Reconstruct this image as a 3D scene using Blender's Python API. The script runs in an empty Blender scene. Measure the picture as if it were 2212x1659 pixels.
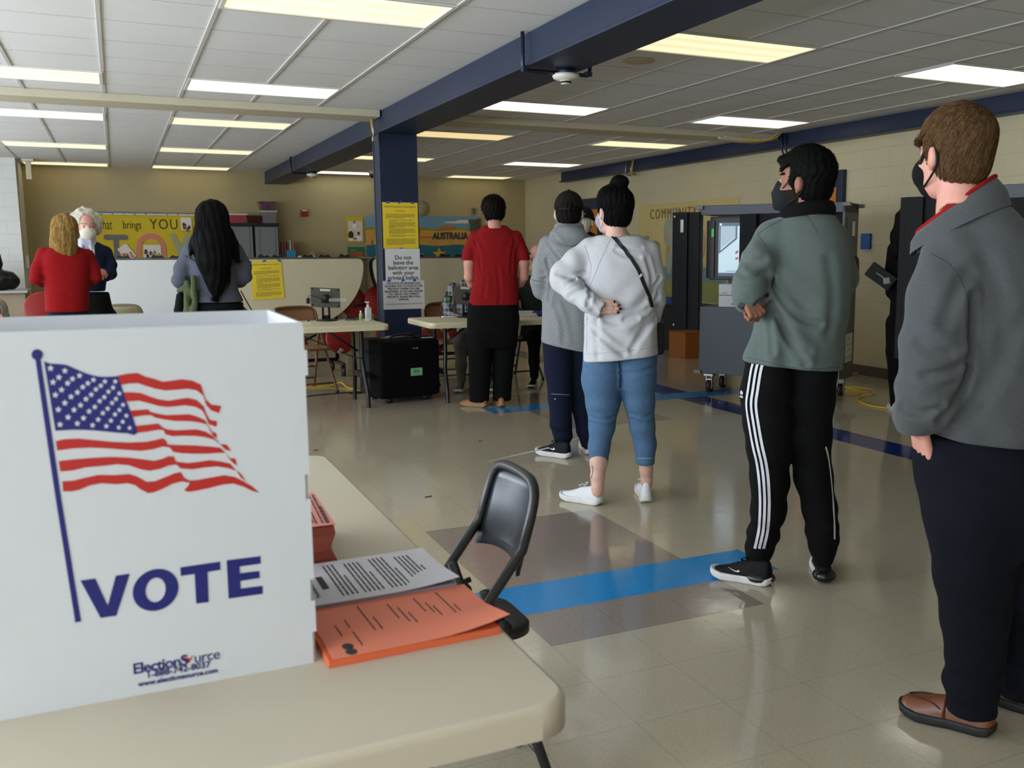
import bpy, bmesh, math, random
import numpy as np
from mathutils import Vector, Matrix
random.seed(7); rng=np.random.RandomState(5)
PI=math.pi
SC=bpy.context.scene; COL=SC.collection
# ---------------------------------------------------------------- camera, exposure
F=2047.58; CX=1249.54; CY=829.5; HC=1.3775      # focal length and optical centre in pixels of the 2212 x 1659 frame
yaw,pit,rol=.4503,.14066,-.0024245
_fw=np.array([math.sin(yaw)*math.cos(pit),math.cos(yaw)*math.cos(pit),-math.sin(pit)])
_r0=np.array([math.cos(yaw),-math.sin(yaw),0.]); _u0=np.cross(_r0,_fw)
_rt=math.cos(rol)*_r0+math.sin(rol)*_u0; _up=-math.sin(rol)*_r0+math.cos(rol)*_u0
CAM=np.array([0,0,HC])
cd=bpy.data.cameras.new('camera'); cam=bpy.data.objects.new('camera',cd); COL.objects.link(cam)
cam.matrix_world=Matrix(((_rt[0],_up[0],-_fw[0],0),(_rt[1],_up[1],-_fw[1],0),(_rt[2],_up[2],-_fw[2],HC),(0,0,0,1)))
cd.sensor_width=36; cd.lens=F/2212*36; cd.shift_x=-(CX-1106)/2212; cd.clip_start=.05
cd.dof.use_dof=True; cd.dof.focus_distance=4.6; cd.dof.aperture_fstop=6.3
SC.camera=cam
SC.view_settings.view_transform='Standard'; SC.view_settings.look='None'; SC.view_settings.gamma=1
SC.view_settings.use_curve_mapping=False; SC.view_settings.exposure=0.0
try: SC.cycles.use_denoising=True; SC.cycles.max_bounces=8; SC.cycles.diffuse_bounces=5; SC.cycles.glossy_bounces=3; SC.cycles.caustics_reflective=False; SC.cycles.caustics_refractive=False; SC.cycles.sample_clamp_indirect=4
except Exception: pass
# ---------------------------------------------------------------- world and daylight through the windows on the left
w=bpy.data.worlds.new('world'); SC.world=w; w.use_nodes=True
w.node_tree.nodes['Background'].inputs[0].default_value=(.75,.86,1,1); w.node_tree.nodes['Background'].inputs[1].default_value=.6
WINX=-3.9
WINDOWS=[(-2.9,-.4),(.1,2.6),(3.1,5.6),(6.1,8.6),(9.1,11.6),(12.1,14.6)]
DAY=118.; LIGHT_W=1.7; LIGHT_Y=1.0
for a,b in WINDOWS:
    l=bpy.data.lights.new('daylight','AREA'); l.shape='RECTANGLE'; l.size=1.7; l.size_y=b-a-.1; l.energy=DAY*(1.45 if a<4 else 1.0 if a<9 else .75); l.color=(.86,.93,1.0)
    o=bpy.data.objects.new('daylight',l); COL.objects.link(o); o.location=(WINX+.06,(a+b)/2,1.75); o.rotation_euler=(0,-PI/2-.38,0)
# ---------------------------------------------------------------- helpers
def s2l(c):
    return c/12.92 if c<=.04045 else ((c+.055)/1.055)**2.4
def hexc(h):
    h=h.lstrip('#'); return tuple(s2l(int(h[i:i+2],16)/255) for i in (0,2,4))
MATS={}
class NT:
    def __init__(s,m): s.t=m.node_tree; s.n=s.t.nodes; s.b=s.n['Principled BSDF']
    def new(s,k,**kw):
        n=s.n.new(k)
        for a,v in kw.items(): setattr(n,a,v)
        return n
    def ln(s,a,b): s.t.links.new(a,b)
    def math(s,op,a,b=None,c=None):
        n=s.new('ShaderNodeMath',operation=op)
        for i,v in enumerate((a,b,c)):
            if v is None: continue
            if isinstance(v,(int,float)): n.inputs[i].default_value=v
            else: s.ln(v,n.inputs[i])
        return n.outputs[0]
    def mix(s,f,a,b):
        n=s.new('ShaderNodeMix',data_type='RGBA')
        for i,v in ((0,f),(6,a),(7,b)):
            if isinstance(v,(int,float)): n.inputs[i].default_value=v
            elif isinstance(v,tuple): n.inputs[i].default_value=(*v,1)
            else: s.ln(v,n.inputs[i])
        return n.outputs[2]
    def coord(s,kind='Object'): return s.new('ShaderNodeTexCoord').outputs[kind]
    def noise(s,vec,scale,detail=3,rough=.55):
        n=s.new('ShaderNodeTexNoise'); n.inputs['Scale'].default_value=scale; n.inputs['Detail'].default_value=detail; n.inputs['Roughness'].default_value=rough
        s.ln(vec,n.inputs['Vector']); return n.outputs['Fac']
    def ramp(s,f,a,b):
        n=s.new('ShaderNodeMapRange'); s.ln(f,n.inputs[0]); n.inputs[1].default_value=a; n.inputs[2].default_value=b; return n.outputs[0]
    def bump(s,h,dist,strength=1):
        n=s.new('ShaderNodeBump'); n.inputs['Strength'].default_value=strength; n.inputs['Distance'].default_value=dist; s.ln(h,n.inputs['Height']); s.ln(n.outputs[0],s.b.inputs['Normal'])
def M(name,col,rough=.6,metal=0,var=0,vs=6,bump=0,bs=150,spec=.5,emit=None,es=1,coat=0,alpha=1,trans=0,sheen=0,stretch=None):
    """one procedural material: base colour with a little noise of the same hue, and fine surface relief"""
    if name in MATS: return MATS[name]
    m=bpy.data.materials.new(name); m.use_nodes=True; t=NT(m); b=t.b; c=hexc(col) if isinstance(col,str) else col
    b.inputs['Base Color'].default_value=(*c,1); b.inputs['Roughness'].default_value=rough; b.inputs['Metallic'].default_value=metal
    b.inputs['Specular IOR Level'].default_value=spec; b.inputs['Coat Weight'].default_value=coat
    if sheen: b.inputs['Sheen Weight'].default_value=sheen; b.inputs['Sheen Roughness'].default_value=.5
    if trans: b.inputs['Transmission Weight'].default_value=trans
    if alpha<1: b.inputs['Alpha'].default_value=alpha
    if emit: b.inputs['Emission Color'].default_value=(*(hexc(emit) if isinstance(emit,str) else emit),1); b.inputs['Emission Strength'].default_value=es
    if var or bump:
        v=t.coord()
        if stretch:
            mp=t.new('ShaderNodeMapping'); mp.inputs['Scale'].default_value=stretch; t.ln(v,mp.inputs[0]); v=mp.outputs[0]
    if var:
        f=t.ramp(t.noise(v,vs,5,.65),.3,.7)
        t.ln(t.mix(f,tuple(x*(1-var) for x in c),tuple(min(1,x*(1+var)) for x in c)),b.inputs['Base Color'])
    if bump: t.bump(t.noise(v,bs,2),bump)
    MATS[name]=m; return m
def tag(o,label=None,cat=None,group=None,kind=None):
    if label: o['label']=label
    if cat: o['category']=cat
    if group: o['group']=group
    if kind: o['kind']=kind
    return o
def root(name,loc,label,cat,rz=0,group=None):
    o=bpy.data.objects.new(name,None); COL.objects.link(o); o.location=loc; o.rotation_euler=(0,0,rz); o.empty_display_size=.1
    return tag(o,label,cat,group)
def link(name,me,parent=None,loc=(0,0,0),rot=(0,0,0)):
    o=bpy.data.objects.new(name,me); COL.objects.link(o); o.location=loc; o.rotation_euler=rot
    if parent: o.parent=parent
    return o
def dup(r,loc,rz=None,label=None):
    n=r.copy(); COL.objects.link(n); n.location=loc
    if rz is not None: n.rotation_euler=(0,0,rz)
    if label: n['label']=label
    for ch in r.children:
        c=ch.copy(); COL.objects.link(c); c.parent=n
        for g in ch.children:
            d=g.copy(); COL.objects.link(d); d.parent=c
    return n
class B:
    """collects shapes; .out() links them as one mesh object"""
    def __init__(s): s.v=[]; s.f=[]; s.mi=[]; s.sm=[]
    def add(s,vs,fs,mi=0,smooth=False):
        o=len(s.v); s.v+= [tuple(map(float,v)) for v in vs]; s.f+=[tuple(i+o for i in f) for f in fs]; s.mi+=[mi]*len(fs); s.sm+=[smooth]*len(fs); return s
    def box(s,c,d,mi=0,rz=0,rot=None,bev=0):
        x,y,z=[q/2 for q in d]
        vs=[Vector((a*x,b*y,e*z)) for e in (-1,1) for b in (-1,1) for a in (-1,1)]
        fs=[(0,2,3,1),(4,5,7,6),(0,1,5,4),(2,6,7,3),(0,4,6,2),(1,3,7,5)]
        if bev:
            bm=bmesh.new(); bv=[bm.verts.new(v) for v in vs]; [bm.faces.new([bv[i] for i in f]) for f in fs]
            bmesh.ops.bevel(bm,geom=bm.edges[:],offset=bev,segments=3,affect='EDGES',profile=.5)
            bm.verts.index_update(); vs=[v.co.copy() for v in bm.verts]; fs=[[v.index for v in f.verts] for f in bm.faces]; bm.free()
        R=rot if rot is not None else Matrix.Rotation(rz,3,'Z')
        c=Vector(c); return s.add([R@v+c for v in vs],fs,mi,False)
    def tube(s,pts,r,n=10,mi=0,caps=True,closed=False,flat=1):
        P=[Vector(p) for p in pts]; R=r if isinstance(r,(list,tuple)) else [r]*len(P); vs=[];fs=[]
        nrm=None; m=len(P)
        for i,p in enumerate(P):
            if closed: d=(P[(i+1)%m]-P[i-1])
            else: d=(P[min(i+1,m-1)]-P[max(i-1,0)])
            d.normalize()
            if nrm is None:
                a=Vector((0,0,1)) if abs(d.z)<.9 else Vector((1,0,0)); nrm=d.cross(a).normalized()
            else: nrm=(nrm-d*nrm.dot(d)).normalized()
            bn=d.cross(nrm)
            for k in range(n):
                a=2*PI*k/n; vs.append(p+(nrm*math.cos(a)+bn*math.sin(a)*flat)*R[i])
        for i in range(m if closed else m-1):
            for k in range(n):
                a=i*n+k; b=i*n+(k+1)%n; j=((i+1)%m)*n; fs.append((a,b,j+(k+1)%n,j+k))
        if caps and not closed: fs+=[tuple(range(n-1,-1,-1)),tuple((m-1)*n+k for k in range(n))]
        return s.add(vs,fs,mi,True)
    def lathe(s,prof,c=(0,0,0),n=24,mi=0,rot=None):
        vs=[];fs=[]; c=Vector(c)
        for r,z in prof:
            for k in range(n):
                a=2*PI*k/n; v=Vector((r*math.cos(a),r*math.sin(a),z)); vs.append((rot@v if rot else v)+c)
        m=len(prof)
        for i in range(m-1):
            for k in range(n): fs.append((i*n+k,i*n+(k+1)%n,(i+1)*n+(k+1)%n,(i+1)*n+k))
        fs+=[tuple(range(n-1,-1,-1)),tuple((m-1)*n+k for k in range(n))]
        return s.add(vs,fs,mi,True)
    def prism(s,poly,t,plane='xy',o=0,mi=0,smooth=False):
        """outline extruded by t; plane gives the axes of the outline"""
        n=len(poly)
        def mk(a,b,h): return {'xy':(a,b,h),'xz':(a,h,b),'yz':(h,a,b)}[plane]
        vs=[mk(a,b,o) for a,b in poly]+[mk(a,b,o+t) for a,b in poly]
        fs=[tuple(range(n-1,-1,-1)),tuple(range(n,2*n))]+[(i,(i+1)%n,n+(i+1)%n,n+i) for i in range(n)]
        return s.add(vs,fs,mi,smooth)
    def quad(s,a,b,c,d,mi=0): return s.add([a,b,c,d],[(0,1,2,3)],mi)
    def sphere(s,c,r,mi=0,n=16):
        rr=(r,r,r) if isinstance(r,(int,float)) else r
        vs=[];fs=[];m=n//2
        for i in range(m+1):
            t=PI*i/m
            for k in range(n): a=2*PI*k/n; vs.append((c[0]+rr[0]*math.sin(t)*math.cos(a),c[1]+rr[1]*math.sin(t)*math.sin(a),c[2]+rr[2]*math.cos(t)))
        for i in range(m):
            for k in range(n): fs.append((i*n+k,(i+1)*n+k,(i+1)*n+(k+1)%n,i*n+(k+1)%n))
        return s.add(vs,fs,mi,True)
    def xf(s,mtx): s.v=[tuple(mtx@Vector(v)) for v in s.v]; return s
    def out(s,name,mats,parent=None,loc=(0,0,0),rot=(0,0,0),bevel=0,fix=True,auto=False):
        me=bpy.data.meshes.new(name); me.from_pydata(s.v,[],s.f)
        for m in (mats if isinstance(mats,(list,tuple)) else [mats]): me.materials.append(m)
        me.polygons.foreach_set('material_index',s.mi); me.polygons.foreach_set('use_smooth',[True]*len(s.f) if auto else s.sm)
        if fix:
            bm=bmesh.new(); bm.from_mesh(me); bmesh.ops.recalc_face_normals(bm,faces=bm.faces[:]); bm.to_mesh(me); bm.free()
        me.update(); o=link(name,me,parent,loc,rot)
        if bevel:
            md=o.modifiers.new('bevel','BEVEL'); md.width=bevel; md.segments=3; md.limit_method='ANGLE'; md.angle_limit=.6
        return o
def rrect(w,h,r,n=6,cx=0,cy=0):
    p=[]
    for sx,sy,a0 in ((1,1,0),(-1,1,PI/2),(-1,-1,PI),(1,-1,1.5*PI)):
        for k in range(n+1):
            a=a0+PI/2*k/n; p.append((cx+sx*(w/2-r)+r*math.cos(a),cy+sy*(h/2-r)+r*math.sin(a)))
    return p
def text(name,body,size,mat,parent,mtx,align='CENTER',bold=0,extr=.0004,sx=1,space=1,label=None,ls=1):
    cu=bpy.data.curves.new(name,'FONT'); cu.body=body; cu.size=size; cu.align_x=align; cu.align_y='CENTER'; cu.offset=bold; cu.extrude=extr; cu.space_character=space; cu.resolution_u=3; cu.space_line=ls
    o=bpy.data.objects.new(name,cu); COL.objects.link(o); bpy.context.view_layer.update()
    me=bpy.data.meshes.new_from_object(o.evaluated_get(bpy.context.evaluated_depsgraph_get())); bpy.data.objects.remove(o); bpy.data.curves.remove(cu)
    me.name=name; me.transform(mtx@Matrix.Diagonal((sx,1,1,1))); me.materials.clear(); me.materials.append(mat)
    ob=link(name,me,parent)
    return ob
def face_m(o,right,up):
    """matrix whose local x is right, y is up"""
    r=Vector(right).normalized(); u=Vector(up).normalized(); n=r.cross(u)
    return Matrix(((r.x,u.x,n.x,o[0]),(r.y,u.y,n.y,o[1]),(r.z,u.z,n.z,o[2]),(0,0,0,1)))
def ray(px,py): return _fw+(px-CX)/F*_rt-(py-CY)/F*_up
def smooth_poly(pts,n=6,closed=False):
    """Catmull-Rom through points"""
    P=[np.array(p,float) for p in pts]; out=[]; m=len(P)
    for i in range(m if closed else m-1):
        p0=P[i-1] if (i or closed) else P[0]; p1=P[i]; p2=P[(i+1)%m]; p3=P[(i+2)%m] if (closed or i+2<m) else P[-1]
        for k in range(n):
            t=k/n; out.append(.5*(2*p1+(p2-p0)*t+(2*p0-5*p1+4*p2-p3)*t*t+(3*p1-p0-3*p2+p3)*t**3))
    if not closed: out.append(P[-1])
    return [tuple(q) for q in out]
# ---------------------------------------------------------------- the room
def struct(o,label=None): o['kind']='structure'; 
T1=.3048; FX,FY=1.5953,2.8902; YB=17.6; XR=7.35; YF=-3.3; XL=-4.0; ZC=2.74
def floor_mat(name,c,dark,amp):
    m=bpy.data.materials.new(name); m.use_nodes=True; t=NT(m); v=t.coord()
    sep=t.new('ShaderNodeSeparateXYZ'); t.ln(v,sep.inputs[0])
    def seam(s,o):
        q=t.math('FRACT',t.math('DIVIDE',t.math('ADD',s,-o+30.48),T1)); q=t.math('ABSOLUTE',t.math('SUBTRACT',q,.5)); return t.math('GREATER_THAN',q,.4955)
    sm=t.math('MAXIMUM',seam(sep.outputs[0],FX),seam(sep.outputs[1],FY))
    mp=t.new('ShaderNodeMapping'); mp.inputs['Scale'].default_value=(1,1.6,1); mp.inputs['Rotation'].default_value=(0,0,.5); t.ln(v,mp.inputs[0])
    n1=t.ramp(t.noise(mp.outputs[0],75,4,.7),.38,.66); n2=t.ramp(t.noise(v,1.6,3),.3,.7)
    cc=t.mix(n1,tuple(x*(1-amp) for x in c),tuple(min(1,x*(1+amp)) for x in c))
    if dark: 
        f=t.math('MULTIPLY',t.ramp(t.noise(mp.outputs[0],140,2,.5),.60,.70),.75); cc=t.mix(f,cc,dark)
    cc=t.mix(t.math('MULTIPLY',sm,.35),cc,tuple(x*.35 for x in c))
    t.ln(cc,t.b.inputs['Base Color'])
    sc=t.ramp(t.noise(v,5,5,.7),.25,.75)
    r=t.math('ADD',t.math('MULTIPLY',sc,.12),.055); t.ln(r,t.b.inputs['Roughness'])
    t.b.inputs['Specular IOR Level'].default_value=.8
    h=t.math('ADD',t.math('MULTIPLY',t.noise(v,9,3),.6),t.math('MULTIPLY',sm,-.35)); t.bump(h,.0012,.5)
    return m
b=B(); i0,i1=-19,19; k0,k1=-21,49
for i in range(i0,i1):
    for k in range(k0,k1):
        mi=0
        if 12<=k<=17 and 5<=i<=7: mi=1
        if 0<=k<=4 and -1<=i<=1: mi=1
        if k==1 and -5<=i<=2: mi=2
        if k==15 and 4<=i<=12: mi=2
        if (i==10 and 3<=k<=30 and k!=15) or (i==-4 and k<=-1): mi=3
        x0,y0=FX+i*T1,FY+k*T1
        b.quad((x0,y0,0),(x0+T1,y0,0),(x0+T1,y0+T1,0),(x0,y0+T1,0),mi)
fl=b.out('floor',[floor_mat('vinyl tile cream',hexc('#b0a691'),hexc('#8a8170'),.05),floor_mat('vinyl tile brown',hexc('#8e8278'),hexc('#574c45'),.10),
    floor_mat('vinyl tile sky blue',hexc('#2386c8'),hexc('#5aa6d8'),.10),floor_mat('vinyl tile navy',hexc('#1c2f7c'),None,.12)])
bm=bmesh.new(); bm.from_mesh(fl.data); bmesh.ops.remove_doubles(bm,verts=bm.verts[:],dist=.001); bm.to_mesh(fl.data); bm.free(); struct(fl)
# walls
def block_wall(name,c,axis):
    """painted concrete block: running bond, 0.406 x 0.203 m"""
    m=bpy.data.materials.new(name); m.use_nodes=True; t=NT(m); v=t.coord(); sep=t.new('ShaderNodeSeparateXYZ'); t.ln(v,sep.inputs[0])
    cb=t.new('ShaderNodeCombineXYZ'); t.ln(sep.outputs[axis],cb.inputs[0]); t.ln(sep.outputs[2],cb.inputs[1])
    br=t.new('ShaderNodeTexBrick'); t.ln(cb.outputs[0],br.inputs['Vector']); br.inputs['Scale'].default_value=1; br.inputs['Brick Width'].default_value=.406; br.inputs['Row Height'].default_value=.203; br.inputs['Mortar Size'].default_value=.007; br.inputs['Mortar Smooth'].default_value=.6
    n=t.ramp(t.noise(v,3,3),.3,.7)
    t.ln(t.mix(t.math('MULTIPLY',br.outputs['Fac'],.10),t.mix(n,tuple(x*.96 for x in c),tuple(x*1.03 for x in c)),tuple(x*.6 for x in c)),t.b.inputs['Base Color'])
    t.b.inputs['Roughness'].default_value=.38
    h=t.math('ADD',t.math('MULTIPLY',br.outputs['Fac'],-1),t.math('MULTIPLY',t.noise(v,90,2),.12)); t.bump(h,.003,.6)
    return m
wy=M('wall paint beige','#a4966f',.55,var=.03,bump=.0006,bs=120)
o=B().box(((XL+XR)/2,YB+.1,ZC/2),(XR-XL+.4,.2,ZC+.2)).out('wall_back',wy); struct(o)
o=B().box((XR+.1,(YB+YF)/2,ZC/2),(.2,YB-YF+.4,ZC+.2)).out('wall_right',block_wall('painted block cream',hexc('#c0b594'),1)); struct(o)
o=B().box(((XL+XR)/2,YF-.1,ZC/2),(XR-XL+.4,.2,ZC+.2)).out('wall_front',M('wall paint pale','#cfc8b4',.6,var=.02)); struct(o)
bw=block_wall('painted block white',hexc('#dfe0dc'),0)
b=B(); ys=[YF]
for a,c in WINDOWS: ys+=[a,c]
ys.append(YB)
for q in range(0,len(ys),2):
    if ys[q+1]-ys[q]>.01: b.box((XL-.1,(ys[q]+ys[q+1])/2,ZC/2),(.2,ys[q+1]-ys[q],ZC))
for a,c in WINDOWS: b.box((XL-.1,(a+c)/2,.42),(.2,c-a,.84)); b.box((XL-.1,(a+c)/2,ZC-.04),(.2,c-a,.08))
o=b.out('wall_left',block_wall('painted block white side',hexc('#dfe0dc'),1)); struct(o)
o=B().box(((XL-1.25)/2,17.05,ZC/2),(-1.25-XL,1.1,ZC)).out('trim_1',[bw]); o.name='wall_rear'; struct(o)
pane=M('window daylight','#dfe9f5',.4,emit='#cfe0f5',es=1.0); alu=M('window aluminium','#b9bcbd',.35,metal=.7)
for q,(a,c) in enumerate(WINDOWS):
    o=B().box((XL-.08,(a+c)/2,1.74),(.01,c-a-.06,1.78)).out('window_%d'%(q+1),pane); struct(o)
    b=B(); z0,z1=.86,2.64
    for y in (a+.03,(a+c)/2,c-.03): b.box((XL-.06,y,(z0+z1)/2),(.06,.05,z1-z0))
    for z in (z0,1.3,z1): b.box((XL-.06,(a+c)/2,z),(.06,c-a,.05))
    b.out('window_frame',alu,o)
# ceiling: acoustic tile, bars, soffit, painted beams
def ceil_mat():
    m=bpy.data.materials.new('acoustic tile'); m.use_nodes=True; t=NT(m); v=t.coord(); c=hexc('#e4e5e6')
    mp=t.new('ShaderNodeMapping'); mp.inputs['Scale'].default_value=(1,1,1); t.ln(v,mp.inputs[0])
    f=t.ramp(t.noise(mp.outputs[0],120,2,.6),.66,.74); big=t.ramp(t.noise(v,.9,2),.3,.7)
    t.ln(t.mix(t.math('MULTIPLY',f,.55),t.mix(big,tuple(x*.95 for x in c),c),hexc('#8d8c88')),t.b.inputs['Base Color']); t.b.inputs['Roughness'].default_value=.9; t.b.inputs['Specular IOR Level'].default_value=.2
    t.bump(t.math('MULTIPLY',f,-1),.0015); return m
o=B().box(((XL+XR)/2,(YB+YF)/2,ZC+.06),(XR-XL+.4,YB-YF+.4,.12)).out('ceiling',ceil_mat()); struct(o)
bar=M('ceiling bar white','#c6c5c1',.5); gap=M('tile joint grey','#b4b2ad',.8)
G=.6096; b=B()
xsL=[-.6128+G*i for i in range(-5,5)]; xsR=[3.8117+G*i for i in range(-1,6)]
def rows(): return [5.3053-G*k for k in range(0,14)]+[5.3053+G*k for k in range(1,8)],[10.79+G*k for k in range(-1,12)]
rA,rB=rows()
LX=[-.61,1.216,3.805,6.25]; LYS=[5.61,8.655,11.095,14.25,17.2]
for x in xsL+xsR:
    cut_=any(abs(x-c)<.2 for c in LX); segs_=[]
    for y0,y1 in ((YF,9.45),(9.87,YB)):
        y=y0
        if cut_:
            for ly in LYS:
                if ly==5.61 and x<0: continue
                if y0<ly<y1: segs_.append((y,ly-.3)); y=ly+.3
        segs_.append((y,y1))
    for y0,y1 in segs_: b.box((x,(y0+y1)/2,ZC-.003),(.024,y1-y0,.008))
bars=b.out('trim_1',bar); struct(bars)
b=B()
for y in rA+rB:
    if 9.4<y<9.9: continue
    b.box(((XL+2.42)/2,y,ZC-.0005),(2.42-XL,.007,.002)); b.box(((2.8+XR)/2,y,ZC-.0005),(XR-2.8,.007,.002))
o=b.out('trim_2',gap); struct(o)
tan=M('soffit paint tan','#c4bda6',.55,var=.03)
o=B().box(((XL+2.42)/2,9.66,ZC-.035),(2.42-XL,.42,.07)).box(((2.8+XR)/2,9.66,ZC-.035),(XR-2.8,.42,.07)).out('trim_3',tan,bevel=.008); struct(o)
blue=M('beam paint navy','#16243f',.42,var=.10,vs=3,bump=.0008,bs=14)
o=B().box((2.61,(YF+YB)/2,2.635),(.36,YB-YF,.20)).box((2.61,(YF+YB)/2,2.54),(.385,YB-YF,.022)).out('trim_4',blue,bevel=.004); struct(o)
o=B().box((2.615,9.675,1.265),(.375,.25,2.53)).box((2.615,9.556,1.2652),(.392,.022,2.53)).box((2.615,9.794,1.2652),(.392,.022,2.53)).out('trim_5',blue,bevel=.004); struct(o)
o=B().box((7.29,(YF+15.65)/2,2.66),(.12,15.65-YF,.16)).box((7.27,(YF+15.65)/2,2.575),(.16,15.65-YF,.02)).out('trim_6',blue,bevel=.006); struct(o)
cove=M('cove base brown','#4e4334',.5)
for nm,c,d in (('baseboard_right',(XR-.01,(YB+YF)/2,.055),(.02,YB-YF,.11)),('baseboard_back',(3.05,YB-.01,.055),(8.6,.02,.11))):
    o=B().box(c,d).out(nm,cove,bevel=.004); struct(o)
# doors in the right wall: navy steel frame, honey wood leaf
oak=M('door wood honey','#b9701c',.4,var=.16,vs=5,stretch=(1,8,.7))
steel=M('door handle steel','#a9a9a6',.3,metal=.9)
for q,(y0,y1,zt) in enumerate(((8.36,9.46,2.25),(14.25,15.5,2.24))):
    b=B(); b.box((XR-.02,y0+.05,zt/2),(.08,.1,zt)); b.box((XR-.02,y1-.05,zt/2),(.08,.1,zt)); b.box((XR-.02,(y0+y1)/2,zt-.09),(.08,y1-y0-.2,.18))
    o=b.out('door_%d'%(q+1),blue,bevel=.004); struct(o)
    B().box((XR-.025,(y0+y1)/2,(zt-.18)/2),(.045,y1-y0-.2,zt-.19)).out('door_leaf',oak,o)
    B().box((XR-.07,y0+.19,1.0),(.05,.02,.02)).box((XR-.095,y0+.24,1.0),(.02,.12,.02)).out('door_handle',steel,o)
# ---------------------------------------------------------------- ceiling lights
frame=M('light trim white','#d8d6ce',.5)
def diff(name,c,e): 
    m=bpy.data.materials.new(name); m.use_nodes=True; t=NT(m); v=t.coord(); sep=t.new('ShaderNodeSeparateXYZ'); t.ln(v,sep.inputs[0])
    tubes=t.math('MULTIPLY_ADD',t.math('COSINE',t.math('MULTIPLY',sep.outputs[1],31.4)),.12,1.0)   # two lamp tubes behind the lens glow a little brighter
    cc=hexc(c); t.b.inputs['Base Color'].default_value=(.75,.73,.66,1); t.b.inputs['Roughness'].default_value=.4
    t.b.inputs['Emission Color'].default_value=(*cc,1); t.ln(t.math('MULTIPLY',tubes,e),t.b.inputs['Emission Strength']); return m
LW=diff('lit lens white','#fffceb',LIGHT_W); LY=diff('lit lens yellow','#fff0c0',LIGHT_Y); LO=diff('lit lens amber','#ffe2a4',LIGHT_Y*.85)
def light_make(mat):
    r=root('ceiling_light',(0,0,0),'x','light')
    b=B(); w,d=1.212,.602
    for sx in (-1,1): b.box((sx*(w/2-.012),0,-.006),(.024,d,.012))
    for sy in (-1,1): b.box((0,sy*(d/2-.012),-.006),(w-.048,.024,.012))
    b.out('frame',frame,r); B().box((0,0,-.003),(w-.05,d-.05,.004)).out('diffuser',mat,r); return r
LP={LW:light_make(LW),LY:light_make(LY),LO:light_make(LO)}; used=set()
rowy=LYS; ordn=['nearest','second','third','fourth','farthest']
colx=[(-.61,'far left column of the ceiling',1),(1.216,'column just left of the big blue beam',0),(3.805,'column just right of the big blue beam',0),(6.25,'column along the block wall on the right',0)]
kinds=[[LY,LY,LW,LY,LY],[LY,LW,LY,LY,LY],[LY,LW,LO,LY,LW],[LW,LW,LY,LW,LY]]
for ci,(x,cn,st) in enumerate(colx):
    for ri,y in enumerate(rowy):
        if ri<st: continue
        m=kinds[ci][ri]; d=rowy.index(y)-st
        nm=('nearest','second nearest','middle','second farthest','farthest') if st==0 else ('nearest','second nearest','second farthest','farthest')
        lab='%s lit ceiling panel in the %s'%(nm[d],cn)
        if m not in used: r=LP[m]; r.location=(x,y,ZC); r['label']=lab; used.add(m)
        else: r=dup(LP[m],(x,y,ZC),label=lab)
        r['group']='lit fluorescent ceiling panels'
# ---------------------------------------------------------------- fittings on ceiling, beam and walls
wht=M('plastic white','#d9d6cc',.4); blk=M('plastic black','#0c0c0e',.45); bluep=M('pipe paint navy','#142037',.4); galv=M('galvanised pipe','#9a9a96',.4,metal=.8); yel=M('cable yellow','#d9b512',.5)
for (x,y,zp,lab) in ((2.69,5.74,2.529,'white round smoke detector under the near end of the blue beam'),(2.70,14.6,2.529,'small white smoke detector under the far end of the blue beam')):
    r=root('smoke_detector',(x,y,zp),lab,'smoke detector')
    B().lathe([(.001,-.001),(.06,-.001),(.06,-.03),(.001,-.03)]).out('mounting_box',bluep,r)
    B().lathe([(.001,-.03),(.085,-.03),(.088,-.045),(.08,-.058),(.045,-.068),(.036,-.072),(.034,-.09),(.001,-.092)]).out('body',wht,r)
    B().lathe([(.03,-.0755),(.037,-.0755),(.037,-.087),(.03,-.087)],n=16).out('vent',blk,r)
for (y,lab,far) in ((5.74,'navy painted conduit pipe wrapping the near end of the blue beam',1),(14.6,'navy painted conduit pipe wrapping the far end of the blue beam',0)):
    b=B(); b.tube([(2.39,y,2.735),(2.39,y,2.53),(2.40,y,2.512),(2.42,y,2.502),(2.64,y,2.502)],.013)
    if far: b.tube([(2.74,y,2.502),(2.84,y,2.502),(2.86,y,2.508),(2.865,y,2.56)],.013); b.box((2.85,y,2.512),(.05,.034,.03),bev=.006)
    b.box((2.40,y,2.512),(.035,.034,.04),bev=.006); tag(b.out('conduit_pipe',bluep),lab,'pipe','conduit pipes')
tag(B().lathe([(.001,-.001),(.115,-.001),(.115,-.008),(.105,-.013),(.001,-.013)],(3.51,6.24,ZC),n=40).out('ceiling_speaker',tan),'round tan speaker cover set in a ceiling tile right of the beam','speaker')
r=root('dome_camera',(4.05,16.45,ZC),'small dark dome camera hanging at the ceiling beside the column','camera')
B().lathe([(.001,-.001),(.07,-.001),(.07,-.07),(.001,-.07)]).out('housing',wht,r); B().sphere((0,0,-.08),.058).out('dome',blk,r)
r=root('wall_alarm',(-1.09,16.6,ZC),'beige alarm sounder hanging from the ceiling in the far left corner','alarm')
B().box((0,0,-.02),(.16,.12,.038),bev=.01).out('bracket',wht,r); B().box((0,.02,-.17),(.075,.05,.26),bev=.008).out('body',M('plastic beige','#cdbf9f',.5),r)
b=B()
for k,dy in enumerate((0,.1)): b.tube([(7.2,13.0+dy*1.6,2.735),(7.18,13.0+dy*1.6,2.56),(7.2,13.02+dy*1.6,2.53),(7.3,13.04+dy*1.6,2.52)],.012)
b2=B(); b2.tube([(7.19,12.93,2.735),(7.175,12.95,2.6),(7.185,12.97,2.5)],.009)
r=root('wall_conduit',(0,0,0),'pair of steel conduits with a yellow cable dropping over the right wall beam','pipe'); b.out('pipes',galv,r); b2.out('cable',yel,r)
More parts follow.
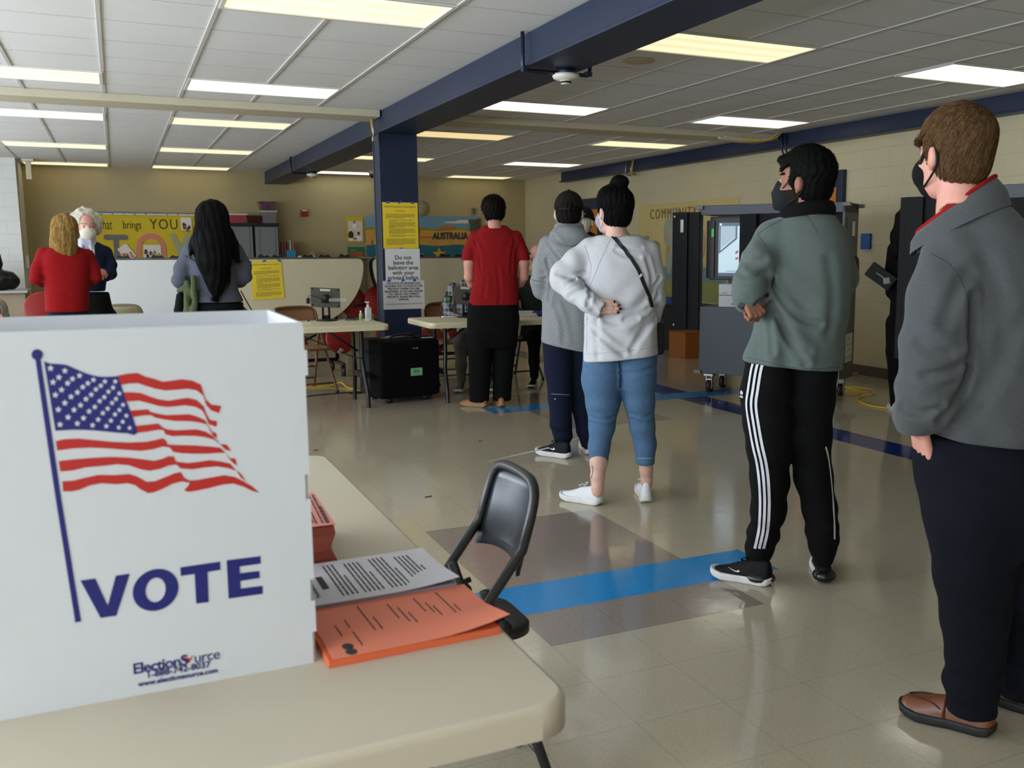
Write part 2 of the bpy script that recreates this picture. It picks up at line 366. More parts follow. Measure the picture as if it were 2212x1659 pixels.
b=B()
for dy in (0,.07): b.tube([(7.215,9.28+dy,2.735),(7.215,9.28+dy,2.56),(7.24,9.28+dy,2.5),(7.335,9.28+dy,2.49)],.011)
tag(b.out('wall_conduit',bluep),'two thin dark pipes dropping over the blue beam behind the dark-haired man','pipe')
r=root('bent_conduit',(0,0,0),'bent tan conduit bundle under the end of the right soffit','pipe')
B().tube(smooth_poly([(6.35,9.40,2.655),(6.65,9.38,2.64),(6.95,9.36,2.65),(7.1,9.34,2.70),(7.16,9.33,2.735)]),.014).tube(smooth_poly([(6.4,9.36,2.665),(6.7,9.34,2.65),(6.98,9.32,2.66),(7.12,9.3,2.735)]),.010).out('pipes',tan,r)
B().tube(smooth_poly([(6.6,9.33,2.63),(6.9,9.31,2.635),(7.08,9.29,2.68),(7.14,9.28,2.735)]),.007).out('cable',yel,r)
r=root('junction_cable',(2.385,9.52,0),'metal box and yellow cable hanging beside the top of the column','cable')
B().tube([(-.02,0,2.66),(-.02,0,2.55),(-.015,0,2.48)],.010).box((-.012,0,2.465),(.05,.04,.05),bev=.005).out('metal_pipe',galv,r); B().tube([(-.035,.02,2.66),(-.03,.02,2.58),(-.015,.02,2.49)],.007).out('cable',yel,r)
# ---------------------------------------------------------------- printing helpers
ink=M('printed ink','#2a2a2e',.7); ink2=M('printed ink soft','#6d6436',.7); tape=M('painter tape blue','#1f55a8',.6)
def lines(name,mat,parent,mtx,rows):
    """rows of (x0,x1,y,h): short dark bars in the local plane, broken into words"""
    b=B(); r=random.Random(3)
    for x0,x1,y,h in rows:
        x=x0
        while x<x1-.001:
            l=min(x1-x,(x1-x0)*r.uniform(.05,.17)); b.quad((x,y-h/2,.0006),(x+l,y-h/2,.0006),(x+l,y+h/2,.0006),(x,y+h/2,.0006)); x+=l+h*.7
    b.xf(mtx); return b.out(name,mat,parent)
def rows(x0,x1,y0,dy,n,h,short=.6): return [(x0,x1 if k<n-1 else x0+(x1-x0)*short,y0-k*dy,h) for k in range(n)]
def sheet(name,w,h,mat,parent,mtx,t=.0012,curl=0):
    b=B(); n=8; vs=[];fs=[]
    for s in (0,1):
        for j in range(n+1):
            for i in range(n+1):
                x=(i/n-.5)*w; y=(j/n-.5)*h; z=s*t+curl*max(0,(i/n-.5))**2*max(0,.5-j/n)*8
                vs.append((x,y,z))
    m=(n+1)*(n+1)
    for j in range(n):
        for i in range(n):
            a=j*(n+1)+i; fs.append((a,a+1,a+n+2,a+n+1)); fs.append((m+a,m+a+n+1,m+a+n+2,m+a+1))
    for i in range(n):
        for a,c in ((i,i+1),): fs.append((a,m+a,m+c,c))
        a,c=n*(n+1)+i,n*(n+1)+i+1; fs.append((a,c,m+c,m+a))
        a,c=i*(n+1),(i+1)*(n+1); fs.append((a,c,m+c,m+a)); a,c=a+n,c+n; fs.append((a,m+a,m+c,c))
    b.add(vs,fs,0,False); b.xf(mtx); return b.out(name,mat,parent)
def tapes(parent,mtx,pts,w=.035,h=.02):
    for x,y,a in pts:
        b=B().box((0,0,.0018),(w,h,.001)); b.xf(mtx@Matrix.Translation((x,y,0))@Matrix.Rotation(a,4,'Z')); b.out('tape',tape,parent)
yellowp=M('paper yellow','#e0c42c',.75,var=.04,vs=5,bump=.0006,bs=9); whitep=M('paper white','#d6d7da',.75,var=.02); greyp=M('paper grey','#c9c9c8',.75,var=.03)
# ---------------------------------------------------------------- back wall
y0=YB-.02
WM=lambda x,z,o=0: face_m((x,y0-o,z),(1,0,0),(0,0,1))
r=root('bulletin_board',(0,0,0),'bulletin board in yellow paper with hand cut letters on the back wall','bulletin board')
ybd=M('poster paper yellow','#c9b125',.8,var=.05,vs=3,bump=.001,bs=5)
B().box((.545,y0+.005,1.45),(2.34,.025,1.04)).out('backing',ybd,r)
b=B(); b.box((.545,y0-.01,1.985),(2.40,.03,.028)); b.box((-.64,y0-.01,1.45),(.03,.03,1.08)); b.box((1.73,y0-.01,1.45),(.03,.03,1.08)); b.out('frame',M('board frame white','#d9dde0',.5),r)
B().box((.75,y0-.022,2.0),(1.95,.01,.022)).out('border',M('board border blue','#5e6f94',.6),r)
mk=M('marker black','#2e3215',.7)
text('lettering','What',.24,mk,r,WM(-.145,1.80,.012),sx=.42,space=1.1); text('lettering','brings',.19,mk,r,WM(.275,1.80,.012),sx=.62); text('lettering','YOU',.24,mk,r,WM(.765,1.81,.012),sx=.80,space=1.15)
b=B(); b.prism(rrect(.36,.085,.04,6,.02,1.60),.006,'xz',0)
b.prism([(-.02,1.57),(.06,1.57),(.06,1.32),(.055,1.1),(.02,.98),(-.08,.95),(-.16,1.0),(-.13,1.07),(-.07,1.03),(-.03,1.08),(-.02,1.2)],.006,'xz',.002)
o=b.out('cut_letter',M('card grey','#6b676c',.8),r); o.location=(0,y0-.02,0)
b=B(); P=[]
cxo,czo=.545,1.40
for k in range(25): a=PI*k/24; P.append((cxo+.23*math.cos(a),czo+.27*math.sin(a)))
P+=[(cxo-.23,1.1),(cxo-.16,1.1)]+[(cxo-.16*math.cos(PI*k/24),czo+.17*math.sin(PI*k/24)) for k in range(25)]+[(cxo+.16,1.1),(cxo+.23,1.1)]
for k in range(25):
    a,c=PI*k/24,PI*(k+1)/24
    if k<24: b.prism([(cxo+.23*math.cos(a),czo+.27*math.sin(a)),(cxo+.23*math.cos(c),czo+.27*math.sin(c)),(cxo+.155*math.cos(c),czo+.18*math.sin(c)),(cxo+.155*math.cos(a),czo+.18*math.sin(a))],.006,'xz',0)
b.prism([(cxo-.23,czo),(cxo-.155,czo),(cxo-.16,1.0),(cxo-.22,1.0)],.006,'xz',0); b.prism([(cxo+.155,czo),(cxo+.23,czo),(cxo+.22,1.0),(cxo+.16,1.0)],.006,'xz',0)
o=b.out('cut_letter',M('card salmon','#c87f6b',.8),r); o.location=(0,y0-.02,0)
b=B(); b.prism([(.84,1.66),(.92,1.67),(1.0,1.46),(1.10,1.67),(1.18,1.64),(1.05,1.36),(1.04,1.0),(.95,1.0),(.95,1.36)],.006,'xz',0)
o=b.out('cut_letter',M('card sage','#98a182',.8),r); o.location=(0,y0-.02,0)
def photo(x,z,w,h,cols,rot=0,margin=.0,par=None,nm='photo'):
    o=root('x',(0,0,0),'','') if False else None
    b=B().box((0,0,0),(w,.006,h)); rr=random.Random(int(x*999))
    mats=[M('photo paper','#d8d3cb',.5)]+[M('photo tone '+c,c,.6) for c in cols]
    for k in range(9):
        px_=rr.uniform(-.38,.38)*(w-margin*2); pz=rr.uniform(-.42,.1)*(h-margin*2); s=rr.uniform(.07,.12)*min(w,h)
        b.sphere((px_,-.004,pz),(s,.002,s),1+k%len(cols),10); b.sphere((px_,-.0035,pz-s*1.5),(s*1.4,.002,s*1.3),1+(k+1)%len(cols),10)
    oo=b.out(nm,mats,par); oo.location=(x,y0-.03,z); oo.rotation_euler=(0,rot,0); return oo
photo(1.11,1.83,.17,.21,['#5a2c22','#8d5d44','#3a1d1c'],par=r); photo(.56,1.37,.27,.21,['#2f2420','#5b4a45','#8d8a8c','#c9b64a'],par=r); photo(.17,1.35,.17,.25,['#b3684e','#8a4a44','#cf9f86'],-.6,par=r)
b=B()
for k in range(14): b.sphere((-.5+k*.165,y0-.03,1.985+.008*math.sin(k*2.1)),.012,0,8)
b.out('push_pin',M('pin orange','#b5611e',.5),r)
# low shelf behind the folded tables and the things standing on it
shelfm=M('shelf laminate','#8a7a5e',.6,var=.05)
r=root('low_shelf',(3.4,17.22,0),'low wooden shelf along the back wall behind the folded tables','shelf')
B().box((-.03,.1,1.245),(1.58,.4,.03),bev=.004).out('worktop',shelfm,r); b=B(); [b.box((x,.1,.615),(.03,.38,1.23)) for x in (-.80,-.3,.25,.74)]; b.box((-.03,.28,.6),(1.5,.01,1.2)); b.out('carcass',shelfm,r)
greyc=M('cabinet plastic grey','#76777a',.55,var=.03); blackc=M('cabinet plastic black','#17181a',.5)
for k,(x,lab) in enumerate(((1.94,'left of two grey plastic cabinets with black tops at the back wall'),(2.36,'right of two grey plastic cabinets with black tops at the back wall'))):
    r=root('plastic_cabinet',(x,17.35,0),lab,'cabinet',group='grey plastic cabinets')
    B().box((0,.02,.91),(.40,.36,1.80)).out('carcass',blackc,r)
    B().box((0,0,1.825),(.425,.42,.035),bev=.006).out('top',blackc,r)
    dr=B().box((0,-.17,.92),(.375,.02,1.72),bev=.004).out('door',greyc,r)
    b=B()
    for zc,hh in ((1.50,.48),(.5,.8)): 
        for sx in (-1,1): b.box((sx*.13,-.184,zc),(.012,.012,hh))
        for sz in (-1,1): b.box((0,-.184,zc+sz*hh/2),(.272,.012,.012))
    b.out('door_panel',greyc,dr); B().box((.02,-.19,1.30),(.14,.015,.02)).out('handle',M('cabinet handle grey','#8d8e90',.5),dr)
def clearm(n,c,a): return M(n,c,.25,alpha=a)
def bin_(x,z,w,d,h,bodym,lidm,lab,inner=None,y=17.3):
    r=root('storage_bin',(x,y,z),lab,'storage bin',group='storage bins on the cabinets')
    b=B(); w2,d2=w*.44,d*.44
    vs=[(-w2,-d2,0),(w2,-d2,0),(w2,d2,0),(-w2,d2,0),(-w/2,-d/2,h),(w/2,-d/2,h),(w/2,d/2,h),(-w/2,d/2,h)]
    b.add(vs,[(0,3,2,1),(0,1,5,4),(1,2,6,5),(2,3,7,6),(3,0,4,7)]); b.out('body',bodym,r)
    B().box((0,0,h+.010),(w+.03,d+.03,.022),bev=.005).out('lid',lidm,r)
    if inner:
        b=B(); rr=random.Random(int(x*77)); 
        for k in range(12): b.sphere((rr.uniform(-.35,.35)*w,rr.uniform(-.3,.3)*d,rr.uniform(.2,.75)*h),rr.uniform(.10,.17)*w,k%len(inner),10)
        b.out('contents',[M('bin contents '+c,c,.7) for c in inner],r)
    return r
bin_(1.90,1.843,.29,.3,.13,clearm('bin pink','#b0495a',.75),M('bin lid white','#d3d0c9',.5),'pink bin with white lid on the left grey cabinet',['#a8324a','#c26a70'])
bin_(2.19,1.843,.21,.25,.105,clearm('bin maroon','#46161b',.8),M('bin lid maroon','#30161a',.5),'small maroon lidded tub between the pink and the clear bin')
bin_(2.415,1.843,.24,.3,.19,clearm('bin clear','#8d8a90',.6),M('bin lid pale','#b9c3b4',.5),'clear bin with pale lid at the right end of the cabinets',['#35343a','#57555e','#7d4450'])
bin_(2.395,2.056,.24,.28,.13,clearm('bin violet','#6d4a60',.7),M('bin lid violet','#6b2746',.5),'violet tinted bin on top of the clear one',['#2b4a96','#a02a40','#3a2a50'])
r=root('book_bin',(2.75,17.22,1.261),'small blue bin of upright books right of the grey cabinets','bin')
B().box((0,0,.06),(.15,.2,.12),bev=.005).out('body',M('bin blue','#1f7fae',.45),r)
for k,c in enumerate(('#7d2a2a','#2d5a38','#c8c3ae','#33405e','#b5882a','#6e1f2f')): B().box((-.055+.022*k,.0,.15+.012*(k%3)),(.018,.15,.22)).out('book',M('book '+c,c,.6),r)
r=root('book_stack',(2.625,17.22,1.261),'dark books standing left of the blue bin','books'); 
for k,c in enumerate(('#5e2b22','#2c2326','#6d3b2b')): B().box((-.02+.026*k,0,.13),(.022,.16,.26)).out('book',M('book '+c,c,.6),r)
tag(B().box((0,0,.012),(.28,.2,.024)).out('paper_pile',whitep,None,(3.0,17.2,1.262)),'thin pile of white paper on the low shelf at the back','paper')
tag(B().box((0,0,.045),(.085,.05,.09),bev=.004).out('small_box',M('box tan','#a0875c',.6),None,(3.13,17.3,1.262)),'small tan box on the low shelf below the red alarm','box')
r=root('fire_alarm',(3.07,y0,2.035),'red fire alarm pull station on the back wall','fire alarm')
B().box((0,-.025,0),(.125,.05,.125),bev=.006).out('body',M('alarm red','#8e1517',.4),r); B().box((0,-.053,.045),(.09,.004,.022)).out('plate',wht,r)
def poster(x,z,w,h,mat,lab,rz=0):
    r=root('poster',(x,y0-.002,z),lab,'poster'); B().box((0,0,0),(w,.004,h)).out('sheet',mat,r); return r
r=poster(3.965,1.755,.31,.46,M('poster yellow','#b9a51e',.5),'yellow poster with a photo of people in white coats')
b=B(); tn=[M('photo pale','#c9c2b4',.5),M('photo coat','#dcdad6',.5),M('photo skin','#8c5a44',.5),M('photo dark','#2d2523',.5)]
b.box((.01,-.004,-.03),(.26,.003,.36),0)
for (x,z,sx,sz,m) in ((0,.07,.045,.055,1),(-.005,.125,.022,.028,2),(-.075,-.10,.05,.075,3),(.065,-.09,.022,.03,2),(.07,-.16,.055,.055,1),(.065,-.07,.026,.03,3),(-.07,-.18,.05,.03,1),(0,-.165,.06,.015,2)): b.sphere((x,-.006,z),(sx,.002,sz),m,12)
b.out('photo',tn,r); text('lettering','D o c t o r',.03,M('poster print','#d8c860',.6),r,face_m((-.04,-.004,.19),(1,0,0),(0,0,1)))
r=poster(3.975,1.22,.31,.44,M('poster green','#0f6a45',.5),'green poster below the yellow one, half hidden by the folded table')
B().box((.0,-.004,-.02),(.25,.003,.3)).out('photo',M('photo amber','#a04d2a',.5,var=.3,vs=6),r); text('lettering','j u d g e',.035,M('poster print pale','#a8cdb0',.6),r,face_m((-.05,-.004,.165),(1,0,0),(0,0,1)))
# Australia mural: painted paper banner
r=root('wall_banner',(0,0,0),'long painted banner of Australia on the back wall behind the column','banner')
X0,X1=4.165,6.40; b=B(); mm=[M('banner sky','#6a8fa6',.7,var=.06,vs=2),M('banner sand','#c8963c',.7,var=.12,vs=3),M('banner sea','#1d5f6e',.7,var=.18,vs=2.5),M('banner grass','#8a8420',.7),M('banner rock','#b56a35',.7),M('banner roo','#5d6660',.7),M('banner star','#c29a2c',.7),M('banner koala','#4c4c40',.7),M('banner trunk','#54452a',.7),M('banner white','#cfcdbf',.7)]
yq=y0-.004
def band(za,zb,m,o=0): 
    pts=[(X0+(X1-X0)*k/20,zb+.012*math.sin(k*.9)) for k in range(21)]
    b.prism([(X0,za),(X1,za)]+pts[::-1],.003,'xz',yq-o,m)
b.box(((X0+X1)/2,yq,1.60),(X1-X0,.004,.82),0); band(1.2,1.79,3,.005); band(1.2,1.745,1,.008); band(1.2,1.47,2,.011)
def blob(x,z,sx,sz,m,o=.016): b.sphere((x,yq-o,z),(sx,.003,sz),m,14)
blob(5.72,1.80,.16,.045,4,.008); blob(4.55,1.93,.15,.03,9,.004); blob(5.95,1.90,.3,.02,9,.004); blob(6.1,1.93,.2,.018,9,.004); blob(5.3,1.62,.25,.02,4,.010); blob(6.1,1.60,.2,.015,4,.010)
for x,z,s in ((5.55,1.30,.14),(5.15,1.27,.11)):
    st=[]
    for k in range(10): a=PI/2+k*PI/5; q=s if k%2==0 else s*.42; st.append((x+q*math.cos(a),z+q*math.sin(a)))
    b.prism(st,.003,'xz',yq-.016,6)
blob(5.04,1.66,.11,.055,5); blob(5.15,1.72,.035,.045,5); blob(5.165,1.765,.012,.03,5); blob(5.0,1.61,.03,.05,5); blob(5.12,1.61,.022,.05,5); blob(4.9,1.64,.08,.014,5)
for k,x in enumerate((4.33,4.40,4.47)): b.prism([(x,1.49),(x+.06,1.49),(x+.01,1.62)],.003,'xz',yq-.016,9)
b.box((4.58,yq-.016,1.60),(.05,.003,.2),5); b.box((4.27,yq-.016,1.52),(.02,.003,.07),7)
b.box((6.36,yq-.014,1.75),(.08,.003,.46),8); blob(6.27,1.78,.10,.12,7); blob(6.24,1.90,.075,.065,7,.02); blob(6.175,1.93,.03,.035,7,.02); blob(6.305,1.935,.03,.035,7,.02); blob(6.24,1.875,.018,.022,8,.024)
for x in (4.45,4.6,4.52): blob(x,1.30,.03,.08,8,.014)
b.out('painting',mm,r); text('lettering','AUSTRALIA',.175,M('banner letters','#12314a',.7),r,face_m((5.775,yq-.022,1.64),(1,0,.01),(0,0,1)),bold=.006,sx=.78)
r=root('wall_outlet',(6.265,y0,2.12),'metal outlet plate on the back wall above the banner','outlet'); B().box((0,-.004,0),(.085,.008,.12)).out('plate',steel,r); B().box((0,-.009,.025),(.035,.004,.03)).box((0,-.009,-.025),(.035,.004,.03)).out('sockets',blackc,r)
r=root('wall_box_disc',(5.06,y0,2.17),'small black box beside a pale disc on the wall right of the column','wall fitting'); B().box((-.02,-.03,.02),(.07,.06,.11)).out('box',blk,r)
o=B().lathe([(.001,0),(.15,0),(.15,.008),(.001,.012)],n=32).out('disc',M('disc pale','#9c9174',.6),r); o.rotation_euler=(PI/2,0,0); o.location=(.16,0,-.02)  # flat round disc, close to the wall colour
# mural on the right wall
r=root('wall_mural',(0,0,0),'cream painted mural lettered along the block wall behind the voting machines','mural')
xm=XR-.004; b=B(); mm=[M('mural cream','#bfae74',.6,var=.05,vs=2),M('mural green','#8c8f52',.6,var=.12,vs=2),M('mural water','#6f8a8a',.6,var=.1,vs=2),M('mural tree','#7a8a68',.6),M('mural trunk','#8a7440',.6),M('mural grey','#9a9f8f',.6),M('mural rose','#b08d76',.6),M('mural gold','#b88a2c',.6)]
b.box((xm,11.7,1.35),(.006,2.66,1.41),0); b.box((xm-.003,11.7,.80),(.006,2.66,.30),1); b.box((xm-.0045,11.7,1.03),(.006,2.66,.2),2)
def mb(y,z,sy,sz,m,o=.008): b.sphere((xm-o,y,z),(.003,sy,sz),m,14)
for y,z in ((12.85,1.50),(12.6,1.42),(10.85,1.62),(10.6,1.5)): mb(y,z,.11,.05,3); mb(y-.08,z+.06,.08,.035,3); b.box((xm-.006,y,z-.25),(.004,.018,.5),4)
mb(12.45,1.40,.09,.1,4); b.box((xm-.006,12.45,1.15),(.004,.04,.5),4)
mb(12.12,1.62,.14,.22,5); mb(12.1,1.30,.10,.28,5); mb(12.16,1.55,.05,.08,6,.012); mb(12.12,1.38,.05,.06,7,.012); mb(11.98,1.9,.12,.08,5)
mb(11.3,1.45,.16,.25,6); mb(11.3,1.15,.1,.22,7); mb(10.9,1.2,.13,.2,5); mb(11.62,1.0,.05,.1,7,.012)
b.out('painting',mm,r); text('lettering','COMMUNITY',.21,M('mural letters','#8f6a34',.6),r,face_m((xm-.013,12.02,1.895),(0,-1,0),(0,0,1)),sx=.85,space=1.3)
# ---------------------------------------------------------------- counter, bag on the far left
r=root('counter',(-1.9,15.9,0),'laminate counter in the far left corner below the white block wall','counter')
B().box((0,0,.81),(1.5,.9,.035),bev=.006).out('worktop',M('counter top grey','#a9a9a8',.35),r); B().box((0,.03,.40),(1.42,.8,.79)).out('carcass',M('counter laminate','#9d8b76',.5,var=.05),r)
B().box((.715,-.15,.70),(.01,.11,.015)).out('handle',M('handle blue steel','#49566a',.3,metal=.6),r)
r=root('wall_box',(-1.235,16.75,1.22),'white outlet box with cable at the corner of the white block wall','outlet'); B().box((.02,0,0),(.05,.09,.2),bev=.006).out('body',wht,r); B().box((.05,0,-.06),(.006,.03,.05)).out('socket',M('socket red','#9a2f2a',.4),r)
tag(B().tube([(-1.235,16.6,2.7),(-1.235,16.6,1.3)],.012).out('wall_pipe',M('pipe cream','#cfc6ae',.5)),'thin painted pipe running down the corner of the white block wall','pipe')
# ---------------------------------------------------------------- folding tables
tabtop=M('table plastic beige','#c2b8a3',.42,var=.03,vs=2,bump=.0003,bs=500); tabw=M('table plastic cream','#cfc7a6',.45,var=.02,bump=.0003,bs=500); legm=M('table leg black','#101113',.4)
def table(name,x0,x1,y0,y1,lab,mat,along='x',zt=.74,wide=False):
    """folding table: rounded plastic top with a skirt, two leg pairs with bowed tubes"""
    r=root(name,((x0+x1)/2,(y0+y1)/2,0),lab,'table'); w,d=x1-x0,y1-y0
    b=B(); pr=rrect(w,d,.055,8); n=len(pr)
    lv=[(1,-.05),(1,-.012),(.9985,-.004),(.994,0)]; vs=[]
    for k,(s,z) in enumerate(lv):
        o=[0,0,.0025,.009][k]; q=rrect(w-2*o,d-2*o,.055-o*.5,8); vs+=[(x,y,zt+z) for x,y in q]
    q=rrect(w-.03,d-.03,.05,8); vs+=[(x,y,zt-.05) for x,y in q]+[(x,y,zt-.02) for x,y in q]
    fs=[]
    for k in range(3): fs+=[(k*n+i,k*n+(i+1)%n,(k+1)*n+(i+1)%n,(k+1)*n+i) for i in range(n)]
    fs.append(tuple(3*n+i for i in range(n))); fs+=[(i,4*n+i,4*n+(i+1)%n,(i+1)%n) for i in range(n)]; fs+=[(4*n+i,5*n+i,5*n+(i+1)%n,4*n+(i+1)%n) for i in range(n)]; fs.append(tuple(5*n+i for i in range(n))[::-1])
    b.add(vs,fs,0,False); o=b.out('tabletop',mat,r)
    for p in o.data.polygons: p.use_smooth = abs(p.normal.z)<.99 and p.area<.02
    L,Wd=(w,d) if along=='x' else (d,w)
    def pt(l,t,z): return (l,t,z) if along=='x' else (t,l,z)
    for s in (-1,1):
        l0=s*(L/2-.20)
        for t in (-1,1):
            tt=t*(Wd/2-.13)
            if wide: l1=s*(L/2-.10); B().tube([pt(l1,t*(Wd/2-.065),zt-.03),pt(l1+s*.02,t*(Wd/2-.02),.02),pt(l1+s*.02,t*(Wd/2-.02),0)],.016,12).out('leg',legm,r); continue
            B().tube(smooth_poly([pt(l0,tt*.62,zt-.03),pt(l0,tt*.62,zt-.30),pt(l0+s*.01,tt*.68,zt-.43),pt(l0+s*.02,tt*.95,.14),pt(l0+s*.02,tt*1.02,.02),pt(l0+s*.02,tt*1.02,.0)]),.019,12).out('leg',legm,r)
        B().tube([pt(l0+s*.012,-(Wd/2-.13)*.74,.27),pt(l0+s*.012,(Wd/2-.13)*.74,.27)],.013).box(pt(l0+s*.012,0,.27),(.03,.3,.05) if along=='x' else (.3,.03,.05)).out('crossbar',legm,r)
        B().tube([pt(l0,0,zt-.26),pt(l0-s*.32,0,zt-.03)],.010).tube([pt(l0,-(Wd/2-.13)*.62,zt-.26),pt(l0,(Wd/2-.13)*.62,zt-.26)],.009).out('brace',legm,r)
    return r
table('folding_table',-.207,.556,1.155,3.0,'beige plastic folding table in the foreground carrying the white voting screen',tabtop,'y')
table('folding_table',.28,2.11,8.13,8.92,'folding check-in table left of the blue column with hand sanitizer',tabw)
table('folding_table',2.46,4.29,8.07,8.86,'folding check-in table right of the blue column behind the man in red',tabw)
# ---------------------------------------------------------------- voting screen on the foreground table
cor=M('corrugated plastic white','#cccfd4',.42,var=.015,vs=4,bump=.0004,bs=60); navy=M('print navy','#12186b',.5); red=M('print red','#b3211b',.5)
r=root('voting_screen',(0,0,.74),'white corrugated voting screen printed with a flag and VOTE','voting screen')
ny=1.446; ZT=.532
# front panel: right edge has slotted tabs
edge=[(.2415,ZT)]
for k,(z,o) in enumerate(((ZT-.008,0),(.49,0),(.49,.004),(.452,.004),(.452,.0),(.30,.0),(.30,-.007),(.262,-.007),(.262,.0),(.135,.0),(.135,-.006),(.10,-.006),(.10,.0),(.05,.0),(.05,-.006),(.0,-.006))): edge.append((.2445+o,z))
poly=[(-.36,0)]+edge[::-1]+[(-.36,ZT)]
b=B().prism(poly,.004,'xz',ny); b.out('front_panel',cor,r)
b=B(); b.prism([(ny+.004,0),(1.775,0),(1.775,ZT),(ny+.004,ZT)],.004,'yz',.238); b.xf(Matrix.Translation((0,0,0))); b.out('side_panel',cor,r)
b=B(); b.prism([(-.36,0),(.252,0),(.252,ZT),(-.36,ZT)],.004,'xz',1.775); b.out('back_panel',cor,r)
b=B(); b.prism([(ny+.004,0),(1.775,0),(1.775,ZT),(ny+.004,ZT)],.004,'yz',-.36); b.out('side_panel',cor,r)
def pan(px,py,o=.0004):
    d=ray(px,py); t=(ny-o)/d[1]; return (d[0]*t,ny-o,HC+d[2]*t-.74)
def zf(p): return pan(p[0]/3.16,660+p[1]/3.16)
def zv(p): return pan(p[0]/2.967,1100+p[1]/2.967)
def poly3(b,pts,o=0):
    from mathutils.geometry import tessellate_polygon
    V=[Vector(p) for p in pts]; tr=tessellate_polygon([V]); off=Vector((0,-.0003-o,0))
    b.add([v+off for v in V],[tuple(t) for t in tr])
b=B(); ball=[(253+38*math.cos(k*PI/16),335+37*math.sin(k*PI/16)) for k in range(32)]
poly3(b,[zf(p) for p in ball],.0003); poly3(b,[pan(*p) for p in ((75.5,770),(86.5,770),(106,900),(131,1070),(175,1342),(162.5,1345),(119,1070),(94,900))])
poly3(b,[zf(p) for p in smooth_poly([(300,378),(340,395),(440,403),(520,435),(600,468),(680,485),(760,485),(805,480)],4)+smooth_poly([(860,650),(940,868),(870,872),(780,866),(640,852),(500,848),(378,855)],2)],.0001)
b.out('flag_pole_and_canton',navy,r)
ST=[([(805,478),(870,465),(940,460),(990,485),(1050,500),(1110,520),(1180,512),(1240,503),(1310,512),(1370,540),(1385,590),(1402,640),(1440,675),(1508,685)],[(1495,735),(1440,715),(1408,680),(1385,612),(1340,578),(1280,568),(1200,575),(1130,580),(1060,568),(1000,550),(940,530),(880,532),(825,542)]),
([(838,592),(900,592),(960,597),(1020,620),(1080,640),(1150,650),(1220,638),(1280,630),(1340,645),(1390,690),(1405,735),(1430,780),(1482,790)],[(1475,828),(1425,810),(1400,750),(1380,715),(1330,690),(1260,680),(1200,688),(1140,692),(1080,685),(1010,665),(950,650),(860,655)]),
([(882,717),(950,712),(1010,708),(1025,725),(1060,735),(1130,748),(1210,745),(1290,742),(1350,760),(1400,785),(1425,830),(1450,865),(1470,865),(1482,905)],[(1455,890),(1410,812),(1370,800),(1300,790),(1200,788),(1120,778),(1060,765),(1030,748),(980,750),(900,763)]),
([(922,822),(990,815),(1080,805),(1105,830),(1140,845),(1200,852),(1270,848),(1340,845),(1400,860),(1450,890),(1490,935),(1500,945)],[(1460,915),(1400,898),(1330,890),(1250,888),(1180,892),(1130,880),(1115,850),(1080,848),(1010,860),(942,868)]),
([(380,925),(440,912),(540,908),(640,918),(760,930),(880,935),(1000,930),(1060,918),(1110,905),(1130,920),(1145,950),(1220,952),(1330,955),(1430,962),(1500,970),(1540,1005)],[(1500,1005),(1430,1010),(1330,1012),(1240,1008),(1180,998),(1160,970),(1110,962),(1050,980),(960,992),(860,985),(740,975),(620,970),(500,975),(390,990)]),
([(400,1062),(500,1050),(620,1040),(760,1033),(880,1038),(960,1048),(1050,1060),(1110,1045),(1150,1028),(1185,1030),(1200,1065),(1280,1075),(1350,1068),(1430,1055),(1510,1065),(1570,1080),(1610,1128)],[(1560,1110),(1480,1098),(1400,1105),(1310,1118),(1230,1112),(1205,1085),(1150,1092),(1090,1115),(1020,1128),(960,1118),(880,1090),(800,1083),(700,1095),(580,1105),(500,1125),(412,1133)]),
([(425,1200),(500,1195),(580,1175),(670,1155),(780,1157),(880,1150),(930,1165),(1000,1203),(1060,1198),(1130,1170),(1190,1145),(1235,1137),(1255,1175),(1290,1195),(1350,1190),(1430,1175),(1530,1158),(1600,1170),(1660,1200),(1720,1235),(1770,1278)],[(1720,1265),(1660,1235),(1590,1215),(1520,1222),(1430,1245),(1350,1262),(1290,1272),(1255,1262),(1280,1235),(1295,1210),(1240,1200),(1180,1215),(1110,1250),(1050,1275),(1010,1280),(960,1255),(920,1225),(870,1213),(800,1220),(690,1213),(610,1228),(540,1258),(490,1268),(430,1268)])]
b=B()
for t_,b_ in ST: poly3(b,[zf(p) for p in t_+b_])
for q in ([(1500,945),(1545,950),(1578,992),(1540,985)],[(1560,1040),(1605,1045),(1618,1092),(1590,1075)],[(1620,1140),(1640,1145),(1678,1198),(1645,1175)],[(1470,905),(1500,945),(1490,940)],[(1540,1005),(1565,1042),(1555,1035)],[(1608,1125),(1640,1145),(1625,1142)]): poly3(b,[zf(p) for p in q])
b.out('flag_stripes',red,r)
SP=[(345,428),(443,445),(543,478),(638,507),(716,518),(787,518),(402,490),(495,500),(600,530),(688,547),(772,560),(362,523),(462,530),(565,556),(655,572),(740,588),(815,600),(420,575),(528,592),(623,608),(712,625),(792,637),(378,610),(485,622),(587,638),(680,652),(765,665),(840,677),(443,665),(550,680),(647,692),(735,703),(815,713),(398,710),(505,712),(608,722),(702,734),(785,743),(863,752),(465,762),(570,768),(670,778),(757,785),(838,793),(410,812),(528,805),(632,817),(726,823),(811,832),(885,835)]
b=B()
for k,(x,y) in enumerate(SP):
    R=25-6*(x-345)/540; st=[]
    for q in range(10): a=-PI/2+q*PI/5+.1; rr=R if q%2==0 else R*.45; st.append(zf((x+rr*math.cos(a),y+rr*math.sin(a))))
    poly3(b,st,.0003)
b.out('flag_stars',cor,r)
b=B()
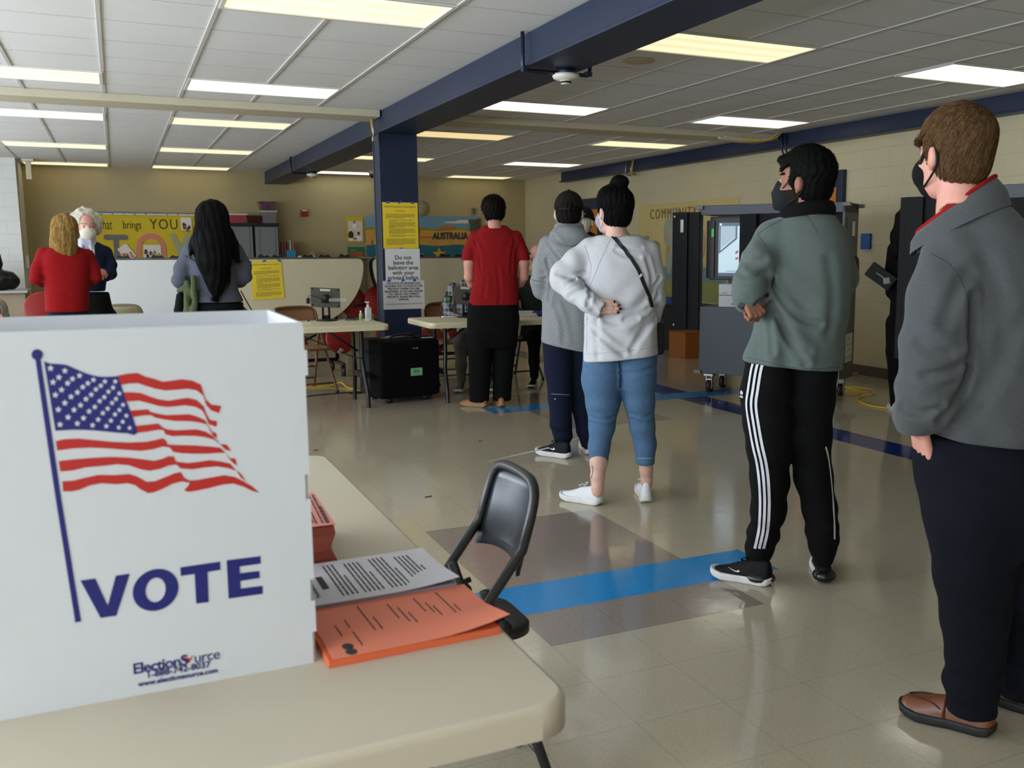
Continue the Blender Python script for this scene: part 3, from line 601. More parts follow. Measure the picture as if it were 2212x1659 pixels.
for q in ([(515,457),(610,443),(690,618),(742,425),(832,412),(745,682),(645,697)],[(1155,372),(1410,335),(1413,388),(1330,402),(1337,595),(1257,605),(1247,415),(1158,428)],[(1452,327),(1668,300),(1671,348),(1535,368),(1537,410),(1662,395),(1665,440),(1540,460),(1542,508),(1683,490),(1683,542),(1465,573)]): poly3(b,[zv(p) for p in q])
n=40
for k in range(n):
    def oo(rx,ry,a): x=rx*math.cos(a); return zv((997+x,517+ry*math.sin(a)-x*.13))
    a,c=2*PI*k/n,2*PI*(k+1)/n; poly3(b,[oo(147,134,a),oo(147,134,c),oo(64,78,c),oo(64,78,a)])
b.out('vote_lettering',navy,r)
lm=lambda px,py: face_m(pan(px,py,.0008),(1,0,0),(0,0,1))
text('maker_lettering','ElectionS',.0225,navy,r,lm(406,1426),'RIGHT',bold=.0004,extr=.0001,space=.9); text('maker_lettering','urce',.0225,navy,r,lm(418,1423),'LEFT',extr=.0001,space=.9)
b=B(); 
for q in ([(1168,968),(1176,948),(1212,955),(1208,975)],[(1190,955),(1205,968),(1242,930),(1212,985),(1200,985)]): poly3(b,[zv(p) for p in q])
b.out('check_mark',red,r)
text('maker_lettering','1-888-742-8037',.0135,navy,r,lm(386,1447),bold=.0003,extr=.0001); text('maker_lettering','www.electionsource.com',.0105,navy,r,lm(386,1463),bold=.0003,extr=.0001)
# ---------------------------------------------------------------- papers on the foreground table
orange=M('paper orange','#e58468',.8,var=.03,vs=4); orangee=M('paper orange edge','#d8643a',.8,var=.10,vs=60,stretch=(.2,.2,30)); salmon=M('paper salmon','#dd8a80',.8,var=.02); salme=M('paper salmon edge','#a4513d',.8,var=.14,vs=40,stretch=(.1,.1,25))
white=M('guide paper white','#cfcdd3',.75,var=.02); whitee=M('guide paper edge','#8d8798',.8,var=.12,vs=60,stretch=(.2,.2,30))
def stack(name,cx,cy,w,d,h,tm,em,lab,rz,twist=0):
    """pile of sheets: a block of edges with a bowed top sheet"""
    r=root(name,(cx,cy,.74),lab,'paper stack',rz); n=6; b=B(); pr=None; vs=[];fs=[]
    base=[(-w/2,-d/2),(w/2,-d/2),(w/2,d/2),(-w/2,d/2)]
    for k in range(n+1):
        a=twist*math.sin(k*1.3)*.6; ox=.004*math.sin(k*1.7)*(h>.05); ca,sa=math.cos(a),math.sin(a)
        vs+=[(x*ca-y*sa+ox,x*sa+y*ca,h*k/n+.0005) for x,y in base]
    for k in range(n): fs+=[(k*4+i,k*4+(i+1)%4,k*4+4+(i+1)%4,k*4+4+i) for i in range(4)]
    fs+=[(0,3,2,1),tuple(n*4+i for i in range(4))]; b.add(vs,fs); b.out('sheets',em,r); return r
# orange forms nearest the camera
r=stack('form_stack',.395,1.525,.285,.216,.012,orange,orangee,'orange printed forms lying nearest the camera on the foreground table',.03)
TM=lambda x,y,z,rz=0: Matrix.Translation((x,y,z))@Matrix.Rotation(rz,4,'Z')
sheet('top_sheet',.295,.218,orange,r,TM(.012,0,.0135),curl=.018)
pm=TM(.012,0,.0150)@face_m((0,0,0),(0,1,0),(-1,0,0))       # page top lies to the left
rw=[]
for k,(v,l0,l1) in enumerate(((-.115,-.03,.02),(-.095,-.08,-.02),(-.095,.0,.04),(-.06,-.03,.09),(-.048,-.03,.03),(-.01,.0,.075),(.002,-.02,.05),(.012,-.03,.02),(.04,.01,.08),(.052,.0,.05),(.06,-.02,.03),(.085,-.02,.09),(.095,-.03,.02))): rw.append((l0,l1,v,.0024))
lines('printed_text',ink,r,pm,[(a,c,-y,h) for a,c,y,h in rw])
b=B(); 
for y in (-.095,-.07): b.sphere((-.105-.0,y*.9-.01,.0152),(.009,.013,.0005),0,14)
b.out('printed_seal',ink,r)
r=stack('guide_stack',.395,1.745,.275,.224,.02,white,whitee,'white stack of printed guide sheets behind the orange forms',.02)
sheet('top_sheet',.28,.228,white,r,TM(.004,0,.0215),curl=.01)
pm=TM(.004,0,.0232)@face_m((0,0,0),(0,1,0),(-1,0,0))
text('title_print','Provisional Ballot Voting Guide',.0125,ink,r,pm@Matrix.Translation((0,.112,0)),extr=.0001)
B().xf(Matrix()).quad((-.04,.085,.0006),(.03,.085,.0006),(.03,.097,.0006),(-.04,.097,.0006)).xf(pm).out('title_bar',ink,r)
rw=rows(-.09,.09,.07,.0085,4,.003)+rows(-.09,.085,.03,.0085,5,.003)+rows(-.09,.09,-.02,.0085,5,.003)+rows(-.09,.08,-.07,.0085,5,.003)
lines('printed_text',ink,r,pm,rw)
r=stack('form_stack',.27,2.005,.19,.27,.092,salmon,salme,'tall stack of salmon slips half hidden behind the voting screen',-.06,.06)
sheet('top_sheet',.192,.272,salmon,r,TM(0,0,.0945,.03))
lines('printed_text',ink,r,TM(0,0,.0962)@face_m((0,0,0),(0,1,0),(-1,0,0)),rows(-.12,.12,-.085,.012,1,.004,1)+rows(-.12,.10,-.065,.012,3,.003)+rows(-.11,.06,-.02,.013,4,.003))
# ---------------------------------------------------------------- folding chairs
def chair(loc,rz,lab,fm,sm,bm_,group=None,w=.225,sy=.0,sz=1):
    """steel folding chair facing local +y"""
    r=root('folding_chair',loc,lab,'chair',rz,group); r.scale=(1,1,sz)
    top=[(-w,-.255,.66),(-w*.97,-.285,.76),(-w*.80,-.298,.805),(-w*.4,-.302,.82),(w*.4,-.302,.82),(w*.80,-.298,.805),(w*.97,-.285,.76),(w,-.255,.66)]
    b=B(); b.tube([(-w,.24,0.0)]+[(-w,.24,.02),(-w,-.08,.43)]+smooth_poly(top,5)+[(w,-.08,.43),(w,.24,.02),(w,.24,0)],.0125,12); b.out('back_frame',fm,r)
    for s in (-1,1):
        B().tube([(s*(w-.028),-.345,0),(s*(w-.028),-.335,.03),(s*(w-.028),-.165,.56)],.0135,10).out('leg',fm,r)
        B().tube([(s*(w-.014),.08,.42),(s*(w-.014),-.22,.50)],.008,8).tube([(s*(w-.02),-.20,.47),(s*(w+.012),-.20,.47)],.022,14).out('hinge_bar',fm,r)
    for q_ in ([(-w,.17,.10),(w,.17,.10)],[(-w+.028,-.313,.10),(w-.028,-.313,.10)],[(-w+.028,-.276,.22),(w-.028,-.276,.22)]): B().tube(q_,.009).out('crossbar',fm,r)
    n=12; vs=[];fs=[]
    for s in (0,1):
        for j in range(7):
            v=j/6; z=.595+v*.218; hw=w*(.985 if v<.7 else .985-((v-.7)/.3)**1.5*.20)
            for i in range(n+1):
                u=i/n*2-1; cy=-.245-(z-.62)*.28-.028*(1-u*u)-s*.009; vs.append((u*hw,cy,z+.018*(u*u-1)*(v<.1)*-1))
    m=7*(n+1)
    for j in range(6):
        for i in range(n):
            a=j*(n+1)+i; fs+=[(a,a+1,a+n+2,a+n+1),(m+a,m+a+n+1,m+a+n+2,m+a+1)]
    for i in range(n): a=i; fs.append((a,m+a,m+a+1,a+1)); a=6*(n+1)+i; fs.append((a,a+1,m+a+1,m+a))
    for j in range(6):
        for e in (0,n): a=j*(n+1)+e; c=a+n+1; fs.append((a,c,m+c,m+a))
    B().add(vs,fs,0,True).out('backrest',bm_,r)
    b=B(); q=rrect(w*2-.05,.40,.07,6,0,0); nn=len(q); Y0=.03+sy; vs=[(x,Y0+y,.425) for x,y in q]+[(x,Y0+y,.445) for x,y in q]+[(x*.96,Y0+y*.96,.452) for x,y in q]+[(x*.80,Y0+y*.80,.444) for x,y in q]
    fs=[tuple(range(nn))[::-1],tuple(3*nn+i for i in range(nn))]
    for k in range(3): fs+=[(k*nn+i,k*nn+(i+1)%nn,(k+1)*nn+(i+1)%nn,(k+1)*nn+i) for i in range(nn)]
    b.add(vs,fs,0,True); b.out('seat',sm,r)
    for s in (-1,1): B().lathe([(.001,0),(.016,0),(.016,.03),(.013,.034),(.001,.034)],(s*w,.24,0),12).out('foot_cap',blk,r); B().lathe([(.001,0),(.015,0),(.015,.03),(.001,.034)],(s*(w-.028),-.345,0),12).out('foot_cap',blk,r)
    return r
cb=M('chair steel black','#16181c',.38,spec=.6); cbp=M('chair back charcoal','#232a35',.30,spec=.6); cs=M('chair seat black','#141414',.5)
chair((.585,2.20,0),PI/2,'black steel folding chair pushed up to the foreground table',cb,cs,cbp,w=.15,sy=-.135)
br=M('chair steel brown','#6b4525',.45); brp=M('chair back brown','#80573a',.45); bg=M('chair steel beige','#7d735a',.45); bgp=M('chair back beige','#8f8768',.5)
chair((1.60,9.43,0),PI+.15,'brown folding chair behind the left check-in table',br,brp,brp)
chair((.02,9.75,0),0,'beige folding chair showing its back above the voting screen',bg,bgp,bgp,w=.165,sz=1.09)
chair((3.12,9.45,0),PI-.05,'brown folding chair under the man in the plaid shirt',br,brp,brp)
chair((3.78,9.42,0),PI+.1,'dark folding chair under the man in the dark green jacket',cb,cs,cs)
chair((-1.05,8.6,0),PI/2,'dark folding chair under the grey-haired person at the left edge',cb,cs,cs)
# ---------------------------------------------------------------- things on the check-in tables
silver=M('tablet shell grey','#6d6c66',.35,metal=.5); glass=M('tray clear acrylic','#cfd3d0',.15,alpha=.28)
def tablet(loc,rz,lab,card):
    r=root('tablet_stand',loc,lab,'tablet stand',rz)
    B().lathe([(.001,0),(.095,0),(.098,.006),(.09,.012),(.03,.018),(.001,.018)],n=36).out('base',blk,r)
    b=B(); 
    for s in (-1,1): b.box((s*.028,.02,.09),(.02,.018,.15),bev=.003)
    b.box((0,.02,.165),(.076,.018,.05),bev=.003); b.box((0,.02,.03),(.076,.018,.04),bev=.003); b.out('post',blk,r)
    B().sphere((0,0,.205),(.042,.03,.042)).out('ball_joint',blk,r)
    tb=B(); R=Matrix.Rotation(-.32,3,'X')@Matrix.Rotation(.07,3,'Y'); tb.box((0,.035,.21),(.27,.018,.185),rot=R,bev=.008); o=tb.out('tablet',silver,r)
    b=B()
    for sx in (-1,1):
        for sz in (-1,1): b.sphere(tuple(Vector((0,.035,.21))+R@Vector((sx*.115,-.010,sz*.075))),(.009,.003,.009),0,10)
    b.out('rubber_dot',blk,o); B().box(tuple(Vector((0,.035,.21))+R@Vector((.0,-.0105,.068))),(.09,.002,.02),rot=R).out('sticker',wht,o)
    B().box((.10,.0,.175),(.16,.06,.003),rot=Matrix.Rotation(.04,3,'Y')).box((.10,-.03,.19),(.16,.002,.03)).out('card_tray',glass,r)
    B().box((-.155,.03,.185),(.03,.02,.05),bev=.004).out('card_reader',blk,r)
    if card: B().box((-.185,.02,.18),(.05,.003,.028)).out('green_card',M('card green','#3fa63a',.5),r)
    B().tube(smooth_poly([(-.15,.03,.20),(-.145,.0,.235),(-.10,-.02,.225),(-.03,-.03,.20)] if not card else [(-.16,.03,.20),(-.20,.03,.215),(-.25,.02,.13),(-.26,.02,.03),(-.255,.03,.003)]),.003,6).out('cable',blk,r)
    return r
tablet((1.70,8.80,.74),0,'grey tablet on a black stand on the left check-in table',False)
tablet((2.985,8.62,.74),.06,'grey tablet with a green card beside the man in red',True)
r=root('sanitizer_bottle',(2.035,8.60,.74),'clear pump bottle of hand sanitizer at the table corner','bottle')
B().lathe([(.001,.001),(.028,.001),(.03,.008),(.03,.115),(.024,.125),(.011,.13),(.001,.13)]).out('body',M('bottle clear','#cdd6d6',.1,alpha=.55),r)
B().box((0,-.0305,.062),(.04,.002,.085)).out('label',M('bottle label','#b9bfc4',.5,var=.3,vs=60),r)
B().lathe([(.001,.128),(.013,.128),(.013,.143),(.005,.146),(.005,.168),(.001,.168)]).box((-.008,0,.172),(.04,.012,.010),bev=.003).out('pump',M('pump white','#d7d9dc',.4),r)
r=root('sanitizer_bottle',(1.985,8.68,.74),'small green labelled bottle beside the pump bottle','bottle')
B().lathe([(.001,.001),(.016,.001),(.016,.06),(.008,.068),(.001,.068)],n=16).out('body',M('bottle clear','#cdd6d6'),r); B().lathe([(.0165,.012),(.0167,.05),(.0166,.05),(.0165,.012)],n=16).out('label',M('label green','#7da35c',.5),r); B().lathe([(.001,.066),(.008,.066),(.008,.092),(.001,.092)],n=14).out('cap',M('pump white','#d7d9dc'),r)
def pen(x,y,z,rz,c,lab,ln=.14):
    r=root('pen',(x,y,z+.006),lab,'pen',rz); o=B().tube([(-ln/2,0,0),(ln*.32,0,0)],.005,10).out('barrel',M('pen '+c,c,.4),r); B().tube([(ln*.32,0,0),(ln*.45,0,0),(ln/2,0,0)],[.0045,.003,.001],10).out('tip',blk,r)
pen(1.925,8.74,.74,-.15,'#1b2f86','blue pen lying left of the hand sanitizer'); pen(1.545,8.83,.74,1.2,'#111116','short black pen left of the tablet stand',.08)
tag(B().box((0,0,.0012),(.26,.19,.002)).out('paper_sheet',whitep,None,(1.37,8.55,.74),(0,0,.1)),'white sheet of paper on the left check-in table','paper')
tag(B().box((0,0,.006),(.12,.06,.011),bev=.003).out('card_holder',whitep,None,(2.83,8.72,.74),(0,0,.1)),'small white card holder left of the right tablet','card')
r=root('paper_box',(3.52,8.50,.74),'low white box of forms beside the man in red','box'); B().box((0,0,.018),(.22,.2,.035),bev=.003).out('body',whitep,r); B().box((.02,0,.042),(.2,.17,.012)).out('forms',greyp,r)
r=root('purple_pouch',(3.66,8.44,.74),'purple cloth pouch on the right check-in table','pouch'); B().sphere((0,0,.026),(.09,.05,.026)).sphere((.05,.02,.04),(.05,.035,.018)).sphere((-.04,-.01,.04),(.05,.03,.015)).out('cloth',M('cloth purple','#3a1f7d',.7,bump=.002,bs=30),r)
B().tube(smooth_poly([(.05,.0,.06),(.09,-.02,.05),(.11,-.03,.02)]),.006,8).out('cord',M('cloth violet dark','#251552',.7),r)
tag(B().box((0,0,.0),(.16,.02,.03)).out('paper_slip',M('slip pink','#b9a3b4',.7),None,(3.72,8.055,.70),(.2,.3,.1)),'pale slip hanging over the front edge of the right check-in table','paper')
r=root('buckle_strap',(0,0,0),'black buckle strap slung below the left check-in table','strap')
B().tube(smooth_poly([(1.42,8.55,.64),(1.55,8.5,.58),(1.68,8.42,.52),(1.80,8.36,.46),(1.90,8.33,.43)]),.018,8,flat=.25).out('webbing',blk,r); B().box((1.73,8.39,.50),(.035,.02,.05),rot=Matrix.Rotation(.6,3,'Y'),bev=.004).out('buckle',steel,r)
# ---------------------------------------------------------------- column notices
r=root('notice',(0,0,0),'yellow notice taped highest on the blue column','notice'); ycol=9.5425
mt=face_m((2.617,ycol,1.625),(1,0,.0),(0.0,0,1)); sheet('paper',.364,.46,yellowp,r,mt)
text('heading','IDENTIFICATION REQUIRED TO VOTE AT PRECINCTS',.0135,ink,r,mt@Matrix.Translation((0,.185,.0014)),extr=.0001,bold=.0004)
lines('printed_text',ink2,r,mt@Matrix.Translation((0,0,.001)),[(-.05,.05,.148,.004),(-.05,.05,.139,.004)]+rows(-.15,.15,.11,.011,4,.005)+rows(-.12,.135,.055,.011,2,.005,.3)+rows(-.12,.15,.03,.011,5,.005)+rows(-.13,0,-.02,.011,1,.005)+rows(-.12,.15,-.035,.011,5,.005)+rows(-.12,.15,-.098,.011,2,.005)+rows(-.15,.15,-.135,.011,6,.005))
tapes(r,mt,[(-.125,.228,.1),(0,.232,.7),(.13,.228,.1),(0,-.232,.1)])
r=root('notice',(0,0,0),'white notice on the column asking not to leave with a printed ballot','notice')
mt=face_m((2.627,ycol-.003,1.22),(1,0,0),(0,0,1)); sheet('paper',.36,.345,whitep,r,mt)
text('message','Do not\nleave the\nballoting area\nwith your\nprinted ballot.',.058,ink,r,mt@Matrix.Translation((.005,-.02,.0014)),extr=.0001,bold=.0012,ls=.88)
r=root('notice',(0,0,0),'lowest white notice on the column about voting at your precinct','notice')
mt=face_m((2.63,ycol-.006,.925),(1,0,0.0),(0,0,1)); sheet('paper',.43,.29,greyp,r,mt,curl=.0)
text('message','THE STATE OF GEORGIA LAW\nREQUIRES YOU TO VOTE AT THE\nPRECINCT WHERE YOU ARE\nREGISTERED. IF YOU ARE UNSURE\nYOU ARE AT THE CORRECT\nPRECINCT, PLEASE SEE A POLL\nOFFICIAL.',.026,ink,r,mt@Matrix.Translation((0,.035,.0014)),extr=.0001,bold=.0011,ls=1.05)
lines('printed_text',ink,r,mt@Matrix.Translation((0,0,.001)),[(-.19,.19,-.092,.005)]); tapes(r,mt,[(-.15,.145,.1),(-.005,.148,.3),(.115,.146,-.2)])
# ---------------------------------------------------------------- rolling case
bag=M('nylon black','#050506',.85,bump=.0005,bs=300,spec=.15); bag2=M('nylon charcoal','#1c1c1e',.85,bump=.0005,bs=300)
r=root('rolling_case',(2.28,8.56,0),'large black rolling case with a green label between the check-in tables','case',.16); r.scale=(1.1,1.15,1.04)
B().box((.03,-.08,.30),(.54,.22,.50),bev=.03).out('front_half',bag,r); B().box((.03,.15,.30),(.53,.22,.50),bev=.03).out('rear_half',bag2,r)
b=B(); b.box((.03,.035,.30),(.55,.03,.512),bev=.006); b.out('zip_band',bag2,r)
B().tube(smooth_poly([(-.09,-.06,.553),(-.05,-.06,.585),(.10,-.06,.585),(.14,-.06,.553)]),.011,8).out('handle',blk,r)
B().tube(smooth_poly([(-.12,.05,.556),(0,.0,.562),(.12,.06,.566),(.05,.12,.562),(-.06,.09,.562),(.02,.02,.568)]),.005,6).out('cord',M('cord white','#9a9a98',.6),r)
mt=face_m((.08,-.192,.27),(1,0,0),(0,0,1)); lb=B().box((.08,-.191,.27),(.105,.003,.068),bev=.001).out('label',M('label mint','#7ab78a',.6),r)
text('label_print','07A',.03,ink,lb,mt@Matrix.Translation((0,.004,.0012)),extr=.0001,bold=.0006); lines('label_lines',ink2,lb,mt@Matrix.Translation((0,0,.001)),[(-.035,.035,-.022,.002)])
B().box((.24,-.08,.553),(.09,.06,.003),rz=-.2).out('sticker',whitep,r); B().tube([(.05,-.197,.48),(.085,-.197,.475)],.004,6).sphere((.09,-.197,.478),.008,0,8).out('zip_pull',steel,r)
for s in (-1,1):
    B().tube([(s*.16+.03-.02,-.10,.03),(s*.16+.03+.02,-.10,.03)],.03,16).out('wheel',blk,r); B().box((s*.16+.03,-.10,.045),(.05,.06,.02)).out('wheel_housing',blk,r)
    B().tube([(s*.16+.03-.02,.18,.03),(s*.16+.03+.02,.18,.03)],.03,16).out('wheel',blk,r); B().box((s*.16+.03,.18,.045),(.05,.06,.02)).out('wheel_housing',blk,r)
# ---------------------------------------------------------------- folded cafeteria tables with stools
lam=M('laminate cream','#c9bf9f',.45,var=.015); lam_lit=M('laminate window-lit','#d3d6d8',.40,var=.01); rim=M('table rim black','#0c0c0d',.5); stool=M('stool red','#8e1b18',.45); fram=M('frame black','#121214',.45)  # second laminate is a lit copy: window light put into the left table's colour
def dshape(rad,n=48,cut=.05):
    """half round with softened top corners; z measured down from the fold"""
    P=[(-rad+cut,0),]
    P=[(-rad+.06,0.0),(-rad+.02,-.012),(-rad+.003,-.05)]
    for k in range(1,n): a=PI+PI*k/n; P.append((rad*math.cos(a),rad*math.sin(a)-.05*abs(math.cos(a))))
    P+=[(rad-.003,-.05),(rad-.02,-.012),(rad-.06,0)]
    return P[::-1]
def folded(cx,cy,lab,lm,zt=1.285,rad=.73):
    r=root('folded_table',(cx,cy,0),lab,'folded table',group='folded cafeteria tables')
    for s,o in ((-1,-.085),(1,.085)):
        P=[(x,z+zt) for x,z in dshape(rad)]
        B().prism(P,.012,'xz',o-.006).out('table_half',lm,r)
        q=[(x*1.012,(z-zt)*1.012+zt+.004) for x,z in P]; B().prism(q,.022,'xz',o+(.007 if s<0 else -.029)).out('edge_band',rim,r)
    b=B()
    b.box((0,0,zt+.012),(1.36,.10,.016)); 
    b.out('hinge_rail',M('hinge steel','#6d6c68',.4,metal=.5),r)
    for k,x in enumerate((-.58,-.34,-.2,.12,.3,.52)): B().prism([(x-.06,0),(x-.03,.028+.008*(k%2)),(x+.01,.014),(x+.05,.026),(x+.075,0)],.05,'xz',-.07).out('latch',rim,r,(0,0,zt+.02))
    b=B()
    for x in (-.42,.42): b.tube([(x,0,zt),(x,0,.16)],.022); b.tube([(x,-.32,.13),(x,.32,.13)],.022)
    b.tube([(-.42,0,.16),(.42,0,.16)],.02); b.tube([(-.42,0,.55),(.42,0,.55)],.016); b.tube([(-.42,0,.16),(.42,0,.55)],.012); b.out('frame',fram,r)
    for x,y,z,rr,side in ((-.48,-.2,.40,.17,-1),(.40,-.26,.41,.17,-1),(-.95,.05,.80,.175,-1),(.92,.05,.80,.175,-1),(-.1,-.2,.34,.17,-1),(.42,.26,.41,.17,1),(-.46,.26,.41,.17,1)):
        R=Matrix.Rotation(PI/2*side*-1+.25*side,3,'X')@Matrix.Rotation(.2,3,'Y')
        st=B().lathe([(.001,0),(rr-.02,0),(rr,.01),(rr,.024),(rr-.015,.032),(.001,.032)],n=28,rot=R).out('stool',stool,r,(x,y,z))
        B().tube([(0,0,0),(-x*.25,-y*.6,-.04),(-x*.5 if abs(x)>.5 else 0,-y,-.1)],.014,8).out('stool_arm',fram,st)
    for x in (-.42,.42):
        for y in (-.3,.3): 
            cs_=B().tube([(x-.016,y,.05),(x+.016,y,.05)],.05,18).box((x,y,.10),(.05,.05,.02)).out('caster',fram,r)
    return r
f1=folded(.26,10.85,'folded white table behind the couple on the left',lam_lit); 
folded(1.765,10.78,'folded cream table with a yellow notice taped on it',lam)
folded(3.33,10.78,'folded cream table mostly hidden behind the blue column',lam)
r=root('notice',(0,0,0),'yellow notice taped to the folded cream table','notice')
mt=face_m((1.45,10.683,1.063),(1,0,.03),(-.05,0,1)); sheet('paper',.325,.41,yellowp,r,mt)
text('heading','IDENTIFICATION REQUIRED TO VOTE AT PRECINCTS',.0118,ink,r,mt@Matrix.Translation((0,.165,.0014)),extr=.0001,bold=.0004)
lines('printed_text',ink2,r,mt@Matrix.Translation((0,0,.001)),[(-.05,.05,.13,.004),(-.05,.05,.122,.004)]+rows(-.13,.13,.095,.010,4,.0045)+rows(-.11,.12,.045,.010,2,.0045,.3)+rows(-.11,.13,.02,.010,5,.0045)+rows(-.12,0,-.028,.010,1,.0045)+rows(-.11,.13,-.042,.010,5,.0045)+rows(-.11,.13,-.098,.010,2,.0045)+rows(-.13,.13,-.13,.010,5,.0045))
tapes(r,mt,[(-.155,.20,-.6),(-.01,.204,.1),(.145,.203,-.5)])
# ---------------------------------------------------------------- voting machine carriers
cg=M('carrier steel slate','#333a47',.45,var=.04,vs=2); cg2=M('carrier steel olive','#4a4b45',.5,var=.03); cbk=M('carrier door black','#060709',.6,spec=.2); bump_=M('bumper rubber grey','#6e6e6c',.5); wheelm=M('caster brown','#2d1a17',.5); note=M('label paper pale','#c9c8bf',.7)
W_,D_,Z0,Z1,ZS=1.36,.50,.19,1.79,.835
def carrier(loc,rz,lab,full):
    r=root('voting_carrier',loc,lab,'equipment cart',rz)
    B().box((W_/2,.012,(Z0+ZS)/2),(W_,.02,ZS-Z0),bev=.003).out('front_panel',cg,r)
    B().box((W_/2,D_/2,ZS-.01),(W_-.02,D_-.03,.02)).out('shelf',cg,r); B().box((W_/2,D_/2,Z0+.015),(W_-.01,D_-.02,.03)).out('floor_panel',cg,r)
    B().box((W_/2,D_/2,Z1-.045),(W_,D_,.09),bev=.004).out('top_panel',cg,r)
    sp=B().box((W_-.012,D_/2,(Z0+Z1)/2),(.024,D_,Z1-Z0),bev=.004).out('side_panel',cg2,r)
    b=B(); b.box((W_+.004,D_*.5,1.02),(.01,D_*.72,1.28)); b.out('side_door',cg2,sp)
    B().tube(smooth_poly([(W_+.008,D_*.62,1.30),(W_+.05,D_*.62,1.28),(W_+.05,D_*.62,1.08),(W_+.008,D_*.62,1.06)]),.012,8).out('handle',blk,sp)
    B().box((W_+.012,D_*.55,1.56),(.004,.09,.13)).out('label',note,sp)
    B().box((W_+.012,D_*.5,.48),(.004,.24,.26)).out('label',note,sp)
    mt=face_m((W_+.0145,D_*.5,.48),(0,1,0),(0,0,1))
    text('label_print','07A',.04,ink,sp,mt@Matrix.Translation((0,.08,0)),extr=.0001); text('label_print','8 of 8',.035,ink,sp,mt@Matrix.Translation((0,-.02,0)),extr=.0001); text('label_print','January 5, 2021',.028,ink,sp,mt@Matrix.Translation((0,-.085,0)),extr=.0001); lines('label_lines',ink,sp,mt,[(-.1,.1,.03,.006)])
    b=B(); b.box((-.012,.03,(ZS+Z1)/2),(.024,.05,Z1-ZS)); b.out('post',cg,r)
    # black double door leaf swung out past the left end, and a dividing leaf near the middle
    dl=B().box((-.145,-.012,1.17),(.28,.018,1.12),bev=.003).out('door',cbk,r); B().box((-.18,-.035,1.17),(.12,.018,1.12),bev=.003).out('door_leaf',cbk,dl); 
    if full:
        for z in (.65,1.69): B().sphere((-.26,-.022,z),(.014,.008,.014),0,10).out('rivet',steel,dl)
        B().box((-.175,-.046,1.60),(.03,.003,.12)).out('label',note,dl)
    dv=B().box((.50,-.08,1.27),(.18,.02,.86),rz=-.25,bev=.003).out('door',cbk,r); B().box((.78,-.05,1.27),(.42,.02,.86),bev=.003).out('door_leaf',cbk,dv)
    B().box((1.16,D_*.5,1.27),(.36,.02,.86)).box((.62,D_*.5,1.27),(.02,D_-.04,.86)).out('divider',cbk,r)
    for x in (-.01,W_+.012):
        for y in (.0,D_):
            for z in (Z0+.012,Z1-.02): B().box((x,y,z),(.075,.05,.035),bev=.006).out('corner_bumper',bump_,r)
    for k,(x,y) in enumerate(((.09,.07),(W_-.09,.07),(.09,D_-.07),(W_-.09,D_-.07))):
        rr=.065; c=B().tube([(x-.02,y,rr),(x+.02,y,rr)],rr,22).out('caster',wheelm,r); b=B()
        for s in (-1,1): b.box((x+s*.027,y+.0,.10),(.006,.05,.13))
        b.box((x,y,.172),(.09,.09,.02)); b.tube([(x-.04,y,rr),(x+.04,y,rr)],.012,10); b.box((x+.02,y-.05,.135),(.05,.05,.012)); b.out('fork',galv,c)
    return r
C1=(5.03,7.72,0); A1=-.963
c1=carrier(C1,A1,'slate voting machine cart with a lit screen behind the man in grey green',True)
c2=carrier((5.05,4.78,0),-1.12,'slate voting machine cart at the right edge behind the man in grey',False)
def loc1(x,y,z,c=C1,a=A1): return (c[0]+x*math.cos(a)-y*math.sin(a),c[1]+x*math.sin(a)+y*math.cos(a),z)
r=root('voting_screen_monitor',loc1(.21,.24,ZS+.001),'tall lit touch screen standing in the nearer voting cart','screen',A1+.12)
r.scale=(1.06,1,1.06); B().box((0,0,.52),(.37,.045,.57),bev=.006).out('housing',blk,r); B().box((-.175,-.02,.51),(.07,.05,.52)).out('side_shield',blk,r)
ms=M('screen white','#c8dde6',.3,emit='#b9d6e4',es=.55); mn=M('screen navy','#2f4565',.3,emit='#2f4565',es=.5); ml=M('screen grey blue','#9fb8c6',.3,emit='#9fb8c6',es=.5); mr=M('screen red','#b03a3a',.3,emit='#b03a3a',es=.5)
ds=B().box((.03,-.024,.51),(.265,.004,.48)).out('display',ms,r)
B().box((.03,-.027,.735),(.265,.003,.03)).out('screen_banner',mn,ds); B().box((.03,-.027,.285),(.265,.003,.03)).out('screen_footer',mn,ds)
b=B(); b.prism([(-.10,.72),(-.085,.72),(-.085,.50),(-.10,.47)],.002,'xz',-.028); b.prism([(-.10,.47),(-.095,.49),(.052,.615),(.052,.72),(.068,.72),(.068,.605)],.002,'xz',-.0285); b.out('screen_graphic',mn,ds)
B().prism([(-.085,.515),(-.085,.72),(.052,.72),(.052,.62)],.002,'xz',-.0275).out('screen_graphic',ml,ds)
B().prism([(.06,.50),(.085,.50),(.075,.475),(.05,.47)],.002,'xz',-.028).prism([(.05,.43),(.075,.445),(.085,.43),(.06,.415)],.002,'xz',-.028).out('screen_mark',mr,ds)
B().box((-.085,-.028,.735),(.02,.002,.022)).out('screen_mark',ms,ds); lines('screen_print',ink,ds,face_m((.03,-.0275,.315),(1,0,0),(0,0,1)),[(-.06,.06,0,.004)])
b=B(); b.box((.03,.01,.24),(.15,.02,.02)); b.box((-.02,.01,.12),(.012,.02,.24)); b.out('stand_bracket',M('bracket yellow','#a8a13a',.5),r); B().box((.06,.02,.12),(.14,.06,.235)).out('stand',blk,r)
B().box((-.155,-.046,.66),(.022,.003,.075)).out('power_light',M('indicator green','#1fae2f',.4,emit='#1fae2f',es=.4),r)
r=root('printer',loc1(.36,.13,ZS+.001),'white printer on the shelf of the nearer voting cart','printer',A1+.12)
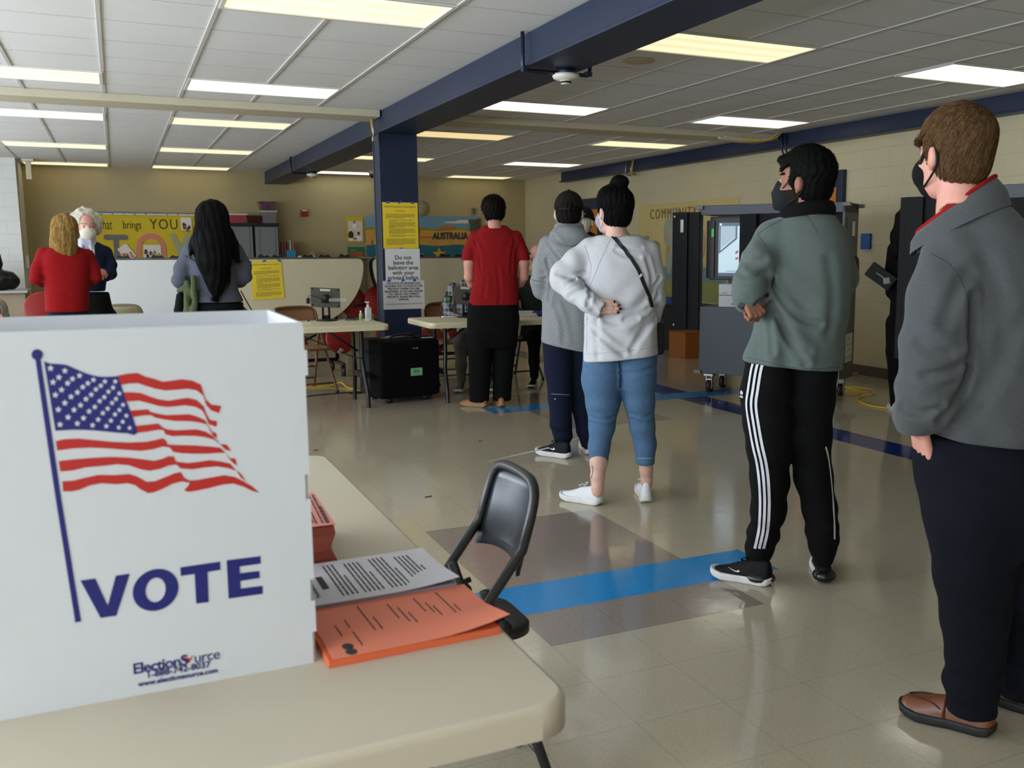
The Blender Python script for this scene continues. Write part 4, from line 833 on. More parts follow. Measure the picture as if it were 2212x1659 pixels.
B().box((0,0,.055),(.36,.24,.11),bev=.006).out('lower_tray',M('printer white','#c2c4cc',.45),r); B().box((0,0,.165),(.36,.25,.105),bev=.01).out('upper_body',M('printer white upper','#c9cbd2',.45),r)
B().box((.02,-.122,.03),(.15,.004,.02)).out('tray_slot',M('printer slot grey','#7d8088',.5),r); lines('printer_mark',ink,r,face_m((-.12,-.1265,.135),(1,0,0),(0,0,1)),[(-.03,.03,0,.005)])
b=B(); b.lathe([(.019,0),(.023,0),(.023,.002),(.019,.002)],n=24,rot=Matrix.Rotation(PI/2,3,'X')); b.xf(Matrix.Translation((.08,-.126,.175))); b.out('printer_logo',ink,r); text('printer_logo','hp',.024,ink,r,face_m((.08,-.127,.175),(1,0,0),(0,0,1)),extr=.0002)
mon2=root('voting_screen_monitor',(0,0,0),'screen edge glowing in the far right voting cart','screen',-1.12)
mon2.location=loc1(.52,.27,ZS+.001,(5.05,4.78,0),-1.12)
B().box((0,0,.51),(.37,.045,.56),bev=.006).box((0,.02,.12),(.14,.06,.235)).out('housing',blk,mon2); B().box((.0,-.024,.51),(.30,.004,.48)).out('display',ms,mon2)
tag(B().box((0,0,0),(.03,.14,.17),bev=.004).out('wall_box',M('plastic blue','#1d4f9b',.4),None,(XR-.016,8.0,1.46)),'small blue box on the block wall beside the nearer voting cart','wall box')
# far right corner behind the woman in white: leaning folded table, cardboard box
r=root('leaning_table',(6.95,11.6,0),'blue topped folded table leaning by the mural behind the woman in white','folded table')
B().prism([(-.55,0),(.55,.0),(.62,.72),(-.28,.72)],.03,'yz',-.05).out('top',M('laminate blue','#24418a',.45),r); B().tube([(-.09,-.35,0),(-.12,-.3,.55),(-.1,.35,.05)],.02).tube([(-.12,.3,0),(-.12,.3,.5)],.02).box((-.02,.0,.33),(.03,.9,.6)).out('frame',fram,r)
r=root('wooden_box',(6.62,10.4,0),'orange brown box on the floor left of the nearer voting cart','box')
B().box((0,0,.16),(.36,.40,.32),bev=.004).out('body',M('box orange brown','#9a5a24',.6,var=.06),r); B().box((0,0,.325),(.37,.41,.012),bev=.003).out('lid',M('box lid brown','#87501f',.6),r)
tag(B().box((0,0,.30),(.5,.9,.6),bev=.01).box((0,0,.62),(.54,.94,.03),bev=.005).out('dark_crate',M('crate dark','#191512',.6),None,(7.05,10.9,0)),'dark crate behind the orange brown box','crate')
# cords on the floor
def cord(pts,rad,m,lab,nm='extension_cord'): tag(B().tube(smooth_poly(pts,8),rad,7).out(nm,m),lab,'cord')
cord([(6.08,7.1,.008),(6.2,7.35,.008),(6.45,7.25,.008),(6.4,6.95,.008),(6.15,6.9,.012),(6.1,7.2,.016),(6.35,7.38,.016),(6.6,7.1,.012),(6.4,6.8,.016),(6.2,6.75,.008),(6.0,6.55,.008),(5.92,6.25,.008),(6.1,5.8,.008)],.007,yel,'yellow extension cord coiled by the right wheel of the voting cart')
cord([(.9,9.75,.008),(1.4,9.75,.008),(1.85,9.72,.008),(2.0,9.75,.03),(2.02,9.5,.008),(2.15,9.42,.008),(2.3,9.5,.008)],.009,yel,'yellow extension cord under the left check-in table')
cord([(1.3,8.95,.006),(1.6,9.15,.006),(1.9,9.2,.006),(2.1,9.22,.006),(2.08,9.4,.02),(2.12,9.2,.006),(1.95,9.12,.006),(2.2,9.12,.006)],.005,blk,'thin black cable tangled beside the rolling case')
for k,(x,y,a,lab) in enumerate(((1.50,5.05,.3,'dark scrap of paper on the floor above the foreground chair'),(1.17,6.62,.2,'tiny dark scrap on the floor right of the foreground table'),(2.3,6.4,.1,'tiny dark scrap on the floor left of the man in the cap'))):
    tag(B().box((0,0,.002),(.045 if k==0 else .03,.008,.003)).out('paper_scrap',M('scrap brown','#4a3327',.7),None,(x,y,.001),(0,0,a)),lab,'scrap')
# ---------------------------------------------------------------- bodies: distance fields meshed with surface nets
def V3(*a): return np.array(a,float)
def cone(a,b,ra,rb):
    a=V3(*a[:3]); b=V3(*b[:3]); ab=b-a; L=max(ab@ab,1e-9)
    def f(P):
        t=np.clip(((P-a)@ab)/L,0,1); return np.linalg.norm(P-a-t[:,None]*ab,axis=1)-(ra+(rb-ra)*t)
    return f
def smin(a,b,k):
    h=np.clip(.5+.5*(b-a)/k,0,1); return b+(a-b)*h-k*h*(1-h)
def smax(a,b,k): return -smin(-a,-b,k)
def U(k,*fs):
    def f(P):
        d=fs[0](P)
        for g in fs[1:]: d=smin(d,g(P),k)
        return d
    return f
def chain(pts,k=.015): return U(k,*[cone(pts[i],pts[i+1],pts[i][3],pts[i+1][3]) for i in range(len(pts)-1)])
def ell(c,r,R=None):
    c=V3(*c); r=V3(*r)
    def f(P):
        q=P-c
        if R is not None: q=q@R
        g=np.linalg.norm(q/r,axis=1); h=np.linalg.norm(q/(r*r),axis=1); return g*(g-1)/np.maximum(h,1e-6)
    return f
def sub(a,b,k=.01): return lambda P: smax(a(P),-b(P),k)
def inter(a,b,k=.01): return lambda P: smax(a(P),b(P),k)
def half(n,o):
    n=V3(*n); n=n/np.linalg.norm(n); o=V3(*o); return lambda P:(P-o)@n
def off(f,d): return lambda P: f(P)-d
def loft(rows,ex=2.3,k=.012):
    """rows of (z, cx, rx, cy, ry): stacked rounded sections"""
    R=np.array(sorted(rows),float); z=R[:,0]; zz=np.linspace(z[0],z[-1],len(z)*6)
    def cr(v):
        out=np.interp(zz,z,v); w=np.array([1,2,3,2,1.])/9; pad=np.concatenate([[out[0]*2-out[2],out[0]*2-out[1]],out,[out[-1]*2-out[-2],out[-1]*2-out[-3]]]); return np.convolve(pad,w,'valid')
    C=[cr(R[:,i]) for i in range(1,5)]
    def f(P):
        cx,rx,cy,ry=[np.interp(P[:,2],zz,c) for c in C]
        x=np.abs(P[:,0]-cx)/rx; y=np.abs(P[:,1]-cy)/ry
        g=(x**ex+y**ex)**(1/ex); d=(g-1)*(rx*ry/np.maximum(np.sqrt((ry*x)**2+(rx*y)**2)/np.maximum(g,1e-3),1e-4))
        d=np.where(g<.3,-np.minimum(rx,ry)*.7,d)
        return smax(d,np.maximum(P[:,2]-zz[-1],zz[0]-P[:,2]),k)
    return f
_NR=np.random.RandomState(11); _ND=_NR.normal(size=(24,3)); _ND/=np.linalg.norm(_ND,axis=1)[:,None]; _NP=_NR.uniform(0,6.28,24)
def noise(P,s,o=0):
    d=np.zeros(len(P))
    for k in range(6):
        j=(k+o)%24; q=P@_ND[j]*s*(1+.37*k); d+=np.sin(q+_NP[j]+1.7*np.sin(P@_ND[(j+7)%24]*s*.6+_NP[(j+3)%24]))/(1+.5*k)
    return d/2.6
def folds(f,items,base=0,bs=9,seed=0):
    """cloth: local crease bundles (centre, radius, direction across the creases, waves per metre, depth) over a slight general rumple"""
    it=[(V3(*c),r,V3(*d)/np.linalg.norm(d),w*6.283,a) for c,r,d,w,a in items]
    def g(P):
        d=f(P)
        if base: d=d+base*noise(P,bs,seed)
        m=np.abs(d)<.06
        if m.any():
            Q=P[m]; dd=np.zeros(len(Q)); nz=noise(Q,11,3)
            for c,r,di,w,a in it:
                q=np.linalg.norm(Q-c,axis=1); dd+=a*np.exp(-(q/r)**2)*np.sin((Q-c)@di*w+1.6*nz)
            d[m]+=dd
        return d
    return g
def creases(f,items):
    """cloth: sharp valleys along polylines of figure-space points, as (points, depth, width)"""
    it=[([V3(*q) for q in pts],dp,w) for pts,dp,w in items]
    def g(P):
        d=f(P); m=np.abs(d)<.05
        if m.any():
            Q=P[m]; s=np.zeros(len(Q))
            for pts,dp,w in it:
                best=np.full(len(Q),9.)
                for k in range(len(pts)-1): best=np.minimum(best,cone(pts[k],pts[k+1],0,0)(Q))
                s+=dp*np.exp(-(best/w)**2)-dp*.55*np.exp(-((best-w*2.1)/(w*1.1))**2)
            d[m]+=s
        return d
    return g
def snet(f,lo,hi,h,block=8):
    lo=V3(*lo)-h*2; hi=V3(*hi)+h*2; n=np.ceil((hi-lo)/h/block).astype(int)*block
    nb=n//block; ii=np.stack(np.meshgrid(*[np.arange(k) for k in nb],indexing='ij'),-1).reshape(-1,3)
    cen=lo+(ii+.5)*block*h; dc=f(cen); act=np.abs(dc)<block*h*1.9
    D=np.repeat(np.repeat(np.repeat(np.where(dc<0,-1.,1.).reshape(nb),block,0),block,1),block,2)
    off_=np.stack(np.meshgrid(*[np.arange(block)]*3,indexing='ij'),-1).reshape(-1,3)
    A=ii[act]
    for c in range(0,len(A),160):
        idx=(A[c:c+160,None,:]*block+off_[None]).reshape(-1,3); D[idx[:,0],idx[:,1],idx[:,2]]=f(lo+idx*h)
    S=D<0; nx,ny,nz=D.shape
    cs=[(i,j,k) for i in (0,1) for j in (0,1) for k in (0,1)]
    cnt=sum(S[i:nx-1+i,j:ny-1+j,k:nz-1+k].astype(np.int8) for i,j,k in cs); cell=(cnt>0)&(cnt<8)
    ci=np.argwhere(cell); vid=-np.ones(cell.shape,int); vid[cell]=np.arange(len(ci))
    acc=np.zeros((len(ci),3)); num=np.zeros(len(ci))
    for a in cs:
        for ax in range(3):
            if a[ax]: continue
            b_=list(a); b_[ax]=1; pa=ci+np.array(a); pb=ci+np.array(b_)
            da=D[pa[:,0],pa[:,1],pa[:,2]]; db=D[pb[:,0],pb[:,1],pb[:,2]]; m=(da<0)!=(db<0)
            t=np.where(m,da/np.where(m,da-db,1),0); p=np.array(a,float)[None]+0*acc; p=np.repeat(np.array([a],float),len(ci),0); p[:,ax]=t
            acc[m]+=p[m]; num[m]+=1
    vs=lo+(ci+acc/num[:,None])*h; quads=[]
    for ax in range(3):
        u,v=(ax+1)%3,(ax+2)%3
        sl=[slice(1,-1)]*3; sl[ax]=slice(0,-1); sl2=list(sl); sl2[ax]=slice(1,None)
        s0=np.zeros_like(S); 
        A0=S[:-1] if ax==0 else (S[:,:-1] if ax==1 else S[:,:,:-1]); A1_=S[1:] if ax==0 else (S[:,1:] if ax==1 else S[:,:,1:])
        e=np.argwhere(A0!=A1_)
        e=e[(e[:,u]>0)&(e[:,v]>0)&(e[:,u]<D.shape[u]-1)&(e[:,v]<D.shape[v]-1)]
        if not len(e): continue
        fl=A0[e[:,0],e[:,1],e[:,2]]
        du=np.zeros(3,int); du[u]=1; dv=np.zeros(3,int); dv[v]=1
        q=np.stack([vid[tuple((e-du-dv).T)],vid[tuple((e-dv).T)],vid[tuple(e.T)],vid[tuple((e-du).T)]],1)
        q[~fl]=q[~fl][:,::-1]; quads.append(q)
    Q=np.concatenate(quads); Q=Q[(Q>=0).all(1)]
    # pull the vertices onto the surface
    d=f(vs); e=h*.3; g=np.stack([f(vs+np.eye(3)[k]*e)-d for k in range(3)],1)/e; g2=np.maximum((g*g).sum(1),.15); st=np.clip(d/g2,-h*.6,h*.6); vs=vs-st[:,None]*g
    return vs,Q
def skin(name,f,lo,hi,h,mats,parent,matfn=None,label=None):
    vs,Q=snet(f,lo,hi,h); me=bpy.data.meshes.new(name)
    me.vertices.add(len(vs)); me.vertices.foreach_set('co',vs.astype(np.float32).ravel()); me.loops.add(len(Q)*4); me.loops.foreach_set('vertex_index',Q.astype(np.int32).ravel())
    me.polygons.add(len(Q)); me.polygons.foreach_set('loop_start',np.arange(0,len(Q)*4,4,dtype=np.int32)); 
    for m in (mats if isinstance(mats,(list,tuple)) else [mats]): me.materials.append(m)
    me.update(calc_edges=True); me.validate()
    me.polygons.foreach_set('use_smooth',np.ones(len(me.polygons),bool))
    if matfn is not None and len(me.polygons)==len(Q): me.polygons.foreach_set('material_index',np.asarray(matfn(vs[Q].mean(1)),dtype=np.int32))
    me.update(); o=link(name,me,parent)
    if label: o['label']=label
    return o
# skin, hair and cloth materials
def skinmat(n,c): 
    m=M(n,c,.55,var=.07,vs=25,bump=.0004,bs=260); b=m.node_tree.nodes['Principled BSDF']; b.inputs['Subsurface Weight'].default_value=.12; b.inputs['Subsurface Radius'].default_value=(.012,.005,.003); b.inputs['Subsurface Scale'].default_value=.5; return m
def cloth(n,c,var=.12,vs=60,rough=.9,bump=.0006,bs=420,sheen=.0,stretch=None): return M(n,c,rough,var=var,vs=vs,bump=bump,bs=bs,spec=.2,sheen=sheen,stretch=stretch)
def hairm(n,c): return M(n,c,.75,var=.25,vs=90,spec=.12,stretch=(1,1,.25))
eyew=M('eye white','#cfc9c2',.25); iris=M('eye iris','#2a1d16',.2); lipm=M('lip rose','#a8665c',.5)
def dirv(th):  # facing angle: 0 = image left, 90 = away from the camera, 270 = towards it
    a=math.radians(th); return V3(-math.cos(a),math.sin(a),0)
class Head:
    def __init__(s,c,th,scale=1.,pitch=0,roll=0):
        """centre c between the ears; columns of R are the head's right, forward and up in figure space"""
        s.c=V3(*c); s.k=scale; fwd=dirv(th); rgt=V3(fwd[1],-fwd[0],0); p=math.radians(pitch)
        up=V3(0,0,1)*math.cos(p)+fwd*math.sin(p)*1; fw=fwd*math.cos(p)-V3(0,0,1)*math.sin(p); q=math.radians(roll)
        r2=rgt*math.cos(q)+up*math.sin(q); u2=up*math.cos(q)-rgt*math.sin(q); s.R=np.stack([r2,fw,u2],1)
    def w(s,x,y,z): return s.c+s.R@V3(x,y,z)*s.k
    def l(s,f):
        return lambda P: f(((P-s.c)@s.R)/s.k)*s.k
    def loc(s,P): return ((P-s.c)@s.R)/s.k
    def sdf(s,ears=True):
        cr=U(.03,ell((0,-.014,.045),(.074,.096,.080)),ell((0,.030,-.018),(.060,.066,.088)),ell((0,.046,-.083),(.042,.042,.032)),ell((0,-.03,-.03),(.062,.06,.06)))
        fs=U(.014,cr,cone((0,.088,.018),(0,.110,-.020),.008,.0125),ell((0,.080,.032),(.046,.018,.010)),ell((.035,.070,-.024),(.02,.02,.016)),ell((-.035,.070,-.024),(.02,.02,.016)))
        fs=U(.006,fs,ell((0,.091,-.052),(.022,.011,.005)),ell((0,.090,-.061),(.019,.011,.006)),ell((.012,.104,-.027),(.007,.008,.006)),ell((-.012,.104,-.027),(.007,.008,.006)))
        for sx in (-1,1): fs=sub(fs,ell((sx*.032,.098,.012),(.016,.014,.0072)),.006)
        fs=U(.002,fs,ell((.032,.0785,.012),(.0118,.0118,.0118)),ell((-.032,.0785,.012),(.0118,.0118,.0118)))
        if ears:
            for sx in (-1,1):
                e=ell((sx*.083,-.016,-.008),(.015,.018,.029)); e=sub(e,ell((sx*.098,-.006,-.004),(.011,.012,.021)),.006); e=U(.006,e,ell((sx*.076,-.006,-.034),(.008,.010,.010))); fs=U(.008,fs,e)
        return s.l(fs)
    def mats(s,P,beard=False,base=0):
        L=s.loc(P); m=np.full(len(P),base); e=np.minimum(np.linalg.norm(L-V3(.032,.079,.012),axis=1),np.linalg.norm(L-V3(-.032,.079,.012),axis=1))
        m[(e<.0132)&(L[:,1]>.083)&(np.abs(L[:,2]-.012)<.0052)]=1; ii=np.minimum(np.hypot(L[:,0]-.032,L[:,2]-.012),np.hypot(L[:,0]+.032,L[:,2]-.012)); m[(e<.0132)&(L[:,1]>.085)&(ii<.0056)&(np.abs(L[:,2]-.012)<.0055)]=2
        m[(np.hypot((L[:,0])/.022,(L[:,2]+.056)/.0105)<1)&(L[:,1]>.088)]=3
        br=(np.abs(L[:,2]-.036-.05*(np.abs(L[:,0])-.03))<.0055)&(np.abs(L[:,0])>.010)&(np.abs(L[:,0])<.054)&(L[:,1]>.045); m[br]=4
        if beard: m[(L[:,2]<-.026-.35*(L[:,1]-.03)*(L[:,1]<.03)*0)&(L[:,1]>-.002)&(L[:,2]>-.14)&~((m==3))]=5
        return m
    def hair(s,th=.014,line=.052,nape=-.075,side=-.005,vol=(1,1,1),disp=.0025,freq=150):
        """short hair: a shell over the skull, cleared from the face below the hairline, above the nape, and around the ears"""
        base=U(.03,ell((0,-.016,.047),(.076*vol[0]+th,.098*vol[1]+th,.082*vol[2]+th)),ell((0,-.040,-.025),(.064*vol[0]+th*.8,.058+th*.8,.066)))
        face=inter(half((0,-1,-.25),(0,.052,line)),half((0,0,1),(0,0,line+.02)),.02)
        f=sub(base,ell((0,.085,line-.095),(.085,.058,.095)),.012)
        f=inter(f,half((0,-.25,-1),(0,-.08,nape)),.012)
        for sx in (-1,1): f=sub(f,ell((sx*.098,-.006,-.022+side),(.036,.027,.042)),.008)
        f=sub(f,inter(half((0,-1,-.25),(0,.036,.0)),half((0,.35,1),(0,.05,.062+side)),.01),.008)
        def g(L):
            d=f(L); a=np.arctan2(L[:,0],L[:,1]+.01); return d+disp*np.sin(a*24+6*noise(L,26,2)+L[:,2]*40)+disp*.8*noise(L*V3(1,1,.45),freq,1)
        return s.l(g)
    def mask(s,kind='cloth'):
        if kind=='kn': f=U(.014,ell((0,.076,-.046),(.057,.056,.066)),cone((0,.108,.0),(0,.128,-.035),.014,.010),cone((0,.128,-.035),(0,.118,-.085),.010,.016))
        else: f=U(.012,ell((0,.078,-.044),(.060,.052,.054)),ell((0,.062,-.088),(.046,.042,.028)),cone((0,.104,-.012),(0,.104,-.06),.014,.014))
        return s.l(f)
    def loops(s,f,mat,r=.0018,flat=1,side=(1,-1)):
        for sx in side:
            P=[(sx*.058,.064,-.020),(sx*.074,.026,.012),(sx*.080,-.012,.026),(sx*.088,-.036,.004),(sx*.082,-.032,-.03),(sx*.070,.005,-.060),(sx*.054,.05,-.085)]
            B().tube([tuple(s.w(*p)) for p in smooth_poly(P,5)],r*s.k,6,flat=flat).out('ear_loop',mat,f.r)
class Fig:
    def __init__(s,x,y,label,group=None,name='person'):
        s.O=V3(x,y,0); a=math.atan2(x,y); s.a=a; s.ex=V3(math.cos(a),-math.sin(a),0); s.ey=V3(math.sin(a),math.cos(a),0)
        s.r=root(name,(x,y,0),label,'person',-a,group); s.nm=0
    def q(s,px,py,dy=0):
        d=ray(px,py); t=((s.O+s.ey*dy-CAM)@s.ey)/(d@s.ey); p=CAM+d*t; return V3((p-s.O)@s.ex,dy,p[2])
    def dep(s,px,py,dy=0):
        d=ray(px,py); return ((s.O+s.ey*dy-CAM)@s.ey)/(d@s.ey)
    def ch(s,pts,k=.02,o=0):
        """limb through (px, py, depth offset, radius in px)"""
        return chain([(*s.q(p[0],p[1],p[2]),p[3]*s.dep(p[0],p[1],p[2])/F+o) for p in pts],k)
    def tor(s,rows,ex=2.4,o=0,k=.012):
        R=[]
        for py,l,r,dy,ry in rows:
            a=s.q(l,py,dy); b=s.q(r,py,dy); R.append(((a[2]+b[2])/2,(a[0]+b[0])/2,abs(b[0]-a[0])/2+o,dy,ry+o))
        return loft(R,ex,k)
    def bb(s,pl,pt,pr,pb,d0,d1,zmin=0):
        a=s.q(pl,pb,(d0+d1)/2); b=s.q(pr,pt,(d0+d1)/2); m=.03; return (min(a[0],b[0])-m,d0,max(a[2]-m,zmin)),(max(a[0],b[0])+m,d1,b[2]+m)
    def mk(s,name,f,box,h,mats,fn=None,label=None,parent=None): return skin(name,f,box[0],box[1],h,mats,parent or s.r,fn,label)
def hand(w,d,n,side=1,L=.185,curl=.25,spread=.06,thumb=1,fist=False,k=.006):
    """w wrist, d pointing along the fingers, n out of the back of the hand, side +1 puts the index on n x d; palm, four bent fingers, thumb"""
    w=V3(*w); d=V3(*d)/np.linalg.norm(d); n=V3(*n); n=n-d*(n@d); n/=np.linalg.norm(n); x=np.cross(n,d)*side
    s=L/.185; fs=[]; tips=[]
    P=lambda a,b,c: w+x*a*s+d*b*s+n*c*s
    base=[(.030,.088),(.010,.092),(-.010,.088),(-.029,.080)]; ln=[(.040,.024,.019),(.044,.028,.020),(.041,.026,.019),(.032,.020,.018)]; rr=[.0092,.0095,.009,.008]
    for (bx,by),l,r in zip(base,ln,rr):
        fs.append(cone(P(bx*.55,.012,0),P(bx,by,.002),.0155*s,.0115*s))
        p=P(bx,by,.002); ang=curl*.5; dx=bx*spread*8
        for q,seg in enumerate(l):
            if fist: ang+= (1.1,1.5,.9)[q]
            else: ang+=curl*(.8,1,.8)[q]
            e=p+(d*math.cos(ang)-n*math.sin(ang)+x*dx)*seg*s; fs.append(cone(p,e,(r-q*.0006)*s,(r-.0006-q*.0006)*s)); p=e
        tips.append((p,d*math.cos(ang)-n*math.sin(ang)))
    if thumb:
        a=P(.020,.020,-.004); b=P(.048,.055,-.010); c=P(.056,.088,-.014)+(-x*.02*s if fist else 0); fs+= [cone(a,b,.016*s,.0125*s),cone(b,c,.012*s,.009*s)]
    return U(k,*fs),tips
def shoe_sdf(f,heel,toe,W,H,sole=.03,ank=.30,prof=None):
    """shoe in figure space from heel to toe (x, y on the floor); returns upper and sole fields"""
    a=V3(*heel,0); b=V3(*toe,0); L=np.linalg.norm(b-a); u=(b-a)/L; L=max(L,.27); v=V3(-u[1],u[0],0)
    tt=[0,.06,.15,.3,.45,.62,.78,.9,.97,1.0]; ww=[.45,.66,.74,.72,.72,.88,1,.90,.66,.40]; hh=prof or [.86,1,1.02,1,.86,.66,.52,.44,.36,.28]
    sp=[.015,.004,0,0,0,0,.002,.010,.018,.024]
    def co(P): q=P-a; return q@u/L,q@v,q[:,2]
    def up(P):
        t,y,z=co(P); w_=np.interp(t,tt,ww)*W; h_=np.interp(t,tt,hh)*H; tc=np.clip(t,0.02,.98)
        zz=np.maximum(z,0)/h_; g=((np.abs(y)/w_)**2.4+zz**2.2)**(1/2.3); d=(g-1)*np.minimum(w_,h_); return smax(smax(d,np.maximum(-t,t-1)*L,.02),sole*.4-z,.004)
    def so(P):
        t,y,z=co(P); w_=np.interp(t,tt,ww)*W*1.05+.002; s0=np.interp(t,tt,sp); d=smax(np.abs(y)-w_,np.maximum(-t-.01,t-1.01)*L,.02); return smax(d,smax(z-sole-s0*.6,s0-z,.006),.008)
    return up,so,(a,u,v,L)
def shoe(f,heel,toe,W,H,um,sm,h=.006,sole=.03,prof=None,name='shoe',laces=None,label=None):
    up,so,fr=shoe_sdf(f,heel,toe,W,H,sole,prof=prof); a_,u_,_,L_=fr; toe=(a_+u_*L_)[:2]; x0=min(heel[0],toe[0])-W-.03; x1=max(heel[0],toe[0])+W+.03; y0=min(heel[1],toe[1])-W-.03; y1=max(heel[1],toe[1])+W+.03
    s=skin(name,up,(x0,y0,-.005),(x1,y1,H*1.15+.02),h,um,f.r,label=label); skin('sole',so,(x0,y0,-.005),(x1,y1,.09),h,sm,s)
    if laces:
        a,u,v,L=fr; b=B()
        hh=prof or [.86,1,1.02,1,.86,.66,.52,.44,.36,.28]
        for k in range(4):
            t=.40+.07*k; z=np.interp(t,[0,.06,.15,.3,.45,.62,.78,.9,.97,1.0],hh)*H*.97; p=a+u*t*L
            b.tube([tuple(p+v*W*.42+V3(0,0,z*.88)),tuple(p+u*.008+V3(0,0,z*1.02)),tuple(p-v*W*.42+V3(0,0,z*.88))],.0028,6)
        p=a+u*.42*L+V3(0,0,np.interp(.42,[0,.06,.15,.3,.45,.62,.78,.9,.97,1.0],hh)*H)
        for sg in (-1,1): b.tube(smooth_poly([tuple(p),tuple(p+v*sg*.02+u*-.01+V3(0,0,.018)),tuple(p+v*sg*.035+u*.012+V3(0,0,.012)),tuple(p+v*sg*.012+u*.01)],4),.0025,6)
        b.out('laces',laces,s)
    return s,fr,up
def surf(f,p,d,n=80,step=.012):
    """march points p along d until the field f turns negative"""
    p=np.array(p,float); d=V3(*d); t=np.zeros(len(p)); done=np.zeros(len(p),bool)
    for _ in range(n):
        v=f(p+d*t[:,None]); done|=v<.0006; t=np.where(done,t,t+np.clip(v*.7,.0004,step))
    return p+d*t[:,None],done
def strands(name,f,verts,nrm,flow,n,seglen,segs,r,mats,parent,lift=.002,seed=1,jit=.35,droop=0.0):
    """fine locks lying on the field f, running along flow(p)"""
    R=np.random.RandomState(seed); idx=R.choice(len(verts),n,replace=len(verts)<n); p=verts[idx].copy(); jitv=R.normal(size=(n,3))*jit; T=[p+0]
    ln=seglen*R.uniform(.6,1.3,n); lf=lift*R.uniform(.2,1.8,n)
    for k in range(segs):
        d=flow(p)+jitv+V3(0,0,-droop*k); e=.004; v=f(p); g=np.stack([f(p+np.eye(3)[a]*e)-v for a in range(3)],1)/e; g/=np.maximum(np.linalg.norm(g,axis=1),1e-6)[:,None]
        d=d-g*(d*g).sum(1)[:,None]; d/=np.maximum(np.linalg.norm(d,axis=1),1e-6)[:,None]
        p=p+d*ln[:,None]; v=f(p); p=p-g*np.clip(v-lf,-.02,.02)[:,None]; T.append(p+0)
    T=np.stack(T,1); m=len(mats); b=B(); vs=[];fs=[];mi=[]
    for i in range(n):
        Q=T[i]; o=len(vs); ax=np.cross(Q[-1]-Q[0],nrm[idx[i]]); ax/=max(np.linalg.norm(ax),1e-6); nn=nrm[idx[i]]
        for k in range(segs+1):
            w=r*(1-.85*(k/segs)**2); vs+=[Q[k]-ax*w,Q[k]+nn*w*.9,Q[k]+ax*w]
        for k in range(segs):
            a=o+k*3; fs+=[(a,a+1,a+4,a+3),(a+1,a+2,a+5,a+4)]; mi+=[int(R.randint(m))]*2
    b.v=[tuple(map(float,v)) for v in vs]; b.f=fs; b.mi=mi; b.sm=[True]*len(fs)
    return b.out(name,mats,parent,fix=False)
def ribbon(b,pts,nrm,w,lift=.0012,m=0):
    P=[V3(*p) for p in pts]; vs=[]
    for i,p in enumerate(P):
        d=P[min(i+1,len(P)-1)]-P[max(i-1,0)]; n=V3(*nrm[i]); x=np.cross(d,n); x/=max(np.linalg.norm(x),1e-6); vs+=[p-x*w/2+n*lift,p+x*w/2+n*lift]
    b.add(vs,[(2*i,2*i+1,2*i+3,2*i+2) for i in range(len(P)-1)],m,True)
def grad(f,p,e=.003):
    v=f(p); g=np.stack([f(p+np.eye(3)[k]*e)-v for k in range(3)],1); return g/np.maximum(np.linalg.norm(g,axis=1),1e-9)[:,None]

def collar(f,c,top,bot,mat,name='collar',trim=None,trim_r=.006,th=.007,parent=None):
    """standing collar: rim and base ellipses (half width, half depth, height at centre, rise to the right, rise towards the camera)"""
    n=48; vs=[]; fs=[]
    def ring(e,cx,dr=0,dz=0):
        a,b_,z0,sx,sy=e; return [(cx+(a+dr)*math.cos(t),c[1]+(b_+dr)*math.sin(t),z0+sx*math.cos(t)-sy*math.sin(t)+dz) for t in np.linspace(0,2*PI,n+1)[:-1]]
    mid=tuple((u+v)/2 for u,v in zip(top[1:],bot[1:])); cm=(top[0]+bot[0])/2
    R=[ring(bot[1:],bot[0],0,-.012),ring(mid,cm,.006),ring(top[1:],top[0],0,0),ring(top[1:],top[0],-th,.0),ring(mid,cm,-th),ring(bot[1:],bot[0],-.02,-.012)]
    for q in R: vs+=q
    for k in range(len(R)-1): fs+=[(k*n+i,k*n+(i+1)%n,(k+1)*n+(i+1)%n,(k+1)*n+i) for i in range(n)]
    o=B().add(vs,fs,0,True).out(name,mat,parent or f.r)
    if trim: B().tube(ring(top[1:],top[0],-th*.4,.002),trim_r,8,closed=True).out('trim',trim,o)
    T_=top
    def solid(P):
        g=(np.sqrt(((P[:,0]-T_[0])/(T_[1]-th))**2+((P[:,1]-c[1])/(T_[2]-th))**2)-1)*T_[2]; rz=T_[3]+T_[4]*(P[:,0]-T_[0])/T_[1]-T_[5]*(P[:,1]-c[1])/T_[2]; return np.minimum(g,rz-P[:,2])
    def base(P): return P[:,2]-(bot[3]+bot[4]*(P[:,0]-bot[0])/bot[1]-bot[5]*(P[:,1]-c[1])/bot[2])-.004
    return o,solid,base
def raysurf(f,field,px,d0=-.5):
    """points of the field seen at these photo pixels"""
    P=np.array([f.q(x,y,d0) for x,y in px]); E=np.array([f.q(x,y,d0+.6) for x,y in px]); D=E-P; D/=np.linalg.norm(D,axis=1)[:,None]; t=np.zeros(len(P)); done=np.zeros(len(P),bool)
    for _ in range(140):
        v=field(P+D*t[:,None]); done|=v<.0005; t=np.where(done,t,t+np.clip(v*.7,.0003,.012))
    return P+D*t[:,None],done
def crs(f,field,lst):
    """creases drawn where the photo shows them"""
    it=[]
    for px,dp,w in lst:
        pts,ok=raysurf(f,field,smooth_poly(px,3)); q=pts[ok]
        if len(q)>1: it.append((list(q),dp,w))
    return creases(field,it)
def seam(f,field,px,mat,parent,r=.0016,name='seam'):
    pts,ok=raysurf(f,field,smooth_poly(px,5)); q=[tuple(p) for p in pts[ok]]
    if len(q)>3: B().tube(q,r,6).out(name,mat,parent)
